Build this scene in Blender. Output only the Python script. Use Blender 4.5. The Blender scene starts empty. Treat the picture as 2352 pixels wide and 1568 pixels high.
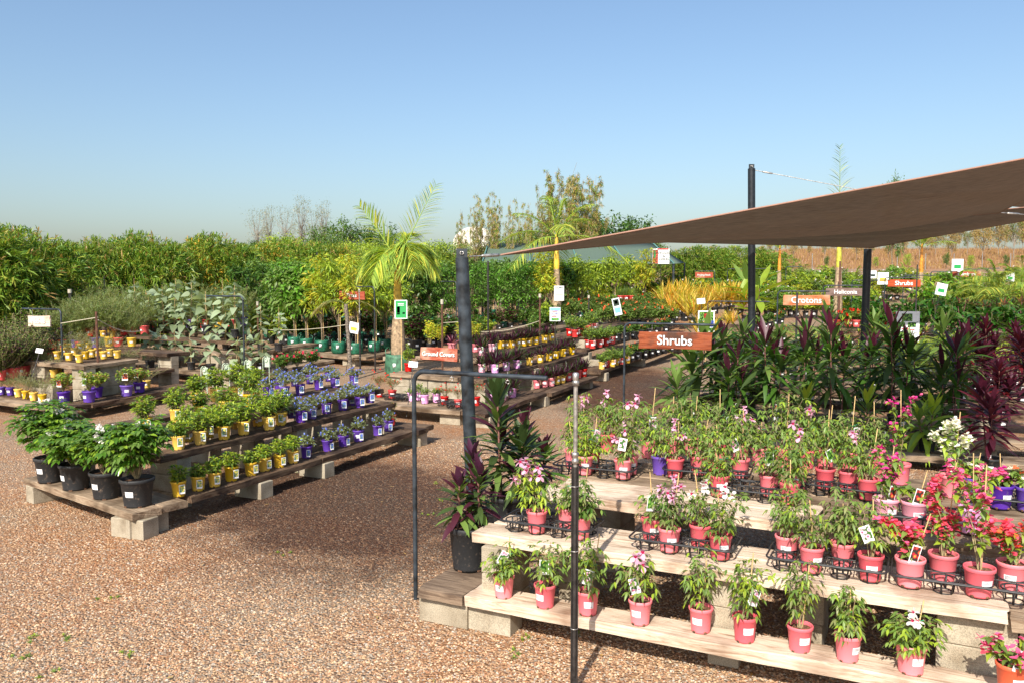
import bpy, math, random
import numpy as np
from math import sin, cos, pi, radians, atan, sqrt
RS = np.random.RandomState(7); random.seed(7)
C = bpy.context.scene.collection
# ------------------------------------------------------------------ camera model (2352 px wide survey of the site)
H = 2.4; F = 1898.0; CX, CY = 1176.0, 784.0; PT = atan(235/3306)
AZ = radians(25.8)
def g(Y, X=0.0):
    "height of the ground"
    if Y < 14: return 0.0
    if Y < 30: return .03*(Y-14)
    z = .48+.06*(min(Y, 80)-30)
    if Y > 80:
        k = min(1, max(0, (X/Y-.22)/.12)); k = k*k*(3-2*k)
        z += (.02+.06*k)*(min(Y, 135)-80)
    return z
def ray(x, y):
    a = (x-CX)/F; b = -(y-CY)/F
    return (a, cos(PT)+b*sin(PT), -sin(PT)+b*cos(PT))
def P(x, y, z=0.0):
    "site point seen at x, y that lies z above the ground"
    d = ray(x, y); lo, hi = .5, 79.0
    for _ in range(50):
        Y = (lo+hi)/2
        if H+d[2]*Y/d[1] > z+g(Y): lo = Y
        else: hi = Y
    t = Y/d[1]
    return (d[0]*t, Y, z+g(Y))
def D(x, y, Y):
    "site point seen at x, y at distance Y"
    d = ray(x, y); t = Y/d[1]
    return (d[0]*t, Y, H+d[2]*t)
def UV(u, v):
    return (u*sin(AZ)+v*cos(AZ), u*cos(AZ)-v*sin(AZ))
def toUV(X, Y):
    return (X*sin(AZ)+Y*cos(AZ), X*cos(AZ)-Y*sin(AZ))
# ------------------------------------------------------------------ mesh buffer
def nrm(a):
    return a/np.maximum(np.linalg.norm(a, axis=-1, keepdims=True), 1e-9)
class MB:
    def __init__(s): s.v = []; s.f = []; s.n = 0
    def add(s, V, Fc, m=0):
        V = np.asarray(V, float).reshape(-1, 3); Fc = np.asarray(Fc, int)
        mi = np.full(len(Fc), m, int) if np.isscalar(m) else np.asarray(m, int)
        s.v.append(V); s.f.append((Fc+s.n, mi)); s.n += len(V)
    def box(s, c, size, rz=0, m=0, rx=0, ry=0):
        x, y, z = [k/2 for k in size]
        V = np.array([(a, b, d) for d in (-z, z) for a, b in ((-x, -y), (x, -y), (x, y), (-x, y))])
        V = rot(V, rx, ry, rz)+np.array(c)
        s.add(V, [(0, 3, 2, 1), (4, 5, 6, 7), (0, 1, 5, 4), (1, 2, 6, 5), (2, 3, 7, 6), (3, 0, 4, 7)], m)
    def tube(s, pts, r, n=6, m=0, cap=True):
        pts = np.asarray(pts, float); k = len(pts)
        r = np.full(k, r) if np.isscalar(r) else np.asarray(r, float)
        T = np.zeros_like(pts); T[1:-1] = pts[2:]-pts[:-2]; T[0] = pts[1]-pts[0]; T[-1] = pts[-1]-pts[-2]
        T = nrm(T); ref = np.array([0, 0, 1.0]) if abs(T[0][2]) < .9 else np.array([1.0, 0, 0])
        A = nrm(np.cross(T, ref)); B = np.cross(T, A)
        a = np.arange(n)*2*pi/n
        V = pts[:, None, :]+r[:, None, None]*(A[:, None, :]*np.cos(a)[None, :, None]+B[:, None, :]*np.sin(a)[None, :, None])
        i = np.arange(k-1)[:, None]*n; j = np.arange(n)[None, :]; j2 = (j+1) % n
        Fc = np.stack([i+j, i+j2, i+n+j2, i+n+j], -1).reshape(-1, 4)
        s.add(V.reshape(-1, 3), Fc, m)
        if cap:
            for e, q in ((0, pts[0]), (k-1, pts[-1])):
                V2 = np.vstack([V[e], q[None]]); s.add(V2, [(q1, (q1+1) % n, n) for q1 in range(n)], m)
    def lathe(s, prof, n=24, m=0, c=(0, 0, 0)):
        prof = np.asarray(prof, float); k = len(prof); a = np.arange(n)*2*pi/n
        V = np.stack([prof[:, 0, None]*np.cos(a), prof[:, 0, None]*np.sin(a), np.repeat(prof[:, 1, None], n, 1)], -1)
        i = np.arange(k-1)[:, None]*n; j = np.arange(n)[None, :]; j2 = (j+1) % n
        Fc = np.stack([i+j, i+j2, i+n+j2, i+n+j], -1).reshape(-1, 4)
        s.add(V.reshape(-1, 3)+np.array(c), Fc, m)
    def disc(s, r, z, n=20, m=0, c=(0, 0), bump=0):
        a = np.arange(n)*2*pi/n
        V = [(c[0]+r*cos(t), c[1]+r*sin(t), z+bump*RS.uniform(-1, 1)) for t in a]
        V += [(c[0]+.5*r*cos(t), c[1]+.5*r*sin(t), z+bump*RS.uniform(-1, 2)) for t in a]+[(c[0], c[1], z+bump)]
        Fc = [(i, (i+1) % n, n+(i+1) % n, n+i) for i in range(n)]
        s.add(V, Fc, m)
        s.f.append((np.array([(n+i, n+(i+1) % n, 2*n) for i in range(n)])+s.n-len(V), np.full(n, m)))
    def leaves(s, B, Dr, L, W, droop=.3, k=3, fold=0., m=0, roll=.6, wp=None, cup=0):
        B = np.asarray(B, float).reshape(-1, 3); N = len(B)
        if N == 0: return
        Dr = nrm(np.asarray(Dr, float).reshape(-1, 3)+1e-6)
        L = np.broadcast_to(np.asarray(L, float), (N,)); W = np.broadcast_to(np.asarray(W, float), (N,))
        dr = np.broadcast_to(np.asarray(droop, float), (N,))
        up = np.tile([0, 0, 1.0], (N, 1)); up[np.abs(Dr[:, 2]) > .97] = [1, 0, 0]
        S = nrm(np.cross(Dr, up)); Nn = np.cross(S, Dr)
        ra = RS.uniform(-roll, roll, N)[:, None] if roll else np.zeros((N, 1))
        S, Nn = S*np.cos(ra)+Nn*np.sin(ra), Nn*np.cos(ra)-S*np.sin(ra)
        t = np.linspace(0, 1, k+1)
        if wp is None: wp = np.sin(pi*np.clip(t, .04, .985)**.8)
        wp = np.asarray(wp, float)
        Cn = B[:, None]+Dr[:, None]*(L[:, None]*t)[..., None]+np.array([0, 0, -1.0])*(dr[:, None]*L[:, None]*t**2)[..., None]
        w = (W[:, None]*wp*.5)[..., None]
        if fold:
            V = np.stack([Cn-S[:, None]*w+Nn[:, None]*w*fold, Cn, Cn+S[:, None]*w+Nn[:, None]*w*fold], 2); q = 3
        else:
            V = np.stack([Cn-S[:, None]*w, Cn+S[:, None]*w], 2); q = 2
        V = V.reshape(-1, 3)
        base = (np.arange(N)*(k+1)*q)[:, None, None]; j = (np.arange(k)*q)[None, :, None]; c = np.arange(q-1)[None, None, :]
        o = base+j+c
        Fc = np.stack([o, o+1, o+q+1, o+q], -1).reshape(-1, 4)
        mi = np.asarray(m, int)
        mi = np.full(len(Fc), int(mi)) if mi.ndim == 0 else np.repeat(mi, k*(q-1))
        s.add(V, Fc, mi)
    def mesh(s, name, mats, smooth=True):
        me = bpy.data.meshes.new(name)
        V = np.concatenate(s.v); me.vertices.add(len(V)); me.vertices.foreach_set('co', V.astype(np.float32).ravel())
        loops = np.concatenate([f.ravel() for f, _ in s.f]); cnt = np.concatenate([np.full(len(f), f.shape[1]) for f, _ in s.f])
        mi = np.concatenate([x for _, x in s.f])
        me.loops.add(len(loops)); me.loops.foreach_set('vertex_index', loops.astype(np.int32))
        st = np.zeros(len(cnt), int); st[1:] = np.cumsum(cnt)[:-1]
        me.polygons.add(len(cnt)); me.polygons.foreach_set('loop_start', st.astype(np.int32))
        for q in (mats if isinstance(mats, (list, tuple)) else [mats]): me.materials.append(q)
        me.polygons.foreach_set('material_index', mi.astype(np.int32))
        me.polygons.foreach_set('use_smooth', np.full(len(cnt), bool(smooth)))
        me.update(calc_edges=True); me.validate()
        return me
def rot(V, rx=0, ry=0, rz=0):
    V = np.asarray(V, float)
    for ax, a in ((0, rx), (1, ry), (2, rz)):
        if a:
            c, s_ = cos(a), sin(a); i, j = [(1, 2), (2, 0), (0, 1)][ax]; W = V.copy()
            W[..., i] = V[..., i]*c-V[..., j]*s_; W[..., j] = V[..., i]*s_+V[..., j]*c; V = W
    return V
# ------------------------------------------------------------------ objects
def tag(o, label=None, cat=None, group=None, kind=None):
    if label: o['label'] = label
    if cat: o['category'] = cat
    if group: o['group'] = group
    if kind: o['kind'] = kind
    return o
def ob(name, me, parent=None, loc=(0, 0, 0), rz=0):
    o = bpy.data.objects.new(name, me); C.objects.link(o); o.location = loc
    if rz: o.rotation_euler[2] = rz
    if parent: o.parent = parent
    return o
def empty(name, loc=(0, 0, 0), rz=0, sc=1.0):
    o = bpy.data.objects.new(name, None); C.objects.link(o); o.location = loc; o.rotation_euler[2] = rz; o.scale = (sc,)*3
    o.empty_display_size = .1
    return o
LABELS = {}
def place(kind, parts, loc, rz=0, sc=1.0, label='', cat='', group=None, tilt=0):
    "a thing made of shared meshes: parts = [(name, mesh, [(sub name, mesh), ...]), ...]"
    if len(parts) == 1 and not parts[0][2]:
        r = ob(kind, parts[0][1], None, loc, rz); r.scale = (sc,)*3
    else:
        r = empty(kind, loc, rz, sc)
        kz, kx = RS.uniform(.86, 1.17), RS.uniform(.9, 1.12)
        for nm, me, subs in parts:
            p = ob(nm, me, r)
            if nm in ('foliage', 'stem', 'flowers', 'flower'): p.scale = (kx, kx, kz)
            for sn, sm in subs: ob(sn, sm, p)
    if tilt: r.rotation_euler[0] = RS.uniform(-tilt, tilt); r.rotation_euler[1] = RS.uniform(-tilt, tilt)
    return tag(r, label, cat, group)
ORD = 'first second third fourth fifth sixth seventh eighth ninth tenth eleventh twelfth thirteenth fourteenth fifteenth sixteenth seventeenth eighteenth nineteenth twentieth'.split()
ORD += ['twenty-'+w for w in ORD[:9]]+['thirtieth']+['thirty-'+w for w in ORD[:9]]+['fortieth']
def lin(a, b, n, j=0):
    return [(a[0]+(b[0]-a[0])*i/max(1, n-1)+RS.uniform(-j, j), a[1]+(b[1]-a[1])*i/max(1, n-1)+RS.uniform(-j, j)*.3) for i in range(n)]
ALL = []
def row(kind, protos, pts, z, desc, where, cat, group, sc=(1, 1), rj=.7, tilt=.03, ps=None):
    "potted plants in a row: one thing at every point, named by its place in the row"
    pts = list(pts); order = sorted(range(len(pts)), key=lambda i: pts[i][0])
    for rank, i in enumerate(order):
        p = P(pts[i][0], pts[i][1], z)
        n = len(pts)
        if n == 1: lab = desc+' '+where
        else:
            w = 'leftmost' if rank == 0 else ('rightmost' if rank == n-1 else ORD[rank]+' from left')
            lab = '%s, %s %s' % (desc, w, where)
        pr = (ps[i] if ps else protos)
        pr = pr[int(RS.randint(len(pr)))] if isinstance(pr, list) and isinstance(pr[0], list) else pr
        o = place(kind, pr, p, RS.uniform(-rj, rj), RS.uniform(*sc), lab, cat, group, tilt)
        ALL.append((o, p))
# ------------------------------------------------------------------ materials
def srgb(h):
    v = [int(h[i:i+2], 16)/255 for i in (0, 2, 4)]
    return tuple(c/12.92 if c <= .04045 else ((c+.055)/1.055)**2.4 for c in v)
def newmat(name):
    m = bpy.data.materials.new(name); m.use_nodes = True; nt = m.node_tree; nt.nodes.clear()
    return m, nt, nt.nodes, nt.links
def N(nt, typ, **kw):
    n = nt.nodes.new(typ)
    for k, v in kw.items():
        if k.startswith('i_'): n.inputs[k[2:].replace('_', ' ')].default_value = v
        else: setattr(n, k, v)
    return n
def ramp(nt, stops, interp='LINEAR'):
    r = nt.nodes.new('ShaderNodeValToRGB'); e = r.color_ramp.elements; r.color_ramp.interpolation = interp
    e[0].position = stops[0][0]; e[0].color = (*stops[0][1], 1); e[1].position = stops[1][0]; e[1].color = (*stops[1][1], 1)
    for p_, c_ in stops[2:]:
        q = e.new(p_); q.color = (*c_, 1)
    return r
def leafmat(name, col, trans=.35, rough=.42, var=.25, tcol=None, spec=.4):
    m, nt, ns, ln = newmat(name)
    oi = N(nt, 'ShaderNodeObjectInfo'); tc = N(nt, 'ShaderNodeTexCoord')
    nz = N(nt, 'ShaderNodeTexNoise'); nz.inputs['Scale'].default_value = 5; nz.inputs['Detail'].default_value = 3; ln.new(tc.outputs['Object'], nz.inputs['Vector'])
    ad = N(nt, 'ShaderNodeMath', operation='MULTIPLY_ADD'); ad.inputs[1].default_value = .5; ln.new(oi.outputs['Random'], ad.inputs[0]); ln.new(nz.outputs['Fac'], ad.inputs[2])
    mr = N(nt, 'ShaderNodeMapRange'); mr.inputs['From Min'].default_value = .3; mr.inputs['From Max'].default_value = 1.2
    mr.inputs['To Min'].default_value = 1-var; mr.inputs['To Max'].default_value = 1+var; ln.new(ad.outputs[0], mr.inputs['Value'])
    hs = N(nt, 'ShaderNodeHueSaturation'); hs.inputs['Color'].default_value = (*col, 1); ln.new(mr.outputs[0], hs.inputs['Value'])
    mh = N(nt, 'ShaderNodeMapRange'); mh.inputs['To Min'].default_value = .485; mh.inputs['To Max'].default_value = .512; ln.new(nz.outputs['Fac'], mh.inputs['Value']); ln.new(mh.outputs[0], hs.inputs['Hue'])
    b = N(nt, 'ShaderNodeBsdfPrincipled'); b.inputs['Roughness'].default_value = rough; b.inputs['Specular IOR Level'].default_value = spec
    ln.new(hs.outputs[0], b.inputs['Base Color'])
    t = N(nt, 'ShaderNodeBsdfTranslucent')
    tm = N(nt, 'ShaderNodeMixRGB', blend_type='MULTIPLY'); tm.inputs[0].default_value = 1; ln.new(hs.outputs[0], tm.inputs[1]); tm.inputs[2].default_value = (*(tcol or (1.35, 1.3, .65)), 1)
    ln.new(tm.outputs[0], t.inputs['Color'])
    mx = N(nt, 'ShaderNodeMixShader'); mx.inputs[0].default_value = trans; ln.new(b.outputs[0], mx.inputs[1]); ln.new(t.outputs[0], mx.inputs[2])
    o = N(nt, 'ShaderNodeOutputMaterial'); ln.new(mx.outputs[0], o.inputs[0]); return m
def plain(name, col, rough=.5, metal=0, spec=.5, var=.08, scale=20, bump=0, trans=0):
    m, nt, ns, ln = newmat(name)
    tc = N(nt, 'ShaderNodeTexCoord'); nz = N(nt, 'ShaderNodeTexNoise'); nz.inputs['Scale'].default_value = scale; nz.inputs['Detail'].default_value = 5
    ln.new(tc.outputs['Object'], nz.inputs['Vector'])
    lo = tuple(max(0, c*(1-var*2)) for c in col); hi = tuple(min(1, c*(1+var*2)) for c in col)
    r = ramp(nt, [(.3, lo), (.7, hi)]); ln.new(nz.outputs['Fac'], r.inputs[0])
    b = N(nt, 'ShaderNodeBsdfPrincipled'); b.inputs['Roughness'].default_value = rough; b.inputs['Metallic'].default_value = metal; b.inputs['Specular IOR Level'].default_value = spec
    ln.new(r.outputs[0], b.inputs['Base Color'])
    if bump:
        bp = N(nt, 'ShaderNodeBump'); bp.inputs['Strength'].default_value = bump; bp.inputs['Distance'].default_value = .01; ln.new(nz.outputs['Fac'], bp.inputs['Height']); ln.new(bp.outputs[0], b.inputs['Normal'])
    out = b.outputs[0]
    if trans:
        t = N(nt, 'ShaderNodeBsdfTranslucent'); ln.new(r.outputs[0], t.inputs['Color']); mx = N(nt, 'ShaderNodeMixShader'); mx.inputs[0].default_value = trans
        ln.new(out, mx.inputs[1]); ln.new(t.outputs[0], mx.inputs[2]); out = mx.outputs[0]
    o = N(nt, 'ShaderNodeOutputMaterial'); ln.new(out, o.inputs[0]); return m
def woodmat(name, cols, sc=1.0, dirt=.5, dirtcol=(.05, .035, .025), rough=.85):
    m, nt, ns, ln = newmat(name)
    tc = N(nt, 'ShaderNodeTexCoord'); oi = N(nt, 'ShaderNodeObjectInfo')
    mp = N(nt, 'ShaderNodeMapping'); mp.inputs['Scale'].default_value = (1.3*sc, 16*sc, 16*sc); ln.new(tc.outputs['Object'], mp.inputs['Vector'])
    ad = N(nt, 'ShaderNodeVectorMath', operation='ADD'); ln.new(mp.outputs[0], ad.inputs[0])
    ml = N(nt, 'ShaderNodeMath', operation='MULTIPLY'); ml.inputs[1].default_value = 37; ln.new(oi.outputs['Random'], ml.inputs[0]); ln.new(ml.outputs[0], ad.inputs[1])
    nz = N(nt, 'ShaderNodeTexNoise'); nz.inputs['Scale'].default_value = 1.6; nz.inputs['Detail'].default_value = 7; nz.inputs['Roughness'].default_value = .65; nz.inputs['Distortion'].default_value = 1.1; ln.new(ad.outputs[0], nz.inputs['Vector'])
    k = len(cols); r = ramp(nt, [(.28+.44*i/(k-1), c) for i, c in enumerate(cols)]); ln.new(nz.outputs['Fac'], r.inputs[0])
    n2 = N(nt, 'ShaderNodeTexNoise'); n2.inputs['Scale'].default_value = 2.3; n2.inputs['Detail'].default_value = 4
    a2 = N(nt, 'ShaderNodeVectorMath', operation='ADD'); ln.new(tc.outputs['Object'], a2.inputs[0]); ln.new(ml.outputs[0], a2.inputs[1]); ln.new(a2.outputs[0], n2.inputs['Vector'])
    r2 = ramp(nt, [(.62-dirt*.3, (0, 0, 0)), (.75-dirt*.15, (1, 1, 1))]); ln.new(n2.outputs['Fac'], r2.inputs[0])
    mf = N(nt, 'ShaderNodeMath', operation='MULTIPLY'); mf.inputs[1].default_value = .85; ln.new(r2.outputs[0], mf.inputs[0])
    mx = N(nt, 'ShaderNodeMixRGB'); ln.new(mf.outputs[0], mx.inputs[0]); ln.new(r.outputs[0], mx.inputs[1]); mx.inputs[2].default_value = (*dirtcol, 1)
    b = N(nt, 'ShaderNodeBsdfPrincipled'); b.inputs['Roughness'].default_value = rough; b.inputs['Specular IOR Level'].default_value = .25; ln.new(mx.outputs[0], b.inputs['Base Color'])
    bp = N(nt, 'ShaderNodeBump'); bp.inputs['Strength'].default_value = .7; bp.inputs['Distance'].default_value = .012; ln.new(nz.outputs['Fac'], bp.inputs['Height']); ln.new(bp.outputs[0], b.inputs['Normal'])
    o = N(nt, 'ShaderNodeOutputMaterial'); ln.new(b.outputs[0], o.inputs[0]); return m
# ------------------------------------------------------------------ the materials
Lf = {}
def LM(k, hexs, **kw):
    if k not in Lf: Lf[k] = leafmat('leaf_'+k, tuple(c for c in srgb(hexs)), **kw)
    return Lf[k]
for k, hx in dict(lime='a6b83a', yellowgreen='93ab36', fresh='789446', mid='65823c', deep='456a26', dark='30501f', olive='7a8644', dull='858c56',
                  grey='93a080', silver='9cac8a', silverdark='7c8c6a', bamboo='7e9a36', bambooyellow='a4a846', bamboodark='527a2c', straw='b4a068', tan='b09058', brown='a88464',
                  gold='dca43a', goldpale='dcc45e', yellow='ccc03c', palmgreen='96b04a', palmyellow='bfbf4c', marron='4c2230', maroon='521e30', plum='4e283e', red='642028',
                  cordy='44582e', cordylight='6c8640', rose='a86472', rust='96603f', conifer='80945a', dryleaf='b0a070', bushgrey='757a5a', lush='35661f', lushlight='70a638').items():
    LM(k, hx)
Lf['glossy'] = leafmat('leaf_glossy', srgb('4c7424'), rough=.25, spec=.6)
Lf['glossylight'] = leafmat('leaf_glossylight', srgb('86a636'), rough=.25, spec=.6)
def petal(n, hx): return leafmat('petal_'+n, srgb(hx), trans=.3, rough=.6, var=.1, tcol=(1, 1, 1), spec=.2)
PT_ = {k: petal(k, h) for k, h in dict(white='f2ece4', pink='eab4cc', throat='b02050', magenta='d83c8c', coral='ee5a6a', orange='ee6a3c', cream='f0eed0', blue='7886e4', redf='e02818', crimson='d8244c').items()}
POTC = dict(pink='f06874', yellow='efbe0a', purple='5b2fa6', lavender='eaa0dc', palepink='f2a6b8', red='d8201c', orange='ee5a20', black='1c1e20', coral='f4808a')
def potmat(name, col, rough=.42):
    m, nt, ns, ln = newmat(name); tc = N(nt, 'ShaderNodeTexCoord'); oi = N(nt, 'ShaderNodeObjectInfo')
    mr = N(nt, 'ShaderNodeMapRange'); mr.inputs['To Min'].default_value = .8; mr.inputs['To Max'].default_value = 1.08; ln.new(oi.outputs['Random'], mr.inputs['Value'])
    ms = N(nt, 'ShaderNodeMapRange'); ms.inputs['To Min'].default_value = 1.02; ms.inputs['To Max'].default_value = .86; ln.new(oi.outputs['Random'], ms.inputs['Value'])
    hs = N(nt, 'ShaderNodeHueSaturation'); hs.inputs['Color'].default_value = (*col, 1); ln.new(mr.outputs[0], hs.inputs['Value']); ln.new(ms.outputs[0], hs.inputs['Saturation'])
    ml = N(nt, 'ShaderNodeMath', operation='MULTIPLY'); ml.inputs[1].default_value = 19; ln.new(oi.outputs['Random'], ml.inputs[0]); ad = N(nt, 'ShaderNodeVectorMath', operation='ADD'); ln.new(tc.outputs['Object'], ad.inputs[0]); ln.new(ml.outputs[0], ad.inputs[1])
    n1 = N(nt, 'ShaderNodeTexNoise'); n1.inputs['Scale'].default_value = 26; n1.inputs['Detail'].default_value = 6; n1.inputs['Roughness'].default_value = .7; ln.new(ad.outputs[0], n1.inputs['Vector'])
    r = ramp(nt, [(.56, (0, 0, 0)), (.74, (.55, .55, .55))]); ln.new(n1.outputs['Fac'], r.inputs[0])
    mx = N(nt, 'ShaderNodeMixRGB'); ln.new(r.outputs[0], mx.inputs[0]); ln.new(hs.outputs[0], mx.inputs[1]); mx.inputs[2].default_value = (.30, .22, .16, 1)
    b = N(nt, 'ShaderNodeBsdfPrincipled'); b.inputs['Specular IOR Level'].default_value = .45; ln.new(mx.outputs[0], b.inputs['Base Color'])
    rr = N(nt, 'ShaderNodeMapRange'); rr.inputs['To Min'].default_value = rough-.08; rr.inputs['To Max'].default_value = rough+.3; ln.new(n1.outputs['Fac'], rr.inputs['Value']); ln.new(rr.outputs[0], b.inputs['Roughness'])
    o = N(nt, 'ShaderNodeOutputMaterial'); ln.new(b.outputs[0], o.inputs[0]); return m
PM = {k: potmat('pot_plastic_'+k, srgb(h)) for k, h in POTC.items()}
PM['black'] = potmat('pot_plastic_black', (.022, .023, .025), .5)
M_soil = plain('potting_soil', srgb('6a4a34'), rough=.95, var=.45, scale=90, bump=.8)
M_white = plain('label_white', (.82, .82, .82), rough=.5, var=.03)
M_ink = plain('label_ink', (.25, .24, .26), rough=.6)
M_stake = plain('bamboo_stake', srgb('cfae78'), rough=.6, var=.12, scale=40)
M_stem = plain('stem_bark', srgb('9a8a66'), rough=.8, var=.2, scale=40)
M_stemred = plain('stem_reddish', srgb('7a5048'), rough=.7, var=.2, scale=40)
M_trunk = plain('trunk_bark', srgb('7c6c56'), rough=.9, var=.3, scale=25, bump=.6)
M_twig = plain('grey_twig', srgb('8a8072'), rough=.9, var=.2)
M_culm = plain('bamboo_culm', srgb('8a8a4a'), rough=.5, var=.2)
M_tie = plain('green_tie', srgb('2c9a6a'), rough=.5)
M_tray = plain('tray_plastic', (.022, .022, .024), rough=.45, var=.2)
M_steel = plain('painted_steel', (.012, .015, .019), rough=.4, var=.25, scale=14, spec=.5)
M_steelp = plain('weathered_painted_steel', (.026, .034, .042), rough=.45, var=.45, scale=9, spec=.5)
M_galv = plain('galvanised_steel', (.42, .40, .37), rough=.42, metal=.75, var=.25, scale=30)
M_picket = plain('black_picket', (.03, .026, .024), rough=.5, var=.3, scale=20)
M_rust = plain('brown_picket', srgb('5c3c2c'), rough=.7, var=.2, scale=20)
M_rope = plain('pale_rope', srgb('b0a890'), rough=.9)
M_cap = plain('grey_cap', srgb('b0a896'), rough=.7)
M_bag = plain('green_bag_fabric', srgb('1e5c44'), rough=.45, var=.3, scale=14, bump=.8)
M_bagold = plain('faded_bag_fabric', srgb('3f6a50'), rough=.6, var=.3, scale=10, bump=.8)
W_pale = woodmat('sleeper_bleached', [srgb('7c624c'), srgb('b49c84'), srgb('d8c6b0'), srgb('c0aa92'), srgb('8c6e54')], dirt=.42, dirtcol=srgb('7a5a44'))
W_brown = woodmat('sleeper_brown', [srgb('2e2018'), srgb('4e3a2c'), srgb('74604c'), srgb('443226')], dirt=.7, dirtcol=srgb('2c201a'))
W_mix = woodmat('sleeper_weathered', [srgb('5c4838'), srgb('8c7660'), srgb('a8947c'), srgb('6c5644')], dirt=.7, dirtcol=srgb('40301f'))
W_dark = woodmat('sleeper_dark', [srgb('4a3a30'), srgb('6a5848'), srgb('8a7662'), srgb('3c2e26')], dirt=.5, dirtcol=srgb('30241e'))
def blockmat():
    m, nt, ns, ln = newmat('concrete_block')
    tc = N(nt, 'ShaderNodeTexCoord'); oi = N(nt, 'ShaderNodeObjectInfo')
    ad = N(nt, 'ShaderNodeVectorMath', operation='ADD'); ml = N(nt, 'ShaderNodeMath', operation='MULTIPLY'); ml.inputs[1].default_value = 31
    ln.new(oi.outputs['Random'], ml.inputs[0]); ln.new(tc.outputs['Object'], ad.inputs[0]); ln.new(ml.outputs[0], ad.inputs[1])
    n1 = N(nt, 'ShaderNodeTexNoise'); n1.inputs['Scale'].default_value = 6; n1.inputs['Detail'].default_value = 6; ln.new(ad.outputs[0], n1.inputs['Vector'])
    n2 = N(nt, 'ShaderNodeTexNoise'); n2.inputs['Scale'].default_value = 160; n2.inputs['Detail'].default_value = 2; ln.new(ad.outputs[0], n2.inputs['Vector'])
    r = ramp(nt, [(.25, srgb('8a7c66')), (.5, srgb('aca08a')), (.75, srgb('beb49e'))]); ln.new(n1.outputs['Fac'], r.inputs[0])
    r2 = ramp(nt, [(.35, (.62, .62, .62)), (.6, (1, 1, 1))]); ln.new(n2.outputs['Fac'], r2.inputs[0])
    mx = N(nt, 'ShaderNodeMixRGB', blend_type='MULTIPLY'); mx.inputs[0].default_value = 1; ln.new(r.outputs[0], mx.inputs[1]); ln.new(r2.outputs[0], mx.inputs[2])
    b = N(nt, 'ShaderNodeBsdfPrincipled'); b.inputs['Roughness'].default_value = .92; ln.new(mx.outputs[0], b.inputs['Base Color'])
    bp = N(nt, 'ShaderNodeBump'); bp.inputs['Strength'].default_value = .6; bp.inputs['Distance'].default_value = .004; ln.new(n2.outputs['Fac'], bp.inputs['Height']); ln.new(bp.outputs[0], b.inputs['Normal'])
    o = N(nt, 'ShaderNodeOutputMaterial'); ln.new(b.outputs[0], o.inputs[0]); return m
M_block = blockmat()
def picmat(name, a, b_, c_, sc=40):
    m, nt, ns, ln = newmat(name)
    tc = N(nt, 'ShaderNodeTexCoord'); v = N(nt, 'ShaderNodeTexVoronoi'); v.inputs['Scale'].default_value = sc; ln.new(tc.outputs['Object'], v.inputs['Vector'])
    r = ramp(nt, [(.12, a), (.42, b_), (.62, c_)]); ln.new(v.outputs['Distance'], r.inputs[0])
    b = N(nt, 'ShaderNodeBsdfPrincipled'); b.inputs['Roughness'].default_value = .3; ln.new(r.outputs[0], b.inputs['Base Color'])
    o = N(nt, 'ShaderNodeOutputMaterial'); ln.new(b.outputs[0], o.inputs[0]); return m
PIC = dict(pink=picmat('printed_pink_flowers', srgb('b03060'), srgb('f0c8dc'), srgb('3c6a30')), red=picmat('printed_red_flowers', srgb('f0a040'), srgb('c02838'), srgb('30302a')),
           yellow=picmat('printed_yellow_flowers', srgb('f0d040'), srgb('b8b870'), srgb('4a7a60'), 45), blue=picmat('printed_blue_flowers', srgb('3c50c0'), srgb('6a80d0'), srgb('5c7a5a'), 60),
           green=picmat('printed_green_leaves', srgb('9ac060'), srgb('4a8030'), srgb('1e3a1a'), 30))
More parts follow.
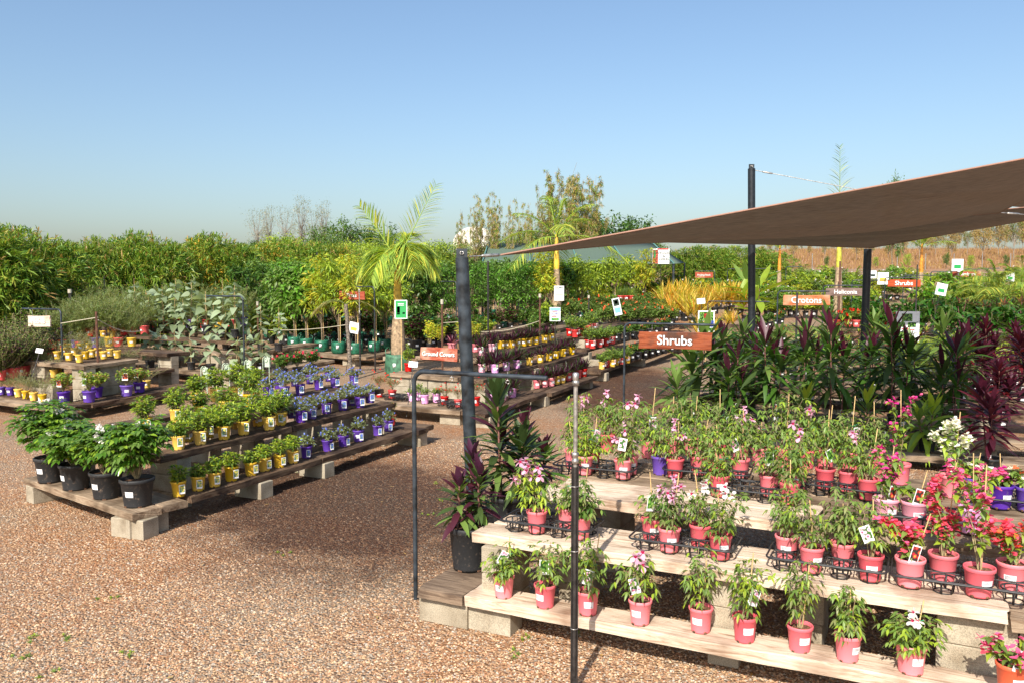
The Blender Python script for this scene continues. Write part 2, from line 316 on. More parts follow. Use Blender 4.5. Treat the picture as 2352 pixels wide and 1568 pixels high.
def damp(nt, ns, ln, P0, col):
    "darker damp patches of the yard where a sprinkler has wetted the gravel"
    def noise(s, d=5, rgh=.6):
        n = N(nt, 'ShaderNodeTexNoise'); n.inputs['Scale'].default_value = s; n.inputs['Detail'].default_value = d; n.inputs['Roughness'].default_value = rgh; ln.new(P0, n.inputs['Vector']); return n
    edge = noise(1.6, 6, .7); out = None
    for cx, cy, rx, ry, a in ((-1.75, 8.9, 1.7, 2.7, .38), (2.6, 17.8, 1.3, 3.6, -.25)):
        mp = N(nt, 'ShaderNodeMapping', vector_type='TEXTURE'); mp.inputs['Location'].default_value = (cx, cy, 0); mp.inputs['Rotation'].default_value = (0, 0, a); mp.inputs['Scale'].default_value = (rx, ry, 50); ln.new(P0, mp.inputs['Vector'])
        le = N(nt, 'ShaderNodeVectorMath', operation='LENGTH'); ln.new(mp.outputs[0], le.inputs[0])
        sb = N(nt, 'ShaderNodeMath', operation='MULTIPLY_ADD'); sb.inputs[1].default_value = 1.1; ln.new(edge.outputs['Fac'], sb.inputs[0]); ln.new(le.outputs['Value'], sb.inputs[2])
        mr = N(nt, 'ShaderNodeMapRange'); mr.inputs['From Min'].default_value = 1.2; mr.inputs['From Max'].default_value = 1.75; mr.inputs['To Min'].default_value = 1; mr.inputs['To Max'].default_value = 0; ln.new(sb.outputs[0], mr.inputs['Value'])
        if out is None: out = mr.outputs[0]
        else:
            mxm = N(nt, 'ShaderNodeMath', operation='MAXIMUM'); ln.new(out, mxm.inputs[0]); ln.new(mr.outputs[0], mxm.inputs[1]); out = mxm.outputs[0]
    fine = noise(24, 3); rf = ramp(nt, [(.45, (1, 1, 1)), (.75, (.6, .6, .6))]); ln.new(fine.outputs['Fac'], rf.inputs[0])
    pm = N(nt, 'ShaderNodeMath', operation='MULTIPLY'); ln.new(out, pm.inputs[0]); ln.new(rf.outputs[0], pm.inputs[1])
    m2 = N(nt, 'ShaderNodeMixRGB', blend_type='MULTIPLY'); ln.new(pm.outputs[0], m2.inputs[0]); ln.new(col, m2.inputs[1]); m2.inputs[2].default_value = (.2, .15, .13, 1)
    return m2
def pebblemat(name, col):
    m, nt, ns, ln = newmat(name); P0 = N(nt, 'ShaderNodeNewGeometry').outputs['Position']
    nz = N(nt, 'ShaderNodeTexNoise'); nz.inputs['Scale'].default_value = 30; ln.new(P0, nz.inputs['Vector']); r = ramp(nt, [(.3, tuple(c*.72 for c in col)), (.7, tuple(c*1.2 for c in col))]); ln.new(nz.outputs['Fac'], r.inputs[0])
    d = damp(nt, ns, ln, P0, r.outputs[0]); b = N(nt, 'ShaderNodeBsdfPrincipled'); b.inputs['Roughness'].default_value = .7; b.inputs['Specular IOR Level'].default_value = .35; ln.new(d.outputs[0], b.inputs['Base Color'])
    o = N(nt, 'ShaderNodeOutputMaterial'); ln.new(b.outputs[0], o.inputs[0]); return m
def groundmat():
    m, nt, ns, ln = newmat('gravel_ground')
    tc = N(nt, 'ShaderNodeNewGeometry'); P0 = tc.outputs['Position']
    def noise(s, d=5, rgh=.6):
        n = N(nt, 'ShaderNodeTexNoise'); n.inputs['Scale'].default_value = s; n.inputs['Detail'].default_value = d; n.inputs['Roughness'].default_value = rgh; ln.new(P0, n.inputs['Vector']); return n
    v = N(nt, 'ShaderNodeTexVoronoi'); v.inputs['Scale'].default_value = 52; v.inputs['Randomness'].default_value = 1; ln.new(P0, v.inputs['Vector'])
    sp = N(nt, 'ShaderNodeSeparateColor'); ln.new(v.outputs['Color'], sp.inputs[0])
    r = ramp(nt, [(0, srgb('6e5038')), (.2, srgb('967456')), (.4, srgb('80705e')), (.55, srgb('a88666')), (.7, srgb('8c6040')), (.84, srgb('988c7c')), (.96, srgb('c4b29a'))], 'CONSTANT'); ln.new(sp.outputs[0], r.inputs[0])
    big = noise(.35, 4); tint = ramp(nt, [(.42, srgb('a08c74')), (.62, srgb('b07444'))]); ln.new(big.outputs['Fac'], tint.inputs[0])
    m1 = N(nt, 'ShaderNodeMixRGB'); m1.inputs[0].default_value = .4; ln.new(r.outputs[0], m1.inputs[1]); ln.new(tint.outputs[0], m1.inputs[2])
    m2 = damp(nt, ns, ln, P0, m1.outputs[0]); sx = N(nt, 'ShaderNodeSeparateXYZ'); ln.new(P0, sx.inputs[0])
    # dry grass far off
    mr = N(nt, 'ShaderNodeMapRange'); mr.inputs['From Min'].default_value = 82; mr.inputs['From Max'].default_value = 90; ln.new(sx.outputs[1], mr.inputs['Value'])
    gn = noise(.6, 8, .75); gr = ramp(nt, [(.35, srgb('8a6a4c')), (.5, srgb('a88460')), (.68, srgb('bc9a74'))]); ln.new(gn.outputs['Fac'], gr.inputs[0])
    m3 = N(nt, 'ShaderNodeMixRGB'); ln.new(mr.outputs[0], m3.inputs[0]); ln.new(m2.outputs[0], m3.inputs[1]); ln.new(gr.outputs[0], m3.inputs[2])
    b = N(nt, 'ShaderNodeBsdfPrincipled'); b.inputs['Roughness'].default_value = .85; b.inputs['Specular IOR Level'].default_value = .3; ln.new(m3.outputs[0], b.inputs['Base Color'])
    iv = N(nt, 'ShaderNodeMath', operation='SUBTRACT'); iv.inputs[0].default_value = 1; ln.new(v.outputs['Distance'], iv.inputs[1])
    bp = N(nt, 'ShaderNodeBump'); bp.inputs['Strength'].default_value = 1; bp.inputs['Distance'].default_value = .018; ln.new(iv.outputs[0], bp.inputs['Height']); ln.new(bp.outputs[0], b.inputs['Normal'])
    o = N(nt, 'ShaderNodeOutputMaterial'); ln.new(b.outputs[0], o.inputs[0]); return m
# ------------------------------------------------------------------ pots, tags, stakes
_c = {}
def cache(fn):
    def w(*a, **k):
        key = (fn.__name__, a, tuple(sorted(k.items())))
        if key not in _c: _c[key] = fn(*a, **k)
        return _c[key]
    return w
@cache
def pot_me(col, r=.072, h=.155, sides=28):
    mb = MB(); b = r*.78; th = max(.003, r*.04)
    mb.lathe([(b*.2, .004), (b-.004, .004), (b, .0), (b*1.01, h*.06), (r*.95, h*.84), (r*1.0, h*.86), (r*1.04, h*.88), (r*1.05, h*.97), (r*1.02, h), (r*.97, h), (r*.955, h*.97), (r*.93, h*.75)], sides)
    for i in range(5):                                          # drainage feet notches: dark gaps read as small blocks cut at the base
        a = i*2*pi/5-1.3
        mb.box(((b+.001)*cos(a), (b+.001)*sin(a), .007), (.006, .016*r/.072, .013), rz=a, m=1)
    return mb.mesh('pot', [PM[col], M_soil])
@cache
def soil_me(r=.072, h=.155):
    mb = MB(); mb.disc(r*.955, h*.86, 18, bump=.004)
    for _ in range(26):
        a, q = RS.uniform(0, 6.28), r*.85*sqrt(RS.rand()); mb.box((q*cos(a), q*sin(a), h*.86+.002), (RS.uniform(.004, .012), RS.uniform(.004, .01), .004), rz=RS.uniform(0, 3), ry=RS.uniform(-.5, .5))
    return mb.mesh('soil', M_soil, False)
@cache
def plabel_me(r=.072, h=.155, a=0., s=1., text=True):
    "curved price sticker with lines of small print"
    mb = MB(); R0 = r*.78+(r*.95-r*.78)*.5; w, hh = .03*s, .021*s; zc = h*.5
    def patch(x0, x1, z0, z1, off, m):
        n = 4; V = []
        for i in range(n+1):
            t = x0+(x1-x0)*i/n; an = -pi/2+a+t/R0
            for z in (z0, z1):
                rr = r*.78+(r*.95-r*.78)*(zc+z)/(h*.84)+off; V.append((rr*cos(an), rr*sin(an), zc+z))
        mb.add(V, [(2*i, 2*i+2, 2*i+3, 2*i+1) for i in range(n)], m)
    patch(-w/1.0, w/1.0, -hh, hh, .002, 0)
    if text:
        for x0, x1, z in ((-.8, .1, .6), (-.8, .35, .25), (-.8, -.2, -.1), (.2, .8, -.6)):
            patch(x0*w, x1*w, (z-.09)*hh, (z+.09)*hh, .0028, 1)
    return mb.mesh('price_label', [M_white, M_ink], False)
def card_me(pic='pink', w=.06, h=.095, bw=.005, shape='rect'):
    "printed plant tag, a thin card standing in x/z with its foot at the origin"
    mb = MB(); t = .0012
    if shape == 'rect':
        mb.box((0, 0, h/2), (w, t, h), m=0); mb.box((0, -t*.9, h*.56), (w-2*bw, t, h*.74), m=1)
    else:                                                      # keyhole tag pushed into the pot
        mb.box((0, 0, h*.72), (w*.75, t, h*.55), m=0); mb.box((0, -t*.9, h*.72), (w*.6, t, h*.4), m=1); mb.box((0, 0, h*.25), (w*.28, t, h*.5), m=0)
    return mb, [M_white, PIC[pic]]
@cache
def tag_me(pic, x, y, z, rz=0., rx=0., ry=0., w=.06, h=.095, shape='rect'):
    mb, mats = card_me(pic, w, h, shape=shape)
    mb.v = [rot(v, rx, ry, rz)+np.array((x, y, z)) for v in mb.v]
    return mb.mesh('plant_tag', mats, False)
@cache
def stake_me(h, x=.015, y=.01, lx=0., ly=0., r=.0035, z0=.1):
    mb = MB(); mb.tube([(x, y, z0), (x+lx*.5, y+ly*.5, z0+(h-z0)*.5), (x+lx, y+ly, h)], r, 6)
    return mb.mesh('stake', M_stake)
# ------------------------------------------------------------------ leaf arrangements
def fan(n, el0, el1, ph=0, ga=2.39996):
    "golden-angle directions, elevation running from el0 (bottom) to el1 (top)"
    i = np.arange(n); el = el0+(el1-el0)*(i/max(1, n-1) if n > 1 else RS.rand(1))+RS.uniform(-.12, .12, n); a = ph+i*ga+RS.uniform(-.25, .25, n)
    return np.stack([np.cos(el)*np.cos(a), np.cos(el)*np.sin(a), np.sin(el)], -1)
def choose(n, w):
    w = np.array(w, float); return RS.choice(len(w), n, p=w/w.sum())
def pinnate(mb, base, d, L, nl, lw, ll, m=0, droop=.35, stem_m=None, sr=.0012, pairs=None, w=(1,), off=0, ang=.9, updir=0):
    "a rachis with leaflets on both sides"
    d = np.array(d, float); d /= np.linalg.norm(d); t = np.linspace(0, 1, 7)
    up = np.array([0, 0, 1.0]); S = np.cross(d, up); S = S/np.linalg.norm(S) if np.linalg.norm(S) > .05 else np.array([1.0, 0, 0])
    pts = np.array(base)+d*L*t[:, None]+np.array([0, 0, -1])*(droop*L*t**2)[:, None]
    if stem_m is not None: mb.tube(pts, np.linspace(sr, sr*.5, 7), 4, stem_m, False)
    B = []; Dd = []; Ls = []
    for i in range(nl):
        tt = .2+.75*i/max(1, nl-1); p = np.array(base)+d*L*tt+np.array([0, 0, -1])*(droop*L*tt**2); tg = d+np.array([0, 0, -2*droop*tt]); tg /= np.linalg.norm(tg)
        for s_ in (-1, 1):
            B.append(p); Dd.append(tg*cos(ang)+S*s_*sin(ang)+np.array([0, 0, updir+RS.uniform(-.15, .15)])); Ls.append(ll*RS.uniform(.8, 1.1))
    B.append(pts[-1]); Dd.append(d+np.array([0, 0, -2*droop])); Ls.append(ll*1.1)
    mb.leaves(B, Dd, Ls, lw, droop=.3, k=3, fold=.25, m=off+choose(len(B), w), roll=.4)
def trumpet(mb, c, d, s=.03, m=0, mt=1):
    "five petals round a throat"
    d = np.array(d, float); d /= np.linalg.norm(d); ref = np.array([0, 0, 1.0]) if abs(d[2]) < .9 else np.array([1.0, 0, 0])
    A = np.cross(d, ref); A /= np.linalg.norm(A); Bv = np.cross(d, A); c = np.array(c, float)
    mb.tube([c-d*s*1.3, c-d*s*.3, c], [s*.12, s*.28, s*.4], 7, m, False); mb.tube([c-d*s*.12, c-d*s*.1], [s*.3, s*.01], 7, mt, False)
    a = np.arange(5)*2*pi/5+RS.uniform(0, 1); R_ = A[None]*np.cos(a)[:, None]+Bv[None]*np.sin(a)[:, None]
    mb.leaves(c+R_*s*.25, R_*1.0+d*.35, s*.85, s*.95, droop=.25, k=3, fold=.1, m=m, roll=.25, wp=[.45, .9, 1, .35])
def smallflower(mb, B, s, m, petals=5):
    B = np.asarray(B).reshape(-1, 3)
    for p in B:
        n = np.array([RS.uniform(-.6, .6), RS.uniform(-.9, .2), RS.uniform(.4, 1)]); n /= np.linalg.norm(n)
        A = np.cross(n, [1, 0, .1]); A /= np.linalg.norm(A); Bv = np.cross(n, A); a = np.arange(petals)*2*pi/petals
        R_ = A[None]*np.cos(a)[:, None]+Bv[None]*np.sin(a)[:, None]
        mb.leaves(np.repeat(p[None], petals, 0), R_+n*.15, s*.5, s*.5, droop=.1, k=2, m=m, roll=.1, wp=[.4, 1, .7])
def bend(p0, p1, n=6, sag=0., j=.0):
    t = np.linspace(0, 1, n)[:, None]; p0 = np.array(p0, float); p1 = np.array(p1, float)
    q = p0*(1-t)+p1*t; q[:, 2] += sag*np.sin(pi*t[:, 0]); q[1:-1] += RS.uniform(-j, j, (n-2, 3)); return q
# bushy whorled shrub (yellow pots)
def f_whorl(h=.2, r=.15, z0=.13, n=18, seed=0, lf=('fresh', 'yellowgreen', 'deep', 'lime')):
    mb = MB(); st = MB()
    for i in range(n):
        a = i*2.4+seed; q = r*sqrt((i+.5)/n); top = np.array([q*cos(a), q*sin(a), z0+h*(1-.45*(q/r)**2)*RS.uniform(.85, 1.1)]); b0 = np.array([.012*cos(a), .012*sin(a), z0])
        pts = bend(b0, top, 6, 0, .006); st.tube(pts, .002, 4, 0, False)
        for k in range(2, 6):
            nn = 9 if k == 5 else 6; D_ = fan(nn, -.15 if k < 5 else .1, .5 if k < 5 else 1.2, RS.rand()*6)
            mb.leaves(np.repeat(pts[k][None], nn, 0), D_, RS.uniform(.048, .07, nn), .018, droop=.35, k=3, fold=.3, m=choose(nn, (3, 3, 2, 1 if k < 5 else 5)))
    return mb.mesh('foliage', [Lf[x] for x in lf]), st.mesh('stem', M_stem)
def f_blue(h=.15, r=.175, z0=.13, seed=0, nf=26):
    mb = MB(); fl = MB(); st = MB(); P_ = []
    for i in range(22):
        a = i*2.4+seed; q = r*sqrt((i+.5)/22)*RS.uniform(.85, 1.15); e = np.array([q*cos(a), q*sin(a), z0+h*(1-.7*(q/r)**2)*RS.uniform(.7, 1.2)])
        pts = bend((.01*cos(a), .01*sin(a), z0), e, 7, .03, .006); st.tube(pts, .0015, 4, 0, False)
        for k in range(2, 7):
            n = 6; mb.leaves(np.repeat(pts[k][None], n, 0)+RS.uniform(-.006, .006, (n, 3)), fan(n, -.2, .8, RS.rand()*6), RS.uniform(.024, .038, n), .014, droop=.2, k=2, m=choose(n, (3, 3, 1)))
        P_.append(pts[-1]); P_.append(pts[-2]+RS.uniform(-.015, .015, 3)+[0, 0, .015])
    idx = RS.permutation(len(P_))[:nf]; smallflower(fl, np.array(P_)[idx]+[0, 0, .008], .027, 0)
    return mb.mesh('foliage', [Lf['grey'], Lf['dull'], Lf['olive']]), st.mesh('stem', M_stem), fl.mesh('flowers', PT_['blue'])
def f_vine(h=.42, r=.12, z0=.13, seed=0, stems=5, flowers=0, fc='pink', lean=0., dens=1.0, cols=('mid', 'fresh', 'yellowgreen', 'dull')):
    "twining climber with pinnate leaves on a stick"
    mb = MB(); st = MB(); FLW = []
    for i in range(stems):
        a = seed+i*2.4+RS.uniform(-.3, .3); hh = (h-z0)*RS.uniform(.55, 1.0) if i else h-z0; q = r*RS.uniform(.35, 1.) if i else r*.2
        e = np.array([q*cos(a)+lean*hh, q*sin(a), z0+hh]); pts = bend((.008*cos(a), .008*sin(a), z0-.02), e, 9, 0, .012)
        pts[2:5, :2] *= .7; st.tube(pts, np.linspace(.0038, .0015, 9), 5, 0, False)
        for k in range(3, 9):
            for _ in range(max(1, int(round((1.6+.6*(k > 5))*dens)))):
                d = fan(1, -.1, .6, RS.rand()*6.3)[0]; pinnate(mb, pts[k]+RS.uniform(-.01, .01, 3), d, RS.uniform(.05, .09), 2, .016, .040, droop=.5, w=(3, 3, 2, 2))
        if i < flowers:
            for _ in range(RS.randint(2, 4)):
                c = pts[-1-RS.randint(0, 3)]+RS.uniform(-.03, .03, 3)+[0, -.03, .03]; one = MB(); trumpet(one, c, [RS.uniform(-.7, .7), -1, RS.uniform(-.3, .5)], .034, 0, 1); FLW.append(one)
    out = [('foliage', mb.mesh('foliage', [Lf[c] for c in cols]), []), ('stem', st.mesh('stem', M_stem), [])]
    out += [('flower', q.mesh('flower', [PT_[fc], PT_['throat']]), []) for q in FLW]
    return out
def f_boug(h=.4, r=.12, z0=.13, seed=0, col=('coral', 'rosepink'), nb=60, stems=4, low=.3, lean=0.):
    mb = MB(); st = MB(); fl = MB()
    for i in range(stems):
        a = seed+i*1.9; hh = (h-z0)*RS.uniform(.5, 1); q = r*RS.uniform(.5, 1.1); e = np.array([q*cos(a)+lean*hh, q*sin(a)*.8, z0+hh]); pts = bend((.006*cos(a), .006*sin(a), z0-.02), e, 9, .05, .015)
        st.tube(pts, np.linspace(.004, .0015, 9), 5, 0, False)
        for k in range(2, 9):
            n = 4; mb.leaves(np.repeat(pts[k][None], n, 0)+RS.uniform(-.02, .02, (n, 3)), fan(n, -.5, .5, RS.rand()*6), RS.uniform(.035, .055, n), .032, droop=.5, k=4, fold=.2, m=choose(n, (2, 2, 1)), wp=[.3, 1, .85, .45, .05])
        ks = [k for k in range(3, 9)]
        for _ in range(nb//stems):
            k = ks[RS.randint(len(ks))]; 
            if RS.rand() < low: k = 8
            c = pts[k]+RS.normal(0, .022, 3); D_ = fan(3, 0, .8, RS.rand()*6)
            fl.leaves(np.repeat(c[None], 3, 0), D_, RS.uniform(.022, .032, 3), .024, droop=.1, k=3, fold=.25, m=int(RS.rand() < .25), wp=[.3, 1, .9, .1])
    return [('foliage', mb.mesh('foliage', [Lf['yellowgreen'], Lf['fresh'], Lf['mid']]), []), ('stem', st.mesh('stem', M_stem), []), ('flowers', fl.mesh('flowers', [PT_[col[0]], PT_[col[1]]]), [])]
PT_['rosepink'] = petal('rosepink', 'f06a92')
def f_cordyline(h=1.2, z0=.25, heads=1, n=26, L=.38, W=.055, seed=0, cols=('cordy', 'cordylight', 'marron'), w=(3, 1, 2), top='plum', spread=.12, droop=.45, low=None):
    mb = MB(); st = MB(); k0 = len(cols)
    for i in range(heads):
        a = seed+i*2.2; hh = (h-z0-L*.55)*(1 if i == 0 else RS.uniform(.5, .85)); b = np.array([.03*cos(a)*heads, .03*sin(a)*heads, z0*.9]); e = np.array([spread*cos(a)*(heads > 1), spread*sin(a)*(heads > 1), z0+max(.03, hh)])
        pts = bend(b, e, 5, 0, .01); st.tube(pts, .009, 6, 0, False)
        t = np.linspace(0, 1, n); start = max(0, 1-.5/max(.2, hh)) if hh > .4 else .15
        if low is not None: start = low
        Bp = pts[0]+(pts[-1]-pts[0])*(start+(1-start)*t)[:, None]
        D_ = fan(n, -.25, 1.2, RS.rand()*6); Ls = L*(.7+.35*np.sin(pi*np.clip(t+.15, 0, 1)))*RS.uniform(.85, 1.1, n)
        m = choose(n, w); m[int(n*.88):] = k0
        dr = droop*(1.05-t)*RS.uniform(.7, 1.2, n)
        mb.leaves(Bp, D_, Ls, W*RS.uniform(.8, 1.1, n), droop=dr, k=6, fold=.22, m=m, roll=.3, wp=[.18, .5, .9, 1, .85, .5, .02])
    return mb.mesh('foliage', [Lf[c] for c in cols]+[Lf[top]]), st.mesh('stem', M_stemred)
def f_rosette(h=.16, z0=.13, n=34, W=.02, seed=0, cols=('cordy', 'plum', 'mid'), w=(2, 2, 1), heads=3, r=.05, el=(.3, 1.4), droop=.12, k=4):
    mb = MB()
    for i in range(heads):
        a = seed+i*2.1; b = np.array([r*cos(a), r*sin(a), z0])*(1 if heads > 1 else np.array([0, 0, 1])); q = n//heads
        mb.leaves(np.repeat(b[None], q, 0)+RS.uniform(-.005, .005, (q, 3)), fan(q, el[0], el[1], RS.rand()*6), h*RS.uniform(.7, 1.1, q), W, droop=droop, k=k, fold=.35, m=choose(q, w), roll=.15, wp=np.interp(np.linspace(0, 1, k+1), [0, .3, .7, 1], [.7, 1, .7, .02]))
    return mb.mesh('foliage', [Lf[c] for c in cols])
def f_silver(h=.8, z0=.17, seed=0, n=16, L=.24, W=.2):
    mb = MB(); st = MB(); pts = bend((0, 0, z0*.9), (.03*cos(seed), .03*sin(seed), h-.06), 8, 0, .012); st.tube(pts, np.linspace(.012, .005, 8), 6, 0, False)
    t = np.linspace(.32, 1, n); B = np.array([np.interp(t, np.linspace(0, 1, 8), pts[:, i]) for i in range(3)]).T; D_ = fan(n, -.1, .7, seed)
    for b, d in zip(B, D_): st.tube([b, b+d*.05], .003, 4, 0, False)
    mb.leaves(B+D_*.05, D_+[0, 0, -.1], L*RS.uniform(.75, 1.1, n), W*RS.uniform(.75, 1.1, n), droop=RS.uniform(.3, .9, n), k=5, fold=.18, m=choose(n, (3, 2)), roll=.8, wp=[.45, .95, 1, .85, .55, .1])
    return mb.mesh('foliage', [Lf['silver'], Lf['silverdark']]), st.mesh('stem', M_stem)
def f_wispy(h=.35, r=.2, z0=.13, seed=0, n=26, cols=('dull', 'olive', 'grey'), needle=.05, nn=26, lean=0., nw=.0045):
    mb = MB(); st = MB()
    for i in range(n):
        a = i*2.4+seed; q = r*sqrt((i+.5)/n)*RS.uniform(.8, 1.2); e = np.array([q*cos(a)+lean, q*sin(a), z0+(h-z0)*RS.uniform(.5, 1.05)*(1-.3*(q/r)**2)]); pts = bend((0, 0, z0), e, 7, .03, .01); st.tube(pts, .0015, 4, 0, False)
        k = RS.uniform(.35, 1, nn); B = np.array([np.interp(k, np.linspace(0, 1, 7), pts[:, j]) for j in range(3)]).T
        mb.leaves(B, fan(nn, -.3, 1.0, RS.rand()*6)+(e-pts[0])/np.linalg.norm(e-pts[0])*.5, needle*RS.uniform(.6, 1.2, nn), nw, droop=.15, k=1, m=choose(nn, (2, 2, 1)), wp=[1, .3])
    return mb.mesh('foliage', [Lf[c] for c in cols]), st.mesh('stem', M_stem)
def f_shrub(h=.4, r=.2, z0=.17, seed=0, n=18, L=.05, W=.02, cols=('mid', 'fresh', 'deep'), w=(2, 2, 1), fl=None, nf=0, fs=.03, per=9, k=3, lo=.35):
    mb = MB(); st = MB(); f = MB(); tips = []
    for i in range(n):
        a = i*2.4+seed; q = r*sqrt((i+.5)/n)*RS.uniform(.85, 1.15); e = np.array([q*cos(a), q*sin(a), z0+(h-z0)*RS.uniform(.6, 1.05)*(1-.35*(q/r)**2)]); pts = bend((.01*cos(a), .01*sin(a), z0-.02), e, 7, .02, .01*h/.4)
        st.tube(pts, np.linspace(.004, .0015, 7)*h/.4, 4, 0, False)
        m_ = per*5; t = RS.uniform(lo, 1, m_); B = np.array([np.interp(t, np.linspace(0, 1, 7), pts[:, j]) for j in range(3)]).T+RS.normal(0, L*.25, (m_, 3))
        mb.leaves(B, fan(m_, -.3, 1, RS.rand()*6)[RS.permutation(m_)], L*RS.uniform(.7, 1.15, m_), W, droop=.3, k=k, fold=.2, m=choose(m_, w)); tips.append(pts[-1])
    out = [('foliage', mb.mesh('foliage', [Lf[c] for c in cols]), []), ('stem', st.mesh('stem', M_stem), [])]
    if fl:
        T = np.array(tips); q = T[RS.randint(0, len(T), nf)]+RS.normal(0, L*.5, (nf, 3))+[0, 0, L*.3]; smallflower(f, q, fs, 0); out.append(('flowers', f.mesh('flowers', PT_[fl]), []))
    return out
def f_murraya(h=.5, r=.27, z0=.24, seed=0, nf=6):
    mb = MB(); st = MB(); fl = MB()
    for i in range(22):
        a = i*2.4+seed; q = r*sqrt((i+.5)/22); e = np.array([q*cos(a), q*sin(a), z0+h*RS.uniform(.75, 1.05)*(1-.4*(q/r)**2)]); pts = bend((.02*cos(a), .02*sin(a), z0), e, 6, .04, .015); st.tube(pts, np.linspace(.006, .002, 6), 5, 0, False)
        for k in range(2, 6):
            for _ in range(3 if k < 5 else 5):
                pinnate(mb, pts[k], fan(1, -.1 if k < 5 else .3, .9, RS.rand()*6)[0], RS.uniform(.10, .15), 3, .038, .068, droop=.3, w=(3, 3, 1))
        if i % 4 == 1 and nf:
            nf -= 1
            for _ in range(8): trumpet(fl, pts[-1]+RS.normal(0, .018, 3)+[0, 0, .04], [RS.uniform(-1, 1), -1, RS.uniform(0, 1)], .026, 0, 0)
    out = [('foliage', mb.mesh('foliage', [Lf['glossy'], Lf['mid'], Lf['glossylight']]), []), ('stem', st.mesh('stem', M_stem), [])]
    if fl.v: out.append(('flowers', fl.mesh('flowers', PT_['white']), []))
    return out
# ------------------------------------------------------------------ trees
def crown(mb, st, h, z0, rx, nclump=40, per=60, L=.09, W=.035, w=(2, 2, 1), seed=0, shape=1.0, top=1.0, droop=.4, k=2, clr=.16, trunk=.03, tw=0, lean=0., fold=.15, forks=3, inner=.25):
    "trunk, limbs to every leaf clump, clumps spread through the crown's volume"
    rz = (h-z0)/2; cz = z0+rz; T = bend((0, 0, 0), (lean, .02, cz), 6, 0, trunk*.8); st.tube(T, np.linspace(trunk, trunk*.55, 6), 7, tw, False)
    for i in range(nclump):
        d = fan(1, -1.0, 1.3, RS.rand()*6.3)[0]; q = RS.uniform(inner, 1)**.6; c = np.array([lean+d[0]*rx*q, d[1]*rx*q, cz+d[2]*rz*q*top])*1.0; c += RS.uniform(-.1, .1, 3)*rx
        b = T[RS.randint(2, 6)]; st.tube(bend(b, c, 4, .05*rx, .05*rx), np.linspace(trunk*.35, trunk*.08, 4), 4, tw, False)
        cr = clr*RS.uniform(.7, 1.3)*rx*2; n = int(per*RS.uniform(.7, 1.3)); off = RS.normal(0, .5, (n, 3))*cr*np.array([1, 1, .75]); 
        mb.leaves(c+off, off/max(cr, .01)+RS.uniform(-.6, .6, (n, 3))+[0, 0, .15], L*RS.uniform(.7, 1.2, n), W*RS.uniform(.8, 1.2, n), droop=droop, k=k, fold=fold, m=choose(n, w), roll=1.0)
def tree(h=2.6, z0=.9, rx=.5, cols=('mid', 'fresh', 'deep'), tw=None, name='crown', **kw):
    mb = MB(); st = MB(); crown(mb, st, h, z0, rx, **kw); return [('crown', mb.mesh('crown', [Lf[c] for c in cols]), []), ('trunk', st.mesh('trunk', tw or M_trunk), [])]
def f_bamboo(h=4.2, r=1.9, seed=0, tufts=3000, cols=('bamboo', 'bambooyellow', 'bamboodark', 'tan'), w=(6, 2, 4, .3), L=.3, W=.04, per=6):
    mb = MB(); st = MB(); lob = [(RS.uniform(-.45, .45)*r, RS.uniform(-.45, .45)*r, h*RS.uniform(.3, .62), r*RS.uniform(.55, .85), h*RS.uniform(.3, .4)) for _ in range(7)]+[(0, 0, h*.45, r*.9, h*.5)]
    for i in range(26):
        a = RS.uniform(0, 6.28); q = r*.35*sqrt(RS.rand()); e = np.array([q*2.2*cos(a), q*2.2*sin(a), h*RS.uniform(.6, .95)]); st.tube(bend((q*cos(a), q*sin(a), 0), e, 6, .2, .04), np.linspace(.02, .006, 6), 5, 0, False)
    Bs = []; Ds = []
    for i in range(tufts):
        x, y, z, a, b = lob[RS.randint(len(lob))]; d = fan(1, -1.1, 1.5, RS.rand()*6.3)[0]; q = RS.uniform(.78, 1.05) if RS.rand() < .85 else RS.uniform(.3, .8)
        p = np.array([x+d[0]*a*q, y+d[1]*a*q, max(.1, z+d[2]*b*q)]); out = d*[1, 1, .6]+[0, 0, RS.uniform(-.5, .9)]
        n = per; Bs.append(np.repeat(p[None], n, 0)+RS.uniform(-.05, .05, (n, 3))); Ds.append(out[None]+RS.uniform(-.9, .9, (n, 3)))
    B = np.concatenate(Bs); Dd = np.concatenate(Ds); n = len(B); mm = choose(n, w)
    mm = np.where(np.repeat(RS.rand(tufts) < .03, per), 3, mm)
    mb.leaves(B, Dd, L*RS.uniform(.6, 1.2, n), W*RS.uniform(.8, 1.2, n), droop=.35, k=2, m=mm, roll=1., wp=[.35, 1, .02])
    return [('crown', mb.mesh('foliage', [Lf[c] for c in cols]), []), ('culms', st.mesh('culms', M_culm), [])]
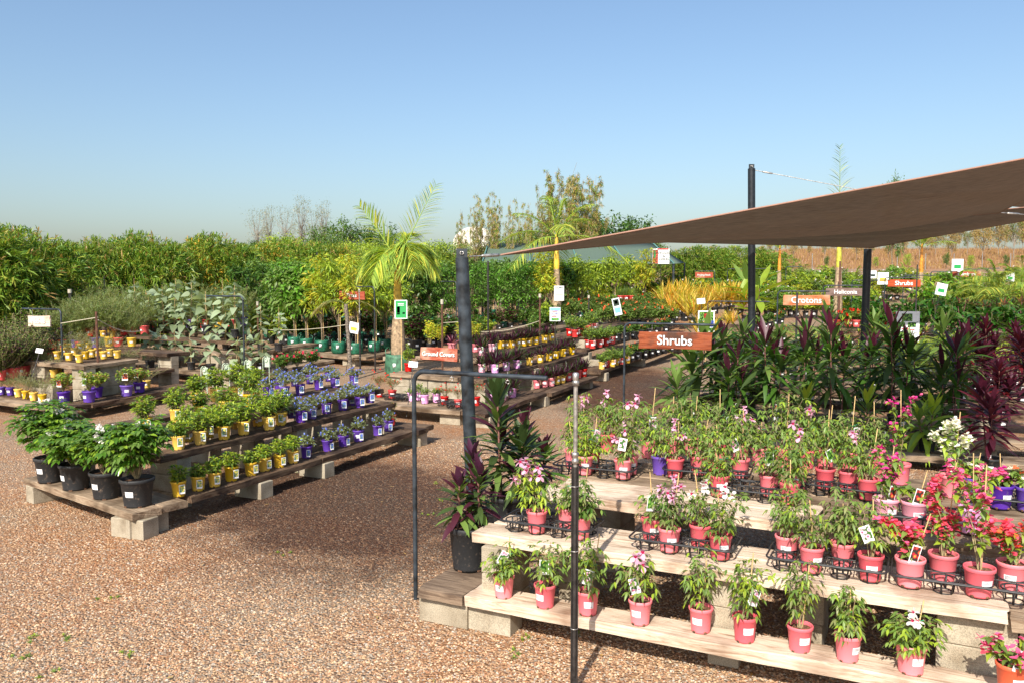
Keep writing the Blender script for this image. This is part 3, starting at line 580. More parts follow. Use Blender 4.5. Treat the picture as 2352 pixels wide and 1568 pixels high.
def f_tallbamboo(h=7.5, r=1.2, n=12, seed=0, cols=('bamboo', 'straw', 'tan', 'bamboodark'), w=(3, 3, 2, 1), dens=1., lo=.25):
    mb = MB(); st = MB()
    for i in range(n):
        a = RS.uniform(0, 6.28); q = r*.4*sqrt(RS.rand()); hh = h*RS.uniform(.6, 1); e = np.array([q*2.6*cos(a), q*2.6*sin(a), hh]); pts = bend((q*cos(a), q*sin(a), 0), e, 9, 0, .06); pts[-1] += [RS.uniform(-.4, .4), 0, -.1]; st.tube(pts, np.linspace(.03, .008, 9), 5, 0, False)
        for _ in range(int(34*dens)):
            t = RS.uniform(lo, 1); p = np.array([np.interp(t, np.linspace(0, 1, 9), pts[:, j]) for j in range(3)]); d = fan(1, -.1, .8, RS.rand()*6)[0]; ln = RS.uniform(.2, .75)*(1.25-t); e2 = p+d*ln; st.tube([p, e2], .006, 4, 0, False)
            for u in (.5, .8, 1): 
                m_ = 7; mb.leaves(np.repeat((p+(e2-p)*u)[None], m_, 0)+RS.uniform(-.06, .06, (m_, 3)), RS.uniform(-1, 1, (m_, 3))+d*.6+[0, 0, -.3], RS.uniform(.14, .26, m_), .032, droop=.4, k=2, m=choose(m_, w), roll=1., wp=[.3, 1, .02])
    return [('crown', mb.mesh('foliage', [Lf[c] for c in cols]), []), ('culms', st.mesh('culms', M_twig), [])]
def f_palm(th=1.8, fl=1.9, n=13, tr=.09, seed=0, cols=('palmgreen', 'palmyellow', 'fresh'), w=(3, 2, 2), el=(-.1, 1.45), ll=.42, lw=.02, shaft=.7, shaftcol='d8b040', droop=.55, leaflets=34, crownshaft=True, spec=None, rise=0):
    mb = MB(); st = MB(); sh = MB()
    st.lathe([(tr*1.25, 0), (tr*1.5, .15), (tr*1.45, th*.45), (tr*1.0, th*.9), (tr*.9, th)], 14)
    if shaft: sh.lathe([(tr*.85, th), (tr*.9, th+shaft*.2), (tr*.6, th+shaft*.7), (tr*.3, th+shaft)], 12)
    b = np.array([0, 0, th+shaft*.85])
    dirs = spec if spec is not None else [(a, e, L_, dr) for a, e, L_, dr in zip(seed+np.arange(n)*2.4, np.linspace(el[0], el[1], n), fl*RS.uniform(.8, 1.1, n), droop*RS.uniform(.7, 1.2, n))]
    for a, e, L_, dr, *rr_ in dirs:
        d = np.array([cos(e)*cos(a), cos(e)*sin(a), sin(e)]); t = np.linspace(0, 1, 10); pts = b+d*L_*t[:, None]+np.array([0, 0, -1])*(dr*L_*t**2.2)[:, None]; mb.tube(pts, np.linspace(.018, .004, 10)*fl/1.9, 5, 0, False)
        S = np.cross(d, [0, 0, 1.0]); S = S/np.linalg.norm(S) if np.linalg.norm(S) > .08 else np.array([cos(a+1.57), sin(a+1.57), 0])
        if rr_: S = S*cos(rr_[0])+np.cross(d, S)*sin(rr_[0])
        tt = np.linspace(.14, .99, leaflets); Bp = np.array([np.interp(tt, t, pts[:, i]) for i in range(3)]).T; tg = np.gradient(pts, axis=0); tg = nrm(np.array([np.interp(tt, t, tg[:, i]) for i in range(3)]).T)
        for s_ in (-1, 1):
            k = leaflets; LL = ll*(.35+.75*np.sin(pi*np.clip(tt, .05, .97)**.75))*RS.uniform(.85, 1.1, k)
            mb.leaves(Bp, tg*.75+S[None]*s_*.75+np.array([0, 0, .25-.1])+RS.uniform(-.15, .15, (k, 3)), LL, lw, droop=.55 if dr > .3 else .25, k=4, fold=.2, m=choose(k, w), roll=.5, wp=[.5, 1, .9, .6, .05])
    out = [('crown', mb.mesh('fronds', [Lf[c] for c in cols]), [])]
    out.append(('trunk', st.mesh('trunk', plain('palm_trunk', srgb('9a8468'), .8, var=.25, scale=18)), []))
    if shaft: out.append(('crownshaft', sh.mesh('crownshaft', plain('crownshaft', srgb(shaftcol), .45, var=.25, scale=9)), []))
    return out
# ------------------------------------------------------------------ carry trays
@cache
def tray_me(nx=4, ny=2, p=.165):
    mb = MB(); r = .058; W_, D_ = nx*p, ny*p; z1 = .085
    rim = []
    for x, y in ((-1, -1), (1, -1), (1, 1), (-1, 1)):
        cx, cy = x*(W_/2-.04), y*(D_/2-.04); a0 = {(-1, -1): pi, (1, -1): 1.5*pi, (1, 1): 0, (-1, 1): .5*pi}[(x, y)]
        rim += [(cx+.05*cos(a0+t), cy+.05*sin(a0+t), z1) for t in np.linspace(0, pi/2, 5)]
    rim.append(rim[0]); mb.tube(rim, .0065, 6, 0, False)
    for i in range(nx):
        for j in range(ny):
            c = ((i-(nx-1)/2)*p, (j-(ny-1)/2)*p); a = np.linspace(0, 2*pi, 19)
            for z, rr in ((.006, r*.86), (z1-.004, r*1.22)): mb.tube([(c[0]+rr*cos(t), c[1]+rr*sin(t), z) for t in a], .0045, 5, 0, False)
            for q in range(6):
                t = q*pi/3+.3; mb.box((c[0]+r*1.04*cos(t), c[1]+r*1.04*sin(t), z1/2), (.003, .011, z1), rz=t, ry=.17)
    for j in range(ny+1): mb.tube([(-W_/2+.02, (j-ny/2)*p*.94, z1), (W_/2-.02, (j-ny/2)*p*.94, z1)], .004, 5, 0, False)
    for i in range(1, nx): mb.tube([((i-nx/2)*p, -D_/2+.01, z1), ((i-nx/2)*p, D_/2-.01, z1)], .004, 5, 0, False)
    return mb.mesh('carry_tray', M_tray)
# ------------------------------------------------------------------ benches
def plank_me(L, w, t, mat, seed=0):
    nx = max(4, int(L/.18)); prof = [(-.5, -.5), (-.5, .42), (-.47, .5), (-.16, .5), (.16, .5), (.47, .5), (.5, .42), (.5, -.5)]; V = []; ph = RS.uniform(0, 9)
    for i in range(nx+1):
        x = -L/2+L*i/nx
        for a, b in prof:
            e = (abs(a) > .46)*.006*sin(x*5+ph+a*9)+RS.normal(0, .0025)
            V.append((x+(RS.normal(0, .006) if i in (0, nx) else 0), a*w+(1 if a > 0 else -1)*e, b*t+(.003*sin(x*3+ph) if b > 0 else 0)+RS.normal(0, .0012)))
    k = len(prof); Fc = [(i*k+j, i*k+(j+1) % k, (i+1)*k+(j+1) % k, (i+1)*k+j) for i in range(nx) for j in range(k)]
    mb = MB(); mb.add(V, Fc)
    for e, fl in ((0, 1), (nx, -1)):
        o = e*k; idx = [(0, 1, 2, 7), (2, 3, 4, 7), (4, 5, 6, 7)]
        mb.add([V[o+j] for j in range(k)], [q if fl > 0 else q[::-1] for q in idx])
    return mb.mesh('plank', mat, False)
PL_T = .07
def plank(parent, a, b, w, z, mat, t=PL_T):
    "sleeper with front edge from a to b (site x, y), its width to the left of a->b; top z above the ground"
    a = np.array(a, float); b = np.array(b, float); d = b-a; L = np.linalg.norm(d); d /= L; n = np.array([-d[1], d[0]]); c = (a+b)/2+n*w/2
    za, zb = g(a[1])+z-t/2, g(b[1])+z-t/2; o = ob('plank', plank_me(L-.006, w-.008, t, mat), parent, (c[0], c[1], (za+zb)/2)); o.rotation_euler = (0, -math.atan2(zb-za, L), math.atan2(d[1], d[0])); return o
@cache
def block_me(lx=.39, ly=.19, lz=.186):
    mb = MB(); bv = .006; x, y, z = lx/2, ly/2, lz/2; V = []
    for zz, q in ((-z, bv), (-z+bv, 0), (z-bv, 0), (z, bv)):
        V += [(sx*(x-q), sy*(y-q), zz) for sx, sy in ((-1, -1), (1, -1), (1, 1), (-1, 1))]
    Fc = [(0, 3, 2, 1), (12, 13, 14, 15)]+[(4*i+j, 4*i+(j+1) % 4, 4*i+4+(j+1) % 4, 4*i+4+j) for i in range(3) for j in range(4)]
    mb.add(V, Fc); return mb.mesh('concrete_block', M_block, False)
def blocks(parent, x, y, z, rz, n=None):
    "a pier of stacked blocks up to height z under a plank"
    k = max(1, int(round((z-PL_T)/.19))) if n is None else n; hh = (z-PL_T)/k
    for i in range(k):
        o = ob('concrete_block', block_me(), parent, (x, y, g(y)+hh*(i+.5)-.002), rz+RS.uniform(-.02, .02)); o.scale = (1, 1, (hh-.003)/.186)
def bench(label, specs, piers, cat='bench', name='plant_bench', group=None):
    o = empty(name, (0, 0, 0)); tag(o, label, cat, group)
    for s_ in specs: plank(o, *s_)
    for q in piers: blocks(o, *q)
    return o
U_RZ = pi/2-AZ; V_RZ = -AZ
# ------------------------------------------------------------------ text and signs
def text_me(s, size, mat, ext=.003, off=.0):
    cu = bpy.data.curves.new('t', 'FONT'); cu.body = s; cu.size = size; cu.align_x = 'CENTER'; cu.align_y = 'CENTER'; cu.extrude = ext; cu.offset = off; cu.resolution_u = 3
    o = bpy.data.objects.new('t', cu); C.objects.link(o); me = bpy.data.meshes.new_from_object(o); bpy.data.objects.remove(o); bpy.data.curves.remove(cu)
    me.name = 'lettering'; me.materials.clear(); me.materials.append(mat); return me
M_outline = plain('letter_outline', srgb('3c2a24'), rough=.6)
M_letter = plain('white_lettering', (.8, .79, .75), rough=.5, var=.03)
M_signA = woodmat('sign_wood_dark', [srgb('4c2012'), srgb('7e3c22'), srgb('9a5232'), srgb('5c2a18')], dirt=.1, rough=.45)
M_signB = woodmat('sign_wood_red', [srgb('7a3020'), srgb('944230'), srgb('a85a44'), srgb('7a3a2a')], dirt=.35, dirtcol=srgb('c8a890'))
M_signC = woodmat('sign_wood_orange', [srgb('98482c'), srgb('b0643e'), srgb('c0845c'), srgb('a05838')], dirt=.35, dirtcol=srgb('c0a488'))
M_signD = woodmat('sign_wood_grey', [srgb('4c3a34'), srgb('6c5850'), srgb('857068'), srgb('58443c')], dirt=.3, dirtcol=srgb('4c3028'))
M_signN = woodmat('sign_wood_bleached', [srgb('b89c88'), srgb('cdb8a6'), srgb('d8c6b6'), srgb('b8a08c')], dirt=.3, dirtcol=srgb('a8765c'))
M_signR = woodmat('sign_wood_bright', [srgb('8c3418'), srgb('a84626'), srgb('b25430'), srgb('8c3a20')], dirt=.05)
def board(label, txt, c, w, h, rz, mat, ts, tilt=0, roll=0):
    o = empty('sign_board', c, rz); o.rotation_euler = (tilt, roll, rz); tag(o, label, 'sign')
    b = ob('board', plank_me(w, h, .03, mat), o); b.rotation_euler = (pi/2, 0, 0)
    t = ob('lettering', text_me(txt, ts*.86, M_letter, .004, .012*ts), o, (0, -.024, -.01*h)); t.rotation_euler = (pi/2, 0, 0)
    t = ob('lettering_outline', text_me(txt, ts*.86, M_outline, .002, .03*ts), o, (.004, -.0185, -.01*h-.004)); t.rotation_euler = (pi/2, 0, 0)
    return o
def frame(base, topy, endx, label, r=.017, dirv=None, hooks=False, zbase=0):
    "bent steel tube: a post and a rounded bend into a level arm"
    B = P(*base) if len(base) == 2 else base; dep = B[1]
    zt = D(base[0] if len(base) == 2 else 0, topy, dep)[2]-B[2]
    s_ = 1 if endx > (base[0] if len(base) == 2 else 0) else -1; vd = np.array(UV(0, 1))*s_; bx = base[0]
    lo, hi = .1, 4.
    for _ in range(40):
        L = (lo+hi)/2; q = (B[0]+vd[0]*L, B[1]+vd[1]*L); px = CX+F*q[0]/(q[1]*cos(PT)-(B[2]+zt-H)*sin(PT))
        if (px < endx) == (s_ > 0): lo = L
        else: hi = L
    R_ = .09; pts = [(0, 0, -.02), (0, 0, zt*.5), (0, 0, zt-R_)]+[(vd[0]*R_*(1-cos(t)), vd[1]*R_*(1-cos(t)), zt-R_+R_*sin(t)) for t in np.linspace(.2, pi/2, 6)]+[(vd[0]*L*.6, vd[1]*L*.6, zt), (vd[0]*L, vd[1]*L, zt)]
    mb = MB(); mb.tube(pts, r, 12)
    o = empty('sign_post', B); tag(o, label, 'sign post', 'bent black steel sign posts'); ob('tube_frame', mb.mesh('tube_frame', M_steelp), o)
    if hooks:
        for f_ in (.3, .72):
            hk = MB(); a = np.linspace(-pi/2, pi*1.2, 10); hk.tube([(0, 0, .03), (0, 0, -r-.01)], .004, 5); hk.tube([(.013*cos(t), 0, -r-.025+.013*sin(t)) for t in a], .0035, 5, 0, False)
            ob('hook', hk.mesh('hook', M_galv), o, (vd[0]*L*f_, vd[1]*L*f_, zt))
    return o, B, zt, L, vd
# ------------------------------------------------------------------ ground, sky, sun, camera
def make_ground():
    xs = np.unique(np.concatenate([np.linspace(-160, 220, 96), np.linspace(-12, 12, 49)])); ys = np.unique(np.concatenate([np.linspace(-20, 60, 81), np.linspace(60, 420, 91)]))
    V = [(x, y, g(y, x)) for y in ys for x in xs]; nx = len(xs)
    Fc = [(j*nx+i, j*nx+i+1, (j+1)*nx+i+1, (j+1)*nx+i) for j in range(len(ys)-1) for i in range(nx-1)]
    mb = MB(); mb.add(V, Fc); o = ob('ground', mb.mesh('ground', groundmat())); tag(o, 'tan gravel yard with damp darker patches', 'ground', None, 'structure')
make_ground()
def make_stones():
    n = 120000; u = RS.rand(n); Y = 4.3+(12.5-4.3)*u**1.5; X = (RS.rand(n)*2-1)*(Y*.66+.3); s = RS.uniform(.0048, .0115, n)*(1+.35*(RS.rand(n) > .95))
    oc = np.array([(1, 0, 0), (.3, .9, .1), (-.8, .5, 0), (-.7, -.7, .1), (.4, -.85, 0), (.1, .1, .75)]); V = oc[None]*s[:, None, None]*RS.uniform(.65, 1.2, (n, 6, 3)); a = RS.rand(n)*6.28; ca, sa = np.cos(a)[:, None], np.sin(a)[:, None]
    W = np.stack([V[..., 0]*ca-V[..., 1]*sa+X[:, None], V[..., 0]*sa+V[..., 1]*ca+Y[:, None], V[..., 2]+.001], -1)
    Fc = np.array([(0, 1, 5), (1, 2, 5), (2, 3, 5), (3, 4, 5), (4, 0, 5)]); Fc = (np.arange(n)[:, None, None]*6+Fc[None]).reshape(-1, 3)
    k = 6; mats = [pebblemat('pebble_'+nm, srgb(h)) for nm, h in dict(a='a88462', b='bc9a76', c='988c7c', d='d0b292', e='a07456', f='b4a898').items()]
    # damp stones in the damp patch are darker
    mb = MB(); mb.add(W.reshape(-1, 3), Fc, np.repeat(choose(n, (3, 3, 2, 2, 2, 1)), 5)); o = ob('gravel', mb.mesh('gravel', mats, False)); tag(o, 'loose tan and grey gravel stones covering the yard', 'gravel', None, 'stuff')
make_stones()
sc = bpy.context.scene
w = bpy.data.worlds.new('World'); sc.world = w; w.use_nodes = True; nt = w.node_tree; nt.nodes.clear()
SUN_EL, SUN_AZ = radians(40), math.atan2(-.33, -.94)      # compass angle of the sun seen from the yard (x, y)
sky = nt.nodes.new('ShaderNodeTexSky'); sky.sky_type = 'NISHITA'; sky.sun_disc = False; sky.sun_elevation = SUN_EL; sky.sun_rotation = SUN_AZ; sky.air_density = 1.2; sky.dust_density = 2.2; sky.ozone_density = 4.0
bg = nt.nodes.new('ShaderNodeBackground'); bg.inputs['Strength'].default_value = .117; wo = nt.nodes.new('ShaderNodeOutputWorld'); nt.links.new(sky.outputs[0], bg.inputs[0]); nt.links.new(bg.outputs[0], wo.inputs[0])
sl = bpy.data.lights.new('sun', 'SUN'); sl.energy = 4.9; sl.angle = radians(.5); sl.color = (1, .93, .83); so = bpy.data.objects.new('sun', sl); C.objects.link(so)
from mathutils import Vector
tosun = Vector((-.33/.9963*cos(SUN_EL), -.94/.9963*cos(SUN_EL), sin(SUN_EL))); so.rotation_euler = tosun.to_track_quat('Z', 'Y').to_euler()
cam = bpy.data.cameras.new('camera'); cam.lens = 29.06; cam.sensor_width = 36; cam.clip_end = 2000; co = bpy.data.objects.new('camera', cam); C.objects.link(co); co.location = (0, 0, H); co.rotation_euler = (pi/2-PT, 0, 0); sc.camera = co
sc.view_settings.view_transform = 'Standard'; sc.view_settings.look = 'None'; sc.view_settings.exposure = .55; sc.view_settings.gamma = 1
# ------------------------------------------------------------------ potted plant kinds
def potted(col, fol, r=.072, h=.155, la=None, tags=(), stake=None, ls=1., text=False, extra=()):
    parts = [('pot', pot_me(col, r, h), [('price_label', plabel_me(r, h, la, ls, text))] if la is not None else []), ('soil', soil_me(r, h), [])]
    parts += list(fol)
    if stake: parts.append(('stake', stake, []))
    for t in tags: parts.append(('plant_tag', t, []))
    return parts+list(extra)
def FS(x): return [('foliage', x[0], []), ('stem', x[1], [])]+([('flowers', x[2], [])] if len(x) > 2 else [])
# --- bench A: yellow and purple pots
yel = [potted('yellow', FS(f_whorl(h=.2+.02*i, r=.12+.01*i, seed=i)), la=(.9 if i % 2 else None), tags=[tag_me('yellow', .045, -.082, .05, rz=.5-.3*i, w=.055, h=.09)]) for i in range(4)]
yels = [potted('yellow', FS(f_whorl(h=.15, r=.09, n=10, seed=i+9)), la=None, tags=[tag_me('yellow', .06, -.07, .04, rz=.6, w=.055, h=.09)]) for i in range(3)]
pur = [potted('purple', FS(f_blue(seed=i, nf=30 if i else 18)), tags=[tag_me('blue', .05, -.078, .04, rz=.4, w=.06, h=.095)]) for i in range(3)]
purs = [potted('purple', FS(f_blue(seed=i+5, nf=12, r=.12)), la=(None if i else .2), tags=[tag_me('blue', .06, -.07, .03, rz=.5, w=.05, h=.09)]) for i in range(3)]
G = 'yellow potted shrubs on the stepped bench'; G2 = 'purple potted blue-flowered plants on the stepped bench'
row('potted_shrub', yels, [(412,1138),(456,1125),(494,1116),(532,1103),(577,1091),(608,1080),(642,1072),(674,1062)], .26, 'small green shrub in yellow pot', 'along lowest plank of left bench', 'potted plant', G, (.95, 1.05), .25)
row('potted_shrub', yel, [(411,1031),(461,1020),(515,1008),(560,997),(619,986)], .62, 'bushy green shrub in yellow pot', 'front edge of left bench middle step', 'potted plant', G, (1, 1.08), .25)
row('potted_shrub', yel, [(432,1013),(478,1004),(503,992),(543,983),(593,977),(646,975)], .62, 'bushy green shrub in yellow pot', 'behind front pots, left bench middle', 'potted plant', G, (1, 1.08), .4)
row('potted_shrub', yel, [(336,990),(406,970),(460,960),(515,948),(573,932)], .80, 'bushy green shrub in yellow pot', 'on top step of left bench', 'potted plant', G, (1, 1.1), .25)
row('potted_shrub', yel, [(455,930),(497,921),(543,915),(585,905)], .80, 'tall bushy green shrub', 'at back of left bench top step', 'potted plant', G, (1.1, 1.2), .4)
row('potted_flower', purs, [(704,1050),(753,1035),(789,1024),(824,1013),(867,999),(892,989)], .26, 'blue-flowered grey plant in purple pot', 'along lowest plank of left bench', 'potted plant', G2, (.95, 1.05), .3)
row('potted_flower', pur, [(672,959),(691,969),(717,961),(750,949),(788,941),(827,935),(850,924),(806,930)], .62, 'blue-flowered grey plant in purple pot', 'on left bench middle step', 'potted plant', G2, (.95, 1.08), .3)
row('potted_flower', pur, [(616,912),(654,912),(690,906),(732,894),(769,889),(813,883)], .80, 'blue-flowered grey plant in purple pot', 'front edge of left bench top step', 'potted plant', G2, (.95, 1.08), .3)
row('potted_flower', pur, [(640,892),(678,886),(712,881),(756,875)], .80, 'blue-flowered grey plant in purple pot', 'at back of left bench top step', 'potted plant', G2, (.95, 1.05), .3)
penta = [potted('black', f_shrub(h=.42, r=.16, seed=i, L=.06, W=.022, cols=('deep', 'mid', 'fresh'), fl='crimson', nf=16, fs=.055), r=.085, h=.15) for i in range(2)]
row('potted_flower', penta, [(650,866),(684,862),(717,856)], .80, 'bright pink-red flowering shrub', 'behind purple pots of left bench', 'potted plant', 'pink-red flowering shrubs')
place('potted_shrub', potted('red', f_shrub(h=.42, r=.11, seed=3, n=9, L=.03, W=.01, cols=('olive', 'dull', 'tan'))), P(899,975,.28), 0, 1, 'sparse dry shrub in red pot at far right end of left bench', 'potted plant')
mur = [potted('black', f_murraya(seed=i, nf=[7, 6, 5, 1][i]), r=.155, h=.27, la=-.45, ls=1.3) for i in range(4)]
for i, (q, lab) in enumerate(zip([(117,1104),(175,1121),(246,1141),(317,1159)], ['leftmost big black pot of white-flowered shrub on the bench end', 'second big black pot from left, glossy shrub with white flowers', 'third big black pot from left with an orange leaf at its rim', 'rightmost big black pot at the bench corner, glossy shrub without flowers'])):
    place('potted_shrub', mur[i], P(q[0], q[1], .26), [.1, -.2, 0, .3][i], 1.0, lab, 'potted plant', 'big black pots on the bench end')
# bench A
A_deckF = [(-3.53, 7.55), (-5.38, 8.97)]
def uvl(u0, v0, u1, v1): return UV(u0, v0), UV(u1, v1)
specs = []
a, b = np.array(A_deckF[0]), np.array(A_deckF[1]); dd = (a-b)/np.linalg.norm(a-b); nn = np.array([-dd[1], dd[0]])
specs += [(b, a, .3, .26, W_mix), (b+nn*.305, a+nn*.305-dd*.03, .28, .26, W_mix)]
def ul(u0, u1, v, w, z, mat):                       # plank lying along U, front edge at v (the side facing +V)
    return (UV(u0, v), UV(u1, v), w, z, mat)
def vl(v0, v1, u, w, z, mat):                       # plank lying along V, front edge at u (facing -U)
    return (UV(u, v0), UV(u, v1), w, z, mat)
specs += [ul(5.95, 8.0, -6.45, .27, .26, W_brown), ul(8.0, 10.1, -6.45, .27, .26, W_brown), vl(-7.6, -6.4, 10.12, .27, .26, W_brown), vl(-7.5, -6.46, 10.4, .25, .26, W_brown)]
specs += [ul(5.98, 8.0, -6.9, .27, .62, W_brown), ul(8.0, 10.3, -6.9, .27, .62, W_brown), ul(5.75, 7.9, -7.19, .25, .80, W_brown), ul(7.9, 10.4, -7.19, .25, .80, W_brown), ul(5.75, 8.3, -7.45, .25, .80, W_brown), ul(8.3, 10.4, -7.45, .25, .80, W_brown), ul(7.2, 10.4, -7.72, .25, .80, W_brown), ul(6.4, 10.4, -7.99, .25, .80, W_brown), ul(6.2, 10.3, -8.3, .5, .5, W_brown)]
piers = []
for t_ in (.06, .93): q = b+(a-b)*t_+nn*.2; piers.append((q[0], q[1], .26, math.atan2(nn[1], nn[0])))
q = a-dd*.15+nn*.1; piers.append((q[0], q[1], .26, V_RZ+.1))
for u in (7.0, 8.1, 10.3): piers.append((*UV(u, -6.62), .26, U_RZ-pi/2))
for u in (6.3, 8.2, 10.1): piers += [(*UV(u, -7.12), .62, U_RZ-pi/2)]
for u in (6.2, 8.1, 10.2): piers += [(*UV(u, -7.75), .80, U_RZ-pi/2), (*UV(u, -8.5), .5, U_RZ-pi/2)]
bench('left stepped bench of dark brown sleepers holding yellow and purple pots', specs, piers)
# --- pink bench P
def ppot(seed, col='pink', h=.42, fl=0, fc='pink', tagp=None, stk=True, la=0., r=.072, ph=.155, dens=1., lean=0., rr=.12, stems=5, cols=('mid', 'fresh', 'yellowgreen', 'dull')):
    z0 = ph*.85; tg = []
    if tagp: tg.append(tag_me(tagp, RS.uniform(-.04, .02), -.06, z0+.08+RS.uniform(0, .06), rz=RS.uniform(-.4, .4), ry=RS.uniform(-.7, .7), w=.062, h=.1))
    fol = f_vine(h, rr, z0, seed, stems, fl, fc, lean, dens, cols)
    ex = []
    if stk:
        t = MB(); t.tube([(.015+.014*cos(a), .01+.014*sin(a), z0+(h-z0)*.6) for a in np.linspace(0, 6.28, 9)], .002, 4); t.tube([(.03, .0, z0+(h-z0)*.6), (.06, -.01, z0+(h-z0)*.6+.012)], .002, 4); ex = [('tie', t.mesh('tie', M_tie), [])]
    return potted(col, fol, r, ph, la, tg, stake_me(round(h+RS.uniform(-.06, .1), 3), lx=round(RS.uniform(-.06, .06), 3), ly=round(RS.uniform(-.02, .02), 3)) if stk else None, 1., True, ex)
GP = 'pink potted climbers on the near bench'
P1 = [((1157,1369), dict(h=.40, tagp='pink', la=-.5, stems=6), 'leftmost pink pot on lowest plank, with a tilted pink flower card'),
      ((1252,1391), dict(h=.42, tagp='green', la=-.7, stems=5, stk=False, lean=.12), 'second pink pot on lowest plank, pale bare branching stem'),
      ((1350,1407), dict(h=.44, tagp='pink', la=0., stems=6, lean=-.05), 'third pink pot on lowest plank, shaded by the sprinkler stand, tall cane'),
      ((1470,1429), dict(h=.40, tagp='pink', la=-.6, stems=5, fl=1, lean=-.1), 'fourth pink pot on lowest plank, one pale flower hanging to the left'),
      ((1609,1447), dict(h=.48, la=-.6, stems=5, rr=.09), 'fifth pink pot on lowest plank, slim upright climber on a cane'),
      ((1710,1469), dict(h=.46, tagp='pink', la=.1, stems=5, lean=.08, cols=('fresh', 'yellowgreen', 'mid', 'lime')), 'sixth pink pot on lowest plank, card above light green leaves'),
      ((1836,1492), dict(h=.46, la=.15, stems=5, rr=.1), 'seventh pink pot on lowest plank, slender climber with small pink bud'),
      ((1946,1514), dict(h=.38, la=.5, stems=6, lean=.03), 'eighth pink pot on lowest plank, two bare stems under dark leaves'),
      ((2091,1541), dict(h=.38, la=.1, stems=8, fl=1, fc='white', rr=.13, dens=1.3, r=.08, ph=.165), 'ninth pink pot on lowest plank, dense dark leaves and one white bell flower')]
for i, (q, kw, lab) in enumerate(P1): place('potted_climber', ppot(i*1.3+.5, **kw), P(q[0], q[1], .26), 0, 1, lab, 'potted plant', GP)
TR = 'black carry trays'
def tray(px, py, z, rz, lab, n=(4, 2)):
    p = P(px, py, z); tag(ob('carry_tray', tray_me(*n), None, p, rz), lab, 'tray', TR); return p
V0 = V_RZ
# middle step trays
def grid(c, rz, cells, p=.165, n=(4, 2)):
    out = []
    for i, j in cells:
        x, y = (i-(n[0]-1)/2)*p, (j-(n[1]-1)/2)*p; out.append((c[0]+x*cos(rz)-y*sin(rz), c[1]+x*sin(rz)+y*cos(rz), c[2]+.012))
    return out
def fill(c, rz, cells, labs, kws, kind='potted_climber', mk=None):
    for q, lab, kw in zip(grid(c, rz, cells), labs, kws): place(kind, (mk or ppot)(**kw), q, RS.uniform(-.2, .2), 1., lab, 'potted plant', GP if mk is None else GB)
GB = 'potted bougainvilleas on the near bench'
zt = .64
c = UV(5.31, -2.25); t1 = (c[0], c[1], zt); tag(ob('carry_tray', tray_me(4, 2), None, t1, V0), 'black plant tray at left end of the middle plank', 'tray', TR)
fill(t1, V0, [(1, 0), (2, 1), (3, 0)], ['pink pot in left tray with big pale pink trumpet flowers', 'half-hidden pink pot in left tray behind the sprinkler stand', 'pink pot in left tray right beside the sprinkler stand'],
     [dict(seed=1, h=.44, fl=4, stk=False, lean=-.22, la=None, stems=6, cols=('fresh', 'yellowgreen', 'mid', 'lime')), dict(seed=2, h=.42, la=None, stems=5), dict(seed=3, h=.42, la=None, stems=7, lean=.05, cols=('mid', 'dull', 'deep', 'fresh'))])
c = UV(5.31, -1.30); t2 = (c[0], c[1], zt); tag(ob('carry_tray', tray_me(4, 2), None, t2, V0), 'black tray second from left on the middle plank', 'tray', TR)
fill(t2, V0, [(0, 1), (1, 0), (2, 1), (3, 0)], ['pink pot at back left corner of second tray with a tall card', 'pink pot in second tray with a cluster of dark-throated pink flowers', 'pink pot in second tray with open white star flowers', 'pink pot at right front of second tray leaning right'],
     [dict(seed=5, h=.4, la=0., stems=3, tagp='green'), dict(seed=6, h=.5, fl=4, fc='pink', la=0., stems=7, rr=.1, cols=('mid', 'dull', 'fresh', 'deep')), dict(seed=7, h=.46, fl=3, fc='white', la=None, stems=5), dict(seed=8, h=.42, fl=1, fc='white', la=.2, stems=5, lean=.15)])
c = UV(5.31, -.42); t3 = (c[0], c[1], zt); tag(ob('carry_tray', tray_me(4, 2), None, t3, V0), 'black tray in the middle of the middle plank', 'tray', TR)
fill(t3, V0, [(0, 1), (1, 0), (2, 1), (3, 0)], ['pink pot at back left of middle tray with tall leafy climber', 'pink pot in middle tray with a thick pale bare stem', 'pink pot in middle tray under long narrow leaves', 'pink pot at right of middle tray with tilted flower card'],
     [dict(seed=10, h=.6, la=-.3, stems=7, rr=.14, dens=1.2), dict(seed=11, h=.38, la=.3, stems=4), dict(seed=12, h=.42, la=None, stems=8, cols=('dull', 'mid', 'olive', 'fresh')), dict(seed=13, h=.5, la=-.3, tagp='pink', stems=5, lean=.1)])
def bpot(seed, col='pink', h=.4, lc=('coral', 'rosepink'), nb=60, la=0., lean=0., tagp=None, r=.08, ph=.165, low=.35, stk=True, stems=4, rr=.12):
    tg = [tag_me(tagp, -.02, -.07, ph*.9, rz=.2, ry=.3, w=.06, h=.11)] if tagp else []
    return potted(col, f_boug(h, rr, ph*.85, seed, lc, nb, stems, low, lean), r, ph, la, tg, stake_me(round(h+.08, 3), lx=round(RS.uniform(-.03, .1), 3)) if stk else None, 1., True)
c = UV(5.31, .30); t4 = (c[0], c[1], zt); tag(ob('carry_tray', tray_me(4, 2, .175), None, t4, V0), 'black tray of coral flowers at right end of middle plank', 'tray', TR)
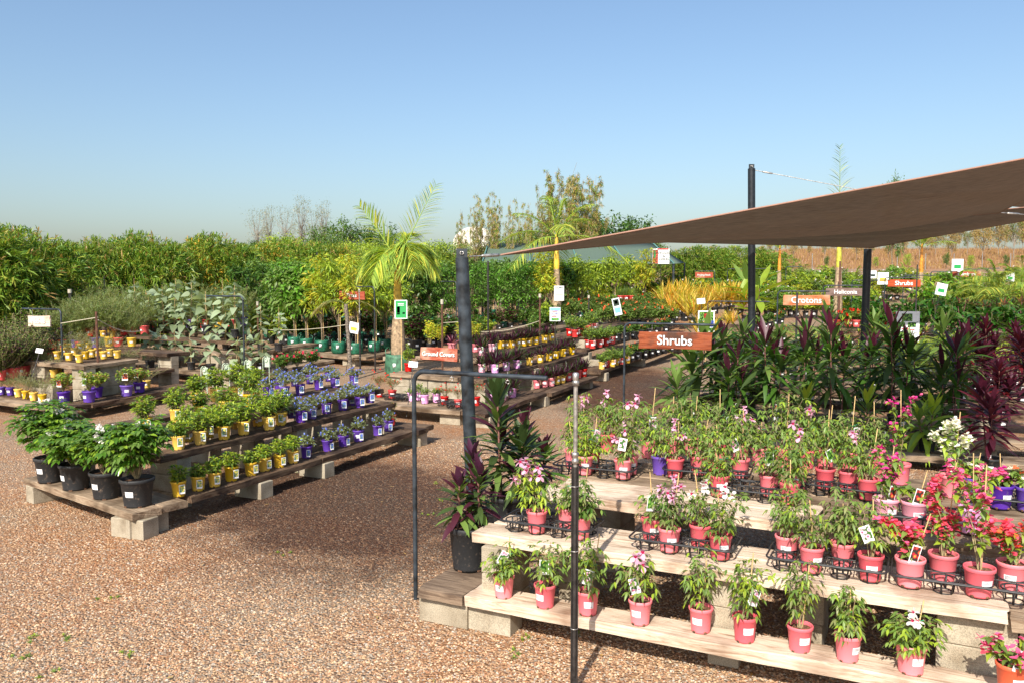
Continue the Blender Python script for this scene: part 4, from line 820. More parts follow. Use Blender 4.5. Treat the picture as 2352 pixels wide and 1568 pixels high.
for q, kw, lab in zip(grid(t4, V0, [(0, 0), (1, 1), (2, 0), (3, 1)], .175), [dict(seed=1, h=.34, nb=150, lean=-.3, tagp='red', la=None, low=.5), dict(seed=2, h=.62, nb=170, col='coral', la=None, lean=-.08, low=.3), dict(seed=3, h=.66, nb=90, la=.15, lean=-.12, low=.5, lc=('rosepink', 'coral')), dict(seed=4, h=.4, nb=150, la=-.6, lc=('coral', 'orange'), rr=.16)],
        ['coral bougainvillea spilling left over its pink pot, with a red card', 'tall coral bougainvillea in pale coral pot, second in its tray', 'bougainvillea with thick tan cane in the frontmost pink pot of its tray', 'bushy coral and orange bougainvillea at right end of its tray']):
    place('potted_bougainvillea', bpot(**kw), q, RS.uniform(-.1, .1), 1, lab, 'potted plant', GB)
place('potted_bougainvillea', bpot(seed=9, col='orange', h=.27, nb=60, lc=('rosepink', 'coral'), la=0., tagp='red', r=.075, stk=False), P(2322,1592,.30), 0, 1., 'orange pot of pink bougainvillea with an oval card, bottom right corner', 'potted plant', GB)
# upper step
zt = .83
def t_at(px, py, rz=V0, n=(4, 2)): return P(px, py, zt)
trs = [((1372,1088), 'black tray on the top step beside the sprinkler stand, holding five pots'), ((1625,1098), 'black tray in the centre of the top step'), ((1735,1143), 'black tray nearest the front of the top step'), ((1915,1132), 'black tray holding three pink pots, right of top step centre'), ((2130,1206), 'black tray of pale pink and lavender pots on the top step'), ((2325,1165), 'black tray with purple pots at right edge of top step')]
TP = [tray(a[0], a[1], zt, V0+[0, .1, 0, -.12, .05, 0][i], lab) for i, (a, lab) in enumerate(trs)]
P3 = [(0, (0, 1), dict(h=.4, la=None, stems=5), 'pink pot hidden behind the sprinkler stand top'), (0, (1, 1), dict(h=.46, tagp='pink', la=0., stems=6), 'pink pot at back of tray with large upright flower card'), (0, (1, 0), dict(h=.38, la=0., stems=7, cols=('yellowgreen', 'lime', 'fresh', 'mid')), 'pink pot with light green low bush, front left of top step'),
      (0, (3, 1), dict(h=.55, la=0., tagp='pink', stems=6, fl=3), 'pink pot with pale pink flower cluster high on its cane'), (0, (3, 0), dict(h=.4, la=-.3, stems=6, fl=2, tagp='pink'), 'pink pot with wide open flower cards, right of its tray'),
      (1, (0, 0), dict(h=.42, la=None, fl=2, stems=5), 'pink pot with two hanging pink flowers over its rim'), (1, (1, 1), dict(h=.45, la=None, stems=6), 'red-pink pot in back row of central tray'), (1, (2, 0), dict(h=.4, la=None, stems=7), 'pink pot hidden under foliage in central tray'), (1, (3, 1), dict(h=.5, la=None, stems=7, fl=1, tagp='pink'), 'climber with single pink flower high on its cane'),
      (2, (0, 0), dict(h=.36, la=-.1, stems=7), 'pink pot with white sticker at front edge of the top step'), (2, (2, 1), dict(h=.46, la=None, stems=6, tagp='green'), 'climber behind front edge with plain white card'), (2, (3, 0), dict(h=.5, la=None, stems=7, fl=1), 'dense climber at right of front tray'),
      (3, (0, 0), dict(h=.4, la=-.7, stems=5, tagp='green'), 'pink pot alone on tray corner, white card on cane below'), (3, (1, 1), dict(h=.5, la=None, stems=7, tagp='green'), 'pink pot with cane and glaring white card'), (3, (2, 1), dict(h=.5, la=None, stems=7, fl=1), 'pink pot in back row with clean rim, right of centre'), (3, (3, 0), dict(h=.42, la=None, stems=6), 'rightmost pink climber pot of the top step'),]
for i, (t, cell, kw, lab) in enumerate(P3):
    q = grid(TP[t], V0+[0, .1, 0, -.12, .05, 0][t], [cell])[0]; place('potted_climber', ppot(i*1.7, **kw), q, RS.uniform(-.3, .3), 1, lab, 'potted plant', GP)
PB = [(4, (0, 0), dict(h=.42, col='palepink', lc=('magenta', 'rosepink'), nb=50, la=0., tagp='red'), 'magenta bougainvillea in very pale pink pot'), (4, (1, 0), dict(h=.28, col='palepink', lc=('rosepink', 'coral'), nb=4, la=0., tagp='red'), 'almost flowerless plant in pale pink pot'), (4, (3, 0), dict(h=.42, col='lavender', lc=('rosepink', 'magenta'), nb=34, la=.1, lean=.1), 'lavender pot with a straight cane and long trailing shoots'),
      (5, (1, 0), dict(h=.3, col='purple', lc=('magenta', 'rosepink'), nb=60, la=0., lean=-.35), 'purple pot trailing magenta and pink flowers to the left'), (5, (2, 0), dict(h=.36, col='purple', lc=('cream', 'orange'), nb=40, la=None), 'purple pot at right edge with cream and orange flowers'), (5, (0, 1), dict(h=.26, col='purple', lc=('cream', 'rosepink'), nb=26, la=None), 'low purple pot with a few cream flowers')]
for t, cell, kw, lab in PB:
    q = grid(TP[t], V0, [cell])[0]; place('potted_bougainvillea', bpot(seed=RS.rand()*6, **kw), q, RS.uniform(-.2, .2), 1, lab, 'potted plant', GB)
place('potted_bougainvillea', bpot(seed=2.5, col='pink', h=.55, nb=150, lc=('cream', 'white'), la=None, low=.6), P(2185,1140,.83), 0, 1, 'cream-white bougainvillea towering behind the pink ones', 'potted plant', GB)
place('potted_bougainvillea', bpot(seed=4.5, col='pink', h=.66, nb=40, lc=('magenta', 'rosepink'), la=None, low=.7), P(2065,1110,.83), 0, 1, 'climber with a magenta flower head on the tallest cane', 'potted plant', GB)
place('potted_climber', ppot(3.3, col='purple', h=.4, la=None, stems=6), P(1516,1088,.83), 0, 1, 'lone purple pot at back of the top step', 'potted plant', GP)
ex = [(1335,1040),(1395,1036),(1440,1048),(1490,1050),(1545,1040),(1590,1045),(1655,1050),(1700,1060),(1745,1068),(1800,1070),(1850,1075),(1895,1072),(1950,1080),(2010,1085)]
row('potted_climber', [ppot(k*1.1, h=.42+.04*(k % 3), la=None, stems=7, fl=k % 2, tagp='pink' if k == 2 else None, rr=.15) for k in range(5)], ex, .83, 'leafy climber on a cane', 'in back row of the near bench', 'potted plant', GP, (.95, 1.1), 2)
specs = [vl(-2.70, .75, 4.83, .26, .26, W_pale), vl(-2.76, -.9, 5.04, .28, .64, W_pale), vl(-.9, .52, 5.04, .28, .64, W_pale), vl(.53, 1.6, 5.06, .28, .60, W_mix), vl(-2.72, -.5, 5.325, .26, .64, W_pale), vl(-.5, 1.6, 5.325, .26, .64, W_pale)]
for k in range(5): specs += [vl(-2.5+.05*k, -.62+.1*(k % 2), 5.60+.27*k, .265, .83, W_pale if k < 2 else W_mix), vl(-.61+.1*(k % 2), 1.8, 5.60+.27*k, .265, .83, W_mix)]
specs += [vl(-1.5, 2.0, 7.1, .27, .60, W_mix), vl(-1.5, 2.0, 7.38, .27, .60, W_mix)]
piers = [(*UV(5.0, -2.58), .26, V_RZ), (*UV(5.02, .62), .26, V_RZ), (*UV(5.2, -2.56), .64, U_RZ), (*UV(5.23, .38), .64, V_RZ), (*UV(5.24, .78), .60, V_RZ)]
for v in (-2.2, -.55, 1.5): piers += [(*UV(5.75, v), .83, U_RZ), (*UV(6.6, v), .83, U_RZ), (*UV(7.3, v+.4), .60, U_RZ)]
piers += [(*UV(5.3, -1.0), .64, U_RZ)]
bench('near bench of bleached timber sleepers stepped on concrete blocks, pink pots on it', specs, piers)
# small black side bench with big pot
o = empty('plant_stand'); tag(o, 'single short dark sleeper on one concrete block under a big black pot', 'stand')
plank(o, UV(4.82, -3.07), UV(4.82, -2.71), .62, .26, W_dark); blocks(o, *UV(4.98, -2.9), .26, V_RZ)
def cpot(h, r=.125, ph=.23, la=0., tg=True, tagp='red', **kw):
    f = f_cordyline(h=h, z0=ph*.85, **kw); tgs = [tag_me(tagp, 0, -r*.8, ph*.8, w=.06, h=.14, shape='key')] if tg else []
    return potted('black', FS(f), r, ph, la, tgs, None, 1.3)
p_ = P(1079, 1302, .26)
place('potted_cordyline', potted('black', FS(f_cordyline(h=.95, z0=.29, heads=3, n=44, L=.22, W=.05, low=.3, seed=1, cols=('cordylight', 'cordy', 'marron'), w=(2, 3, 2), top='plum', spread=.08)), r=.158, h=.33), p_, .4, 1, 'green cordyline with pink new leaves in big black pot on its stand', 'potted plant', 'big potted cordylines')
place('potted_cordyline', potted('black', FS(f_cordyline(h=1.3, z0=.25, heads=3, n=46, L=.34, W=.065, low=.3, seed=2, cols=('cordy', 'marron', 'cordylight'), w=(3, 2, 2), top='cordy', spread=.12)), r=.155, h=.29), P(1165, 1208, .2), 2.0, 1, 'tall dark cordyline behind the left end of the near bench', 'potted plant', 'big potted cordylines')
place('potted_cordyline', potted('black', FS(f_cordyline(h=1.1, z0=.25, heads=3, n=44, L=.3, W=.06, low=.2, seed=3, cols=('deep', 'marron', 'mid'), w=(3, 2, 1), top='marron', spread=.12)), r=.155, h=.29), P(1222, 1165, .1), 1.0, 1, 'shorter darker cordyline half hidden by the pandorea flowers', 'potted plant', 'big potted cordylines')
place('potted_shrub', potted('black', FS(f_cordyline(h=.62, z0=.25, heads=1, n=22, L=.22, W=.05, seed=5, cols=('deep', 'marron'), w=(3, 2), top='marron')), r=.15, h=.28), P(1140, 1235, 0), 0, 1, 'small dark cordyline in black pot at foot of the steel post', 'potted plant', 'big potted cordylines')
# ------------------------------------------------------------------ cordyline benches (right)
cdk = [cpot(h=1.3+.1*i, heads=2+i % 2, n=34, L=.56, W=.075, seed=i, droop=.6, la=0., tagp=['red', 'green', 'red'][i % 3], cols=('cordy', 'deep', 'cordylight'), w=(4, 3, 1), top=['maroon', 'marron', 'cordylight'][i % 3]) for i in range(4)]
cgr = [cpot(h=1.25+.12*i, heads=1+i % 2, n=34, L=.66, W=.1, seed=i+5, la=.1, tagp='green', cols=('cordylight', 'cordy', 'deep'), w=(2, 3, 1), top='cordylight', droop=.65) for i in range(3)]
cmr = [cpot(h=1.35+.1*i, heads=2+i % 2, n=54, L=.38, W=.07, seed=i+9, la=.1, cols=('maroon', 'marron', 'red'), w=(2, 3, 1), top='maroon', droop=.35) for i in range(2)]
clt = [cpot(h=.95, heads=1+i, n=32, L=.52, W=.08, seed=i+12, la=None, tg=False, cols=('yellowgreen', 'cordylight', 'fresh'), w=(3, 2, 1), top='lime', droop=.7) for i in range(2)]
GCo = 'potted cordylines on the low sleepers'
row('potted_cordyline', cgr, [(1557,995)], .2, 'broad dark green cordyline standing at left end of sleepers', 'beside the gravel path', 'potted plant', GCo, (.85, .85))
row('potted_cordyline', cgr, [(1592,962)], .2, 'largest wide-leaved cordyline', 'under the Shrubs board', 'potted plant', GCo, (1.15, 1.15))
row('potted_cordyline', cdk, [(1685,968),(1775,975),(1915,990),(2059,988),(2176,993)], .26, 'dark cordyline in black pot', 'on front sleeper row', 'potted plant', GCo, (.95, 1.05), 1)
row('potted_cordyline', clt, [(1849,1008),(1990,1022),(2128,1035)], .2, 'pale yellow-green cordyline with arching leaves', 'in front of the dark ones', 'potted plant', GCo, (.8, .95), 1)
row('potted_cordyline', cmr, [(2296,985),(2275,1092)], .26, 'deep maroon cordyline', 'near right edge', 'potted plant', GCo, (.75, .9), 1)
row('potted_cordyline', [cdk[0], cdk[1], cgr[0]], [(1643,910),(1740,918),(1855,926),(1984,930),(2099,925),(2200,925)], .5, 'tall cordyline', 'on the second sleeper row', 'potted plant', GCo, (.85, 1.), 1)
row('potted_cordyline', cgr+[cdk[2]], [(1700,885),(1790,888),(1905,890),(2010,892),(2080,890),(2160,892)], .55, 'wide-leaved green cordyline', 'on the third sleeper row', 'potted plant', GCo, (.8, .95), 1)
row('potted_cordyline', cmr, [(2270,895),(2335,890),(2240,905),(2352,930)], .5, 'tall maroon cordyline', 'at right of third sleeper row', 'potted plant', GCo, (.8, .95), 1)
# leafy green plants and ferns behind
lgreen = [potted('black', f_shrub(h=.75, r=.22, z0=.2, n=10, seed=i, L=.15, W=.07, cols=('lushlight', 'fresh', 'mid'), per=4, k=4, lo=.4), r=.11, h=.2, la=.1) for i in range(2)]
lpalm = [potted('black', [('foliage', (lambda mb: ([pinnate(mb, (0, 0, .2), fan(1, .5, 1.4, a)[0], .7, 12, .02, .2, droop=.35, w=(2, 2, 1)) for a in np.linspace(0, 6, 11)], mb)[1])(MB()).mesh('foliage', [Lf['palmgreen'], Lf['fresh'], Lf['yellowgreen']]), [])], r=.11, h=.2, la=0.) for i in range(1)]
fern = [potted('black', [('foliage', (lambda mb: ([pinnate(mb, (0, 0, .2), fan(1, .35, 1.2, a)[0], .75, 20, .016, .13, droop=.5, w=(2, 2, 1)) for a in np.linspace(0, 6, 14)], mb)[1])(MB()).mesh('foliage', [Lf['lime'], Lf['yellowgreen'], Lf['fresh']]), [])], r=.11, h=.2, la=0.) for i in range(1)]
rcord = [potted('black', FS(f_cordyline(h=.75, z0=.2, heads=2, n=40, L=.28, W=.035, seed=i, cols=('red', 'cordy', 'rust'), w=(3, 2, 1), top='lime', droop=.6)), r=.11, h=.2, la=0.) for i in range(2)]
helic = [potted('black', f_shrub(h=1.05, r=.35, z0=.2, n=9, seed=i, L=.36, W=.11, cols=('lush', 'deep', 'mid', ), per=2, k=4, lo=.35), r=.13, h=.23, la=0.) for i in range(3)]
helil = [potted('black', f_shrub(h=1.2, r=.35, z0=.2, n=9, seed=i, L=.34, W=.1, cols=('lushlight', 'yellowgreen', 'fresh'), per=2, k=4, lo=.4), r=.13, h=.23, la=0.) for i in range(3)]
drac = [potted('black', [('foliage', f_rosette(h=.42, z0=.6, n=54, W=.02, seed=i, cols=('marron', 'rust', 'cordy'), w=(2, 1, 2), heads=3, r=.15, el=(-.2, 1.4), droop=.3), [])]+[('stem', f_cordyline(h=.9, z0=.2, n=2, heads=2)[1], [])], r=.12, h=.22, la=0.) for i in range(2)]
row('potted_plant', lgreen, lin((1660, 868), (1850, 868), 7, 3), .4, 'leafy light green plant in black pot', 'behind the dark cordylines', 'potted plant', 'leafy green potted plants', (.9, 1.2))
row('potted_palm', lpalm, lin((1830, 800), (1905, 815), 3, 2)+[(1665, 800), (1700, 830)], .26, 'small yellow-green cane palm in black pot', 'below the Crotons board', 'potted plant', 'small cane palms', (.9, 1.2))
row('potted_plant', lgreen, lin((1825, 850), (1910, 845), 4, 2), .26, 'yellowish leafy croton in black pot', 'below the Crotons board', 'potted plant', 'leafy green potted plants', (.8, 1.))
row('potted_cordyline', rcord, lin((1925, 790), (2070, 800), 6, 4), .3, 'small red and green cordyline', 'behind the fern poster, upper row', 'potted plant', 'small red cordylines', (.9, 1.1))
row('potted_cordyline', rcord, lin((1935, 835), (2045, 830), 4, 4)+lin((2120, 800), (2200, 800), 3, 3), .26, 'small red cordyline with white tag', 'around the fern poster, lower row', 'potted plant', 'small red cordylines', (.8, 1.))
row('potted_fern', fern, lin((2050, 860), (2170, 862), 4, 4)+lin((2130, 828), (2352, 826), 7, 5), .26, 'lime green tree fern', 'in shade among the cordylines', 'potted plant', 'lime green ferns', (.9, 1.3))
row('potted_heliconia', helic, lin((1955, 762), (2345, 790), 13, 4), .26, 'dark green broad-leaved heliconia', 'in front heliconia row', 'potted plant', 'heliconias in rows', (.9, 1.1))
row('potted_heliconia', helic, lin((1925, 742), (2350, 758), 16, 4), .26, 'dark green broad-leaved heliconia', 'in second heliconia row', 'potted plant', 'heliconias in rows', (.9, 1.1))
row('potted_dracaena', drac, [(2088,735),(2150,745),(2205,742),(2265,742),(2300,750),(2338,745),(2235,738)], .5, 'spiky bronze dracaena', 'rising above the heliconia rows', 'potted plant', 'spiky bronze dracaenas', (1., 1.2))
row('potted_heliconia', helil, lin((2110, 722), (2350, 728), 13, 4), .26, 'bright green heliconia', 'in back heliconia row, front line', 'potted plant', 'bright green heliconias', (1., 1.2))
row('potted_heliconia', helil, lin((2130, 708), (2350, 712), 12, 4), .26, 'bright green heliconia', 'in back heliconia row, far line', 'potted plant', 'bright green heliconias', (1., 1.2))
specs = [vl(-2.9, 1.2, 12.55, .27, .26, W_mix), vl(-2.9, 4.5, 12.83, .27, .26, W_mix), vl(-2.9, 4.5, 13.11, .27, .26, W_brown), vl(-3.2, 4.8, 13.75, .27, .50, W_brown), vl(-3.2, 4.8, 14.03, .27, .50, W_brown), vl(-3.2, 4.8, 14.75, .27, .55, W_brown), vl(-3.2, 4.8, 15.03, .27, .55, W_brown), vl(-2.1, 3.6, 11.6, .27, .2, W_mix), vl(-2.1, 3.6, 11.88, .27, .2, W_mix), vl(-3.3, -2.85, 11.6, .4, .2, W_dark), vl(-.2, 4, 9.4, .27, .26, W_mix), vl(-.2, 4, 9.68, .27, .26, W_mix)]
piers = [(*UV(u, v), z, V_RZ) for u, z in ((12.85, .26), (13.9, .5), (14.9, .55), (11.8, .2), (9.6, .26)) for v in (-3.0, -1.0, .9, 2.9, 4.4) if not (u < 12 and v < -2) and not (u < 10 and v < 0)]
bench('low brown sleepers under the dark cordylines at right', specs, piers)
specs = [vl(v0, v0+4.6, u, .5, .26, W_dark) for u in (18.2, 20.2, 22.4, 26, 28.5, 31, 34) for v0 in (-2.0+(u > 25)*.5, 2.8+(u > 25)*.5, 7.6)]
bench('far dark sleeper rows under the heliconias', specs, [(*UV(u+.2, v), .26, V_RZ) for u in (18.2, 22.4, 28.5) for v in (-1.5, 2.6, 7)])
# ------------------------------------------------------------------ ground cover bench
rho = {c: [potted(c, [('foliage', f_rosette(h=.27+(c in ('lavender', 'palepink'))*.08, z0=.13, n=54, W=.03, seed=i, cols=('cordy', 'plum', 'maroon'), w=(2, 2, 1), heads=3, r=.035), [])], la=.3, tags=([tag_me('green', .05, -.075, .08, rz=.3, w=.03, h=.09)] if c in ('lavender', 'palepink') else [])) for i in range(2)] for c in ('yellow', 'coral', 'lavender', 'palepink', 'red')}
GR = 'potted purple rhoeo on the ground cover bench'
for c, pts, z, wh in (('lavender', [(1133,925),(1177,912)], .26, 'on lowest ledge of ground cover bench'), ('palepink', [(1155,918)], .26, 'on lowest ledge of ground cover bench'), ('coral', [(1233,891),(1251,888),(1266,886)], .26, 'on lowest ledge of ground cover bench'),
                      ('yellow', [(1278,882),(1291,879)], .26, 'on lowest ledge of ground cover bench'), ('red', [(1305,874),(1317,871),(1328,867),(1341,864)], .26, 'at right end of ground cover ledge'),
                      ('lavender', [(1137,856),(1163,851),(1187,845)], .62, 'on middle ledge of ground cover bench'), ('palepink', [(1107,855),(1125,850)], .62, 'on middle ledge of ground cover bench'), ('yellow', [(1216,838),(1241,833),(1261,828),(1277,823),(1293,818),(1313,814)], .62, 'on middle ledge of ground cover bench'),
                      ('palepink', [(1107,816),(1130,808)], .87, 'on top ledge of ground cover bench'), ('yellow', [(1151,801),(1165,799),(1176,799),(1190,796),(1203,795),(1216,793),(1231,791),(1251,787),(1267,783)], .87, 'on top ledge of ground cover bench'), ('coral', [(1092,808)], .87, 'on top ledge of ground cover bench')):
    row('potted_rhoeo', rho[c], pts, z, 'purple rhoeo in %s pot' % {'coral': 'coral red', 'palepink': 'pale pink'}.get(c, c), wh, 'potted plant', GR, (1.05, 1.15))
gr_ = [potted('red', FS(f_wispy(h=.36, r=.16, seed=i, cols=('olive', 'rust', 'dull'), n=20))+[('flowers', (lambda m: (smallflower(m, RS.uniform((-.12, -.12, .2), (.12, .12, .4), (12, 3)), .03, 0), m)[1])(MB()).mesh('flowers', PT_['redf']), [])], r=.065, h=.13, la=0.) for i in range(2)]
gp_ = [potted('lavender', f_shrub(h=.26, r=.12, z0=.13, n=12, seed=i, L=.03, W=.012, cols=('yellowgreen', 'grey', 'fresh')), la=-.2) for i in range(2)]
row('potted_flower', gr_, [(872,911),(901,914),(1021,928),(1052,934),(1093,931)], .26, 'wispy red-flowered plant in red pot', 'along the end ledge', 'potted plant', 'wispy red flowered plants', (1., 1.3))
row('potted_plant', gp_, [(946,920),(976,926),(1003,923),(960,918)], .26, 'low variegated plant in lavender pot', 'along the end ledge', 'potted plant', 'low plants in lavender pots', (1., 1.1))
for px, py in ((905,916),(925,918),(1028,930),(1050,936)): tag(ob('carry_tray', tray_me(2, 2), None, P(px, py, .262), V_RZ), 'small black tray on the end ledge, %s' % {905: 'leftmost by the red flowers', 925: 'second from left', 1028: 'third from left', 1050: 'nearest the steel post'}[px], 'tray', TR)
big_r = potted('coral', [('foliage', f_rosette(h=.34, z0=.15, n=20, W=.045, seed=2, cols=('plum', 'rose', 'maroon'), w=(2, 1, 2), heads=1, el=(.1, 1.4)), [])], r=.09, h=.17)
place('potted_rhoeo', big_r, P(1038,806,.87), 0, 1, 'big purple rhoeo beside the Ground Covers board', 'potted plant', GR)
place('potted_plant', potted('red', f_shrub(h=.5, r=.12, z0=.14, n=9, seed=2, L=.06, W=.02, cols=('lime', 'fresh', 'yellowgreen')), r=.08, h=.16), P(938,852,.62), 0, 1, 'yellow-green upright plant in red pot left of the Ground Covers board', 'potted plant')
row('potted_plant', [potted('black', f_shrub(h=.6, r=.14, z0=.14, n=10, seed=4, L=.07, W=.022, cols=('lime', 'yellow', 'yellowgreen')))], [(988,806),(1012,800),(1092,806),(1060,800)], .87, 'upright yellow-green plant', 'behind the Ground Covers board', 'potted plant', 'yellow-green plants by the board', (.9, 1.1))
specs = [ul(11.85, 14.4, -6.22, .27, .26, W_brown), ul(14.4, 17.0, -6.12, .27, .26, W_brown), ul(12.0, 14.4, -6.5, .27, .26, W_brown), ul(14.4, 17.0, -6.4, .27, .26, W_brown), vl(-9.2, -6.75, 11.95, .27, .26, W_mix), vl(-9.2, -6.78, 12.23, .27, .26, W_mix), vl(-9.2, -6.8, 12.51, .3, .26, W_brown),
         ul(13.2, 15.6, -6.95, .27, .62, W_brown), ul(15.6, 18.2, -6.8, .27, .62, W_brown), ul(13.2, 15.6, -7.23, .27, .62, W_brown), ul(15.6, 18.2, -7.08, .27, .62, W_brown), vl(-9.0, -7.5, 13.2, .27, .62, W_mix), vl(-9.0, -7.5, 13.5, .4, .62, W_mix),
         ul(14.2, 19.0, -7.5, .27, .87, W_brown), ul(14.2, 19.0, -7.78, .27, .87, W_brown), ul(14.2, 19.0, -8.06, .27, .87, W_brown), vl(-8.9, -7.5, 13.95, .26, .87, W_mix)]
piers = [(*UV(u, -6.4), .26, V_RZ) for u in (12.1, 14.4, 16.8)]+[(*UV(12.15, v), .26, V_RZ) for v in (-9, -7)]+[(*UV(13.35, v), .62, V_RZ) for v in (-7.15, -7.56, -7.97, -8.38, -8.79)]+[(*UV(u, -7.1), .62, V_RZ) for u in (15.5, 17.9)]+[(*UV(u, -7.8), .87, V_RZ) for u in (14.4, 16.5, 18.7)]
bench('stepped ground cover bench with a concrete block end wall, purple rhoeo pots', specs, piers)
# ------------------------------------------------------------------ red pot bench
rsh = {c: [potted(c, f_shrub(h=.42, r=.17, z0=.14, n=16, seed=i, L=.05, W=.02, cols=('fresh', 'mid', 'yellowgreen'), per=8), r=.08, h=.165, la=.3, tags=[tag_me('red', .06, -.075, .08, rz=.2, w=.03, h=.09)]) for i in range(2)] for c in ('red', 'yellow', 'black')}
GRd = 'small shrubs on the red pot bench'
row('potted_shrub', rsh['red'], [(1350,797),(1361,800),(1377,797),(1391,794),(1406,790)], .62, 'small green shrub in red pot', 'on middle ledge of far bench', 'potted plant', GRd, (1.1, 1.2))
row('potted_shrub', rsh['red'], [(1308,772),(1321,775),(1336,772),(1351,764),(1363,760)], .87, 'small green shrub in red pot', 'on top ledge of far bench', 'potted plant', GRd, (1.1, 1.2))
row('potted_shrub', rsh['yellow'], [(1382,847),(1406,842),(1415,838),(1441,833)], .26, 'small green shrub in yellow pot', 'on lowest ledge of far bench', 'potted plant', GRd, (1, 1.1))
row('potted_shrub', rsh['red'], [(1393,843),(1428,836)], .26, 'small green shrub in red pot', 'on lowest ledge of far bench', 'potted plant', GRd, (.9, 1))
bsh = [potted('black', f_shrub(h=.42, r=.16, z0=.18, n=14, seed=i, L=.06, W=.03, cols=('deep', 'mid', 'fresh'), fl='orange' if i else None, nf=8, fs=.05), r=.1, h=.2, la=0.) for i in range(2)]
row('potted_shrub', bsh, lin((1452, 828), (1540, 808), 7, 1), .26, 'dark shrub in black pot', 'on lowest ledge behind the Shrubs board', 'potted plant', GRd)
row('potted_shrub', bsh, lin((1418, 783), (1530, 765), 7, 2), .62, 'dark shrub in black pot', 'on middle ledge behind the Shrubs board', 'potted plant', GRd)
specs = [ul(17.65, 21, -6.3, .27, .26, W_brown), ul(21, 25.5, -6.1, .27, .26, W_brown), ul(17.65, 25.5, -6.55, .27, .26, W_brown), ul(18.6, 22, -7.0, .27, .62, W_brown), ul(22, 26, -6.8, .27, .62, W_brown), ul(18.6, 26, -7.28, .27, .62, W_brown), ul(19.0, 26, -7.6, .27, .87, W_brown), ul(19.0, 26, -7.88, .27, .87, W_brown)]
piers = [(*UV(18.0, -6.45), .26, V_RZ), (*UV(24.5, -6.4), .26, V_RZ), (*UV(20.9, -6.45), .26, V_RZ)]+[(*UV(18.75, v), z, V_RZ) for v, z in ((-7.15, .62), (-6.85, .45))]+[(*UV(19.1, v), .87, V_RZ) for v in (-7.75, -7.4)]
bench('far stepped bench of red and yellow pots ending in a block wall', specs, piers)
# ixora type shrubs behind
ixo = [potted('black', f_shrub(h=.62, r=.28, z0=.2, n=18, seed=i, L=.08, W=.035, cols=('mid', 'fresh', 'olive'), fl='orange' if i else 'redf', nf=5, fs=.07), r=.12, h=.22, la=0.) for i in range(3)]
row('potted_shrub', ixo, lin((1385, 760), (1540, 750), 8, 3), .62, 'dark shrub with orange-red flowers', 'in front row by leaning card', 'potted plant', 'orange flowered dark shrubs', (1, 1.2))
row('potted_shrub', ixo, lin((1300, 745), (1545, 730), 12, 4), .62, 'dark shrub with orange-red flowers', 'in middle row behind the red pots', 'potted plant', 'orange flowered dark shrubs', (1, 1.2))
row('potted_shrub', ixo, lin((1300, 725), (1540, 715), 11, 4), .62, 'dark shrub with orange-red flowers', 'in back row behind the red pots', 'potted plant', 'orange flowered dark shrubs', (1, 1.2))
# golden strap-leaved plants
gold = [potted('black', [('foliage', f_rosette(h=1.15, z0=.3, n=60, W=.055, seed=i, cols=('gold', 'goldpale', 'yellow', 'lime'), w=(2, 3, 2, 1), heads=5, r=.16, el=(.75, 1.45), droop=.25, k=5), [])], r=.15, h=.28, la=0.) for i in range(3)]
row('potted_cordyline', gold, [(1550,738),(1572,738),(1592,748),(1612,742)], .62, 'golden strap-leaved plant in black pot', 'in front golden row', 'potted plant', 'golden strap-leaved plants', (.85, 1))
row('potted_cordyline', gold, lin((1532, 722), (1700, 722), 7, 4), .62, 'golden strap-leaved plant in black pot', 'in middle golden row', 'potted plant', 'golden strap-leaved plants', (.9, 1.1))
row('potted_cordyline', gold, lin((1545, 706), (1680, 706), 5, 4), .62, 'golden strap-leaved plant in black pot', 'in back golden row', 'potted plant', 'golden strap-leaved plants', (.9, 1.15))
row('potted_cordyline', gold, [(1610,790),(1632,795),(1675,760)], .26, 'small golden plant', 'beside the ginger poster', 'potted plant', 'golden strap-leaved plants', (.7, .8))
ban = potted('black', FS(f_cordyline(h=2.4, z0=.25, heads=2, n=7, L=1.5, W=.3, seed=1, cols=('yellowgreen', 'fresh', 'lime'), w=(2, 2, 1), top='yellowgreen', spread=.2, droop=.12)), r=.16, h=.3)
row('potted_heliconia', [ban], [(1712,742),(1738,746)], .3, 'tall banana-leaved plant', 'left of the black steel post', 'potted plant', 'banana-leaved plants')
specs = [ul(25, 33, v, .5, .26, W_dark) for v in (-8.6, -10)]+[vl(-6.5, -1.5, u, .3, .62, W_brown) for u in (26.5, 27.6)]+[ul(20, 26, v, .5, .62, W_dark) for v in (-8.8, -9.9, -11)]
bench('long dark sleeper rows behind the red pot bench', specs, [(*UV(26.6, -4.6), .62, V_RZ), (*UV(26.6, -3.0), .62, V_RZ), (*UV(27, -9.0), .26, V_RZ), (*UV(21, -9), .62, V_RZ)])
# trays of small plants near the post
row('potted_shrub', bsh, lin((1742, 760), (1795, 745), 5, 1), .62, 'small dark plant in black tray', 'right of the black steel post', 'potted plant', 'tray plants by the post')
row('potted_shrub', bsh, lin((1758, 800), (1800, 785), 4, 1), .26, 'small dark plant', 'below the tray right of the steel post', 'potted plant', 'tray plants by the post')
specs = [ul(22.5, 27.5, -3.7, .5, .62, W_mix), ul(21.5, 26.5, -3.3, .4, .26, W_mix)]
bench('weathered bench right of the black steel post', specs, [(*UV(22.8, -3.9), .62, V_RZ), (*UV(24.8, -3.9), .62, V_RZ), (*UV(22, -3.5), .26, V_RZ)])
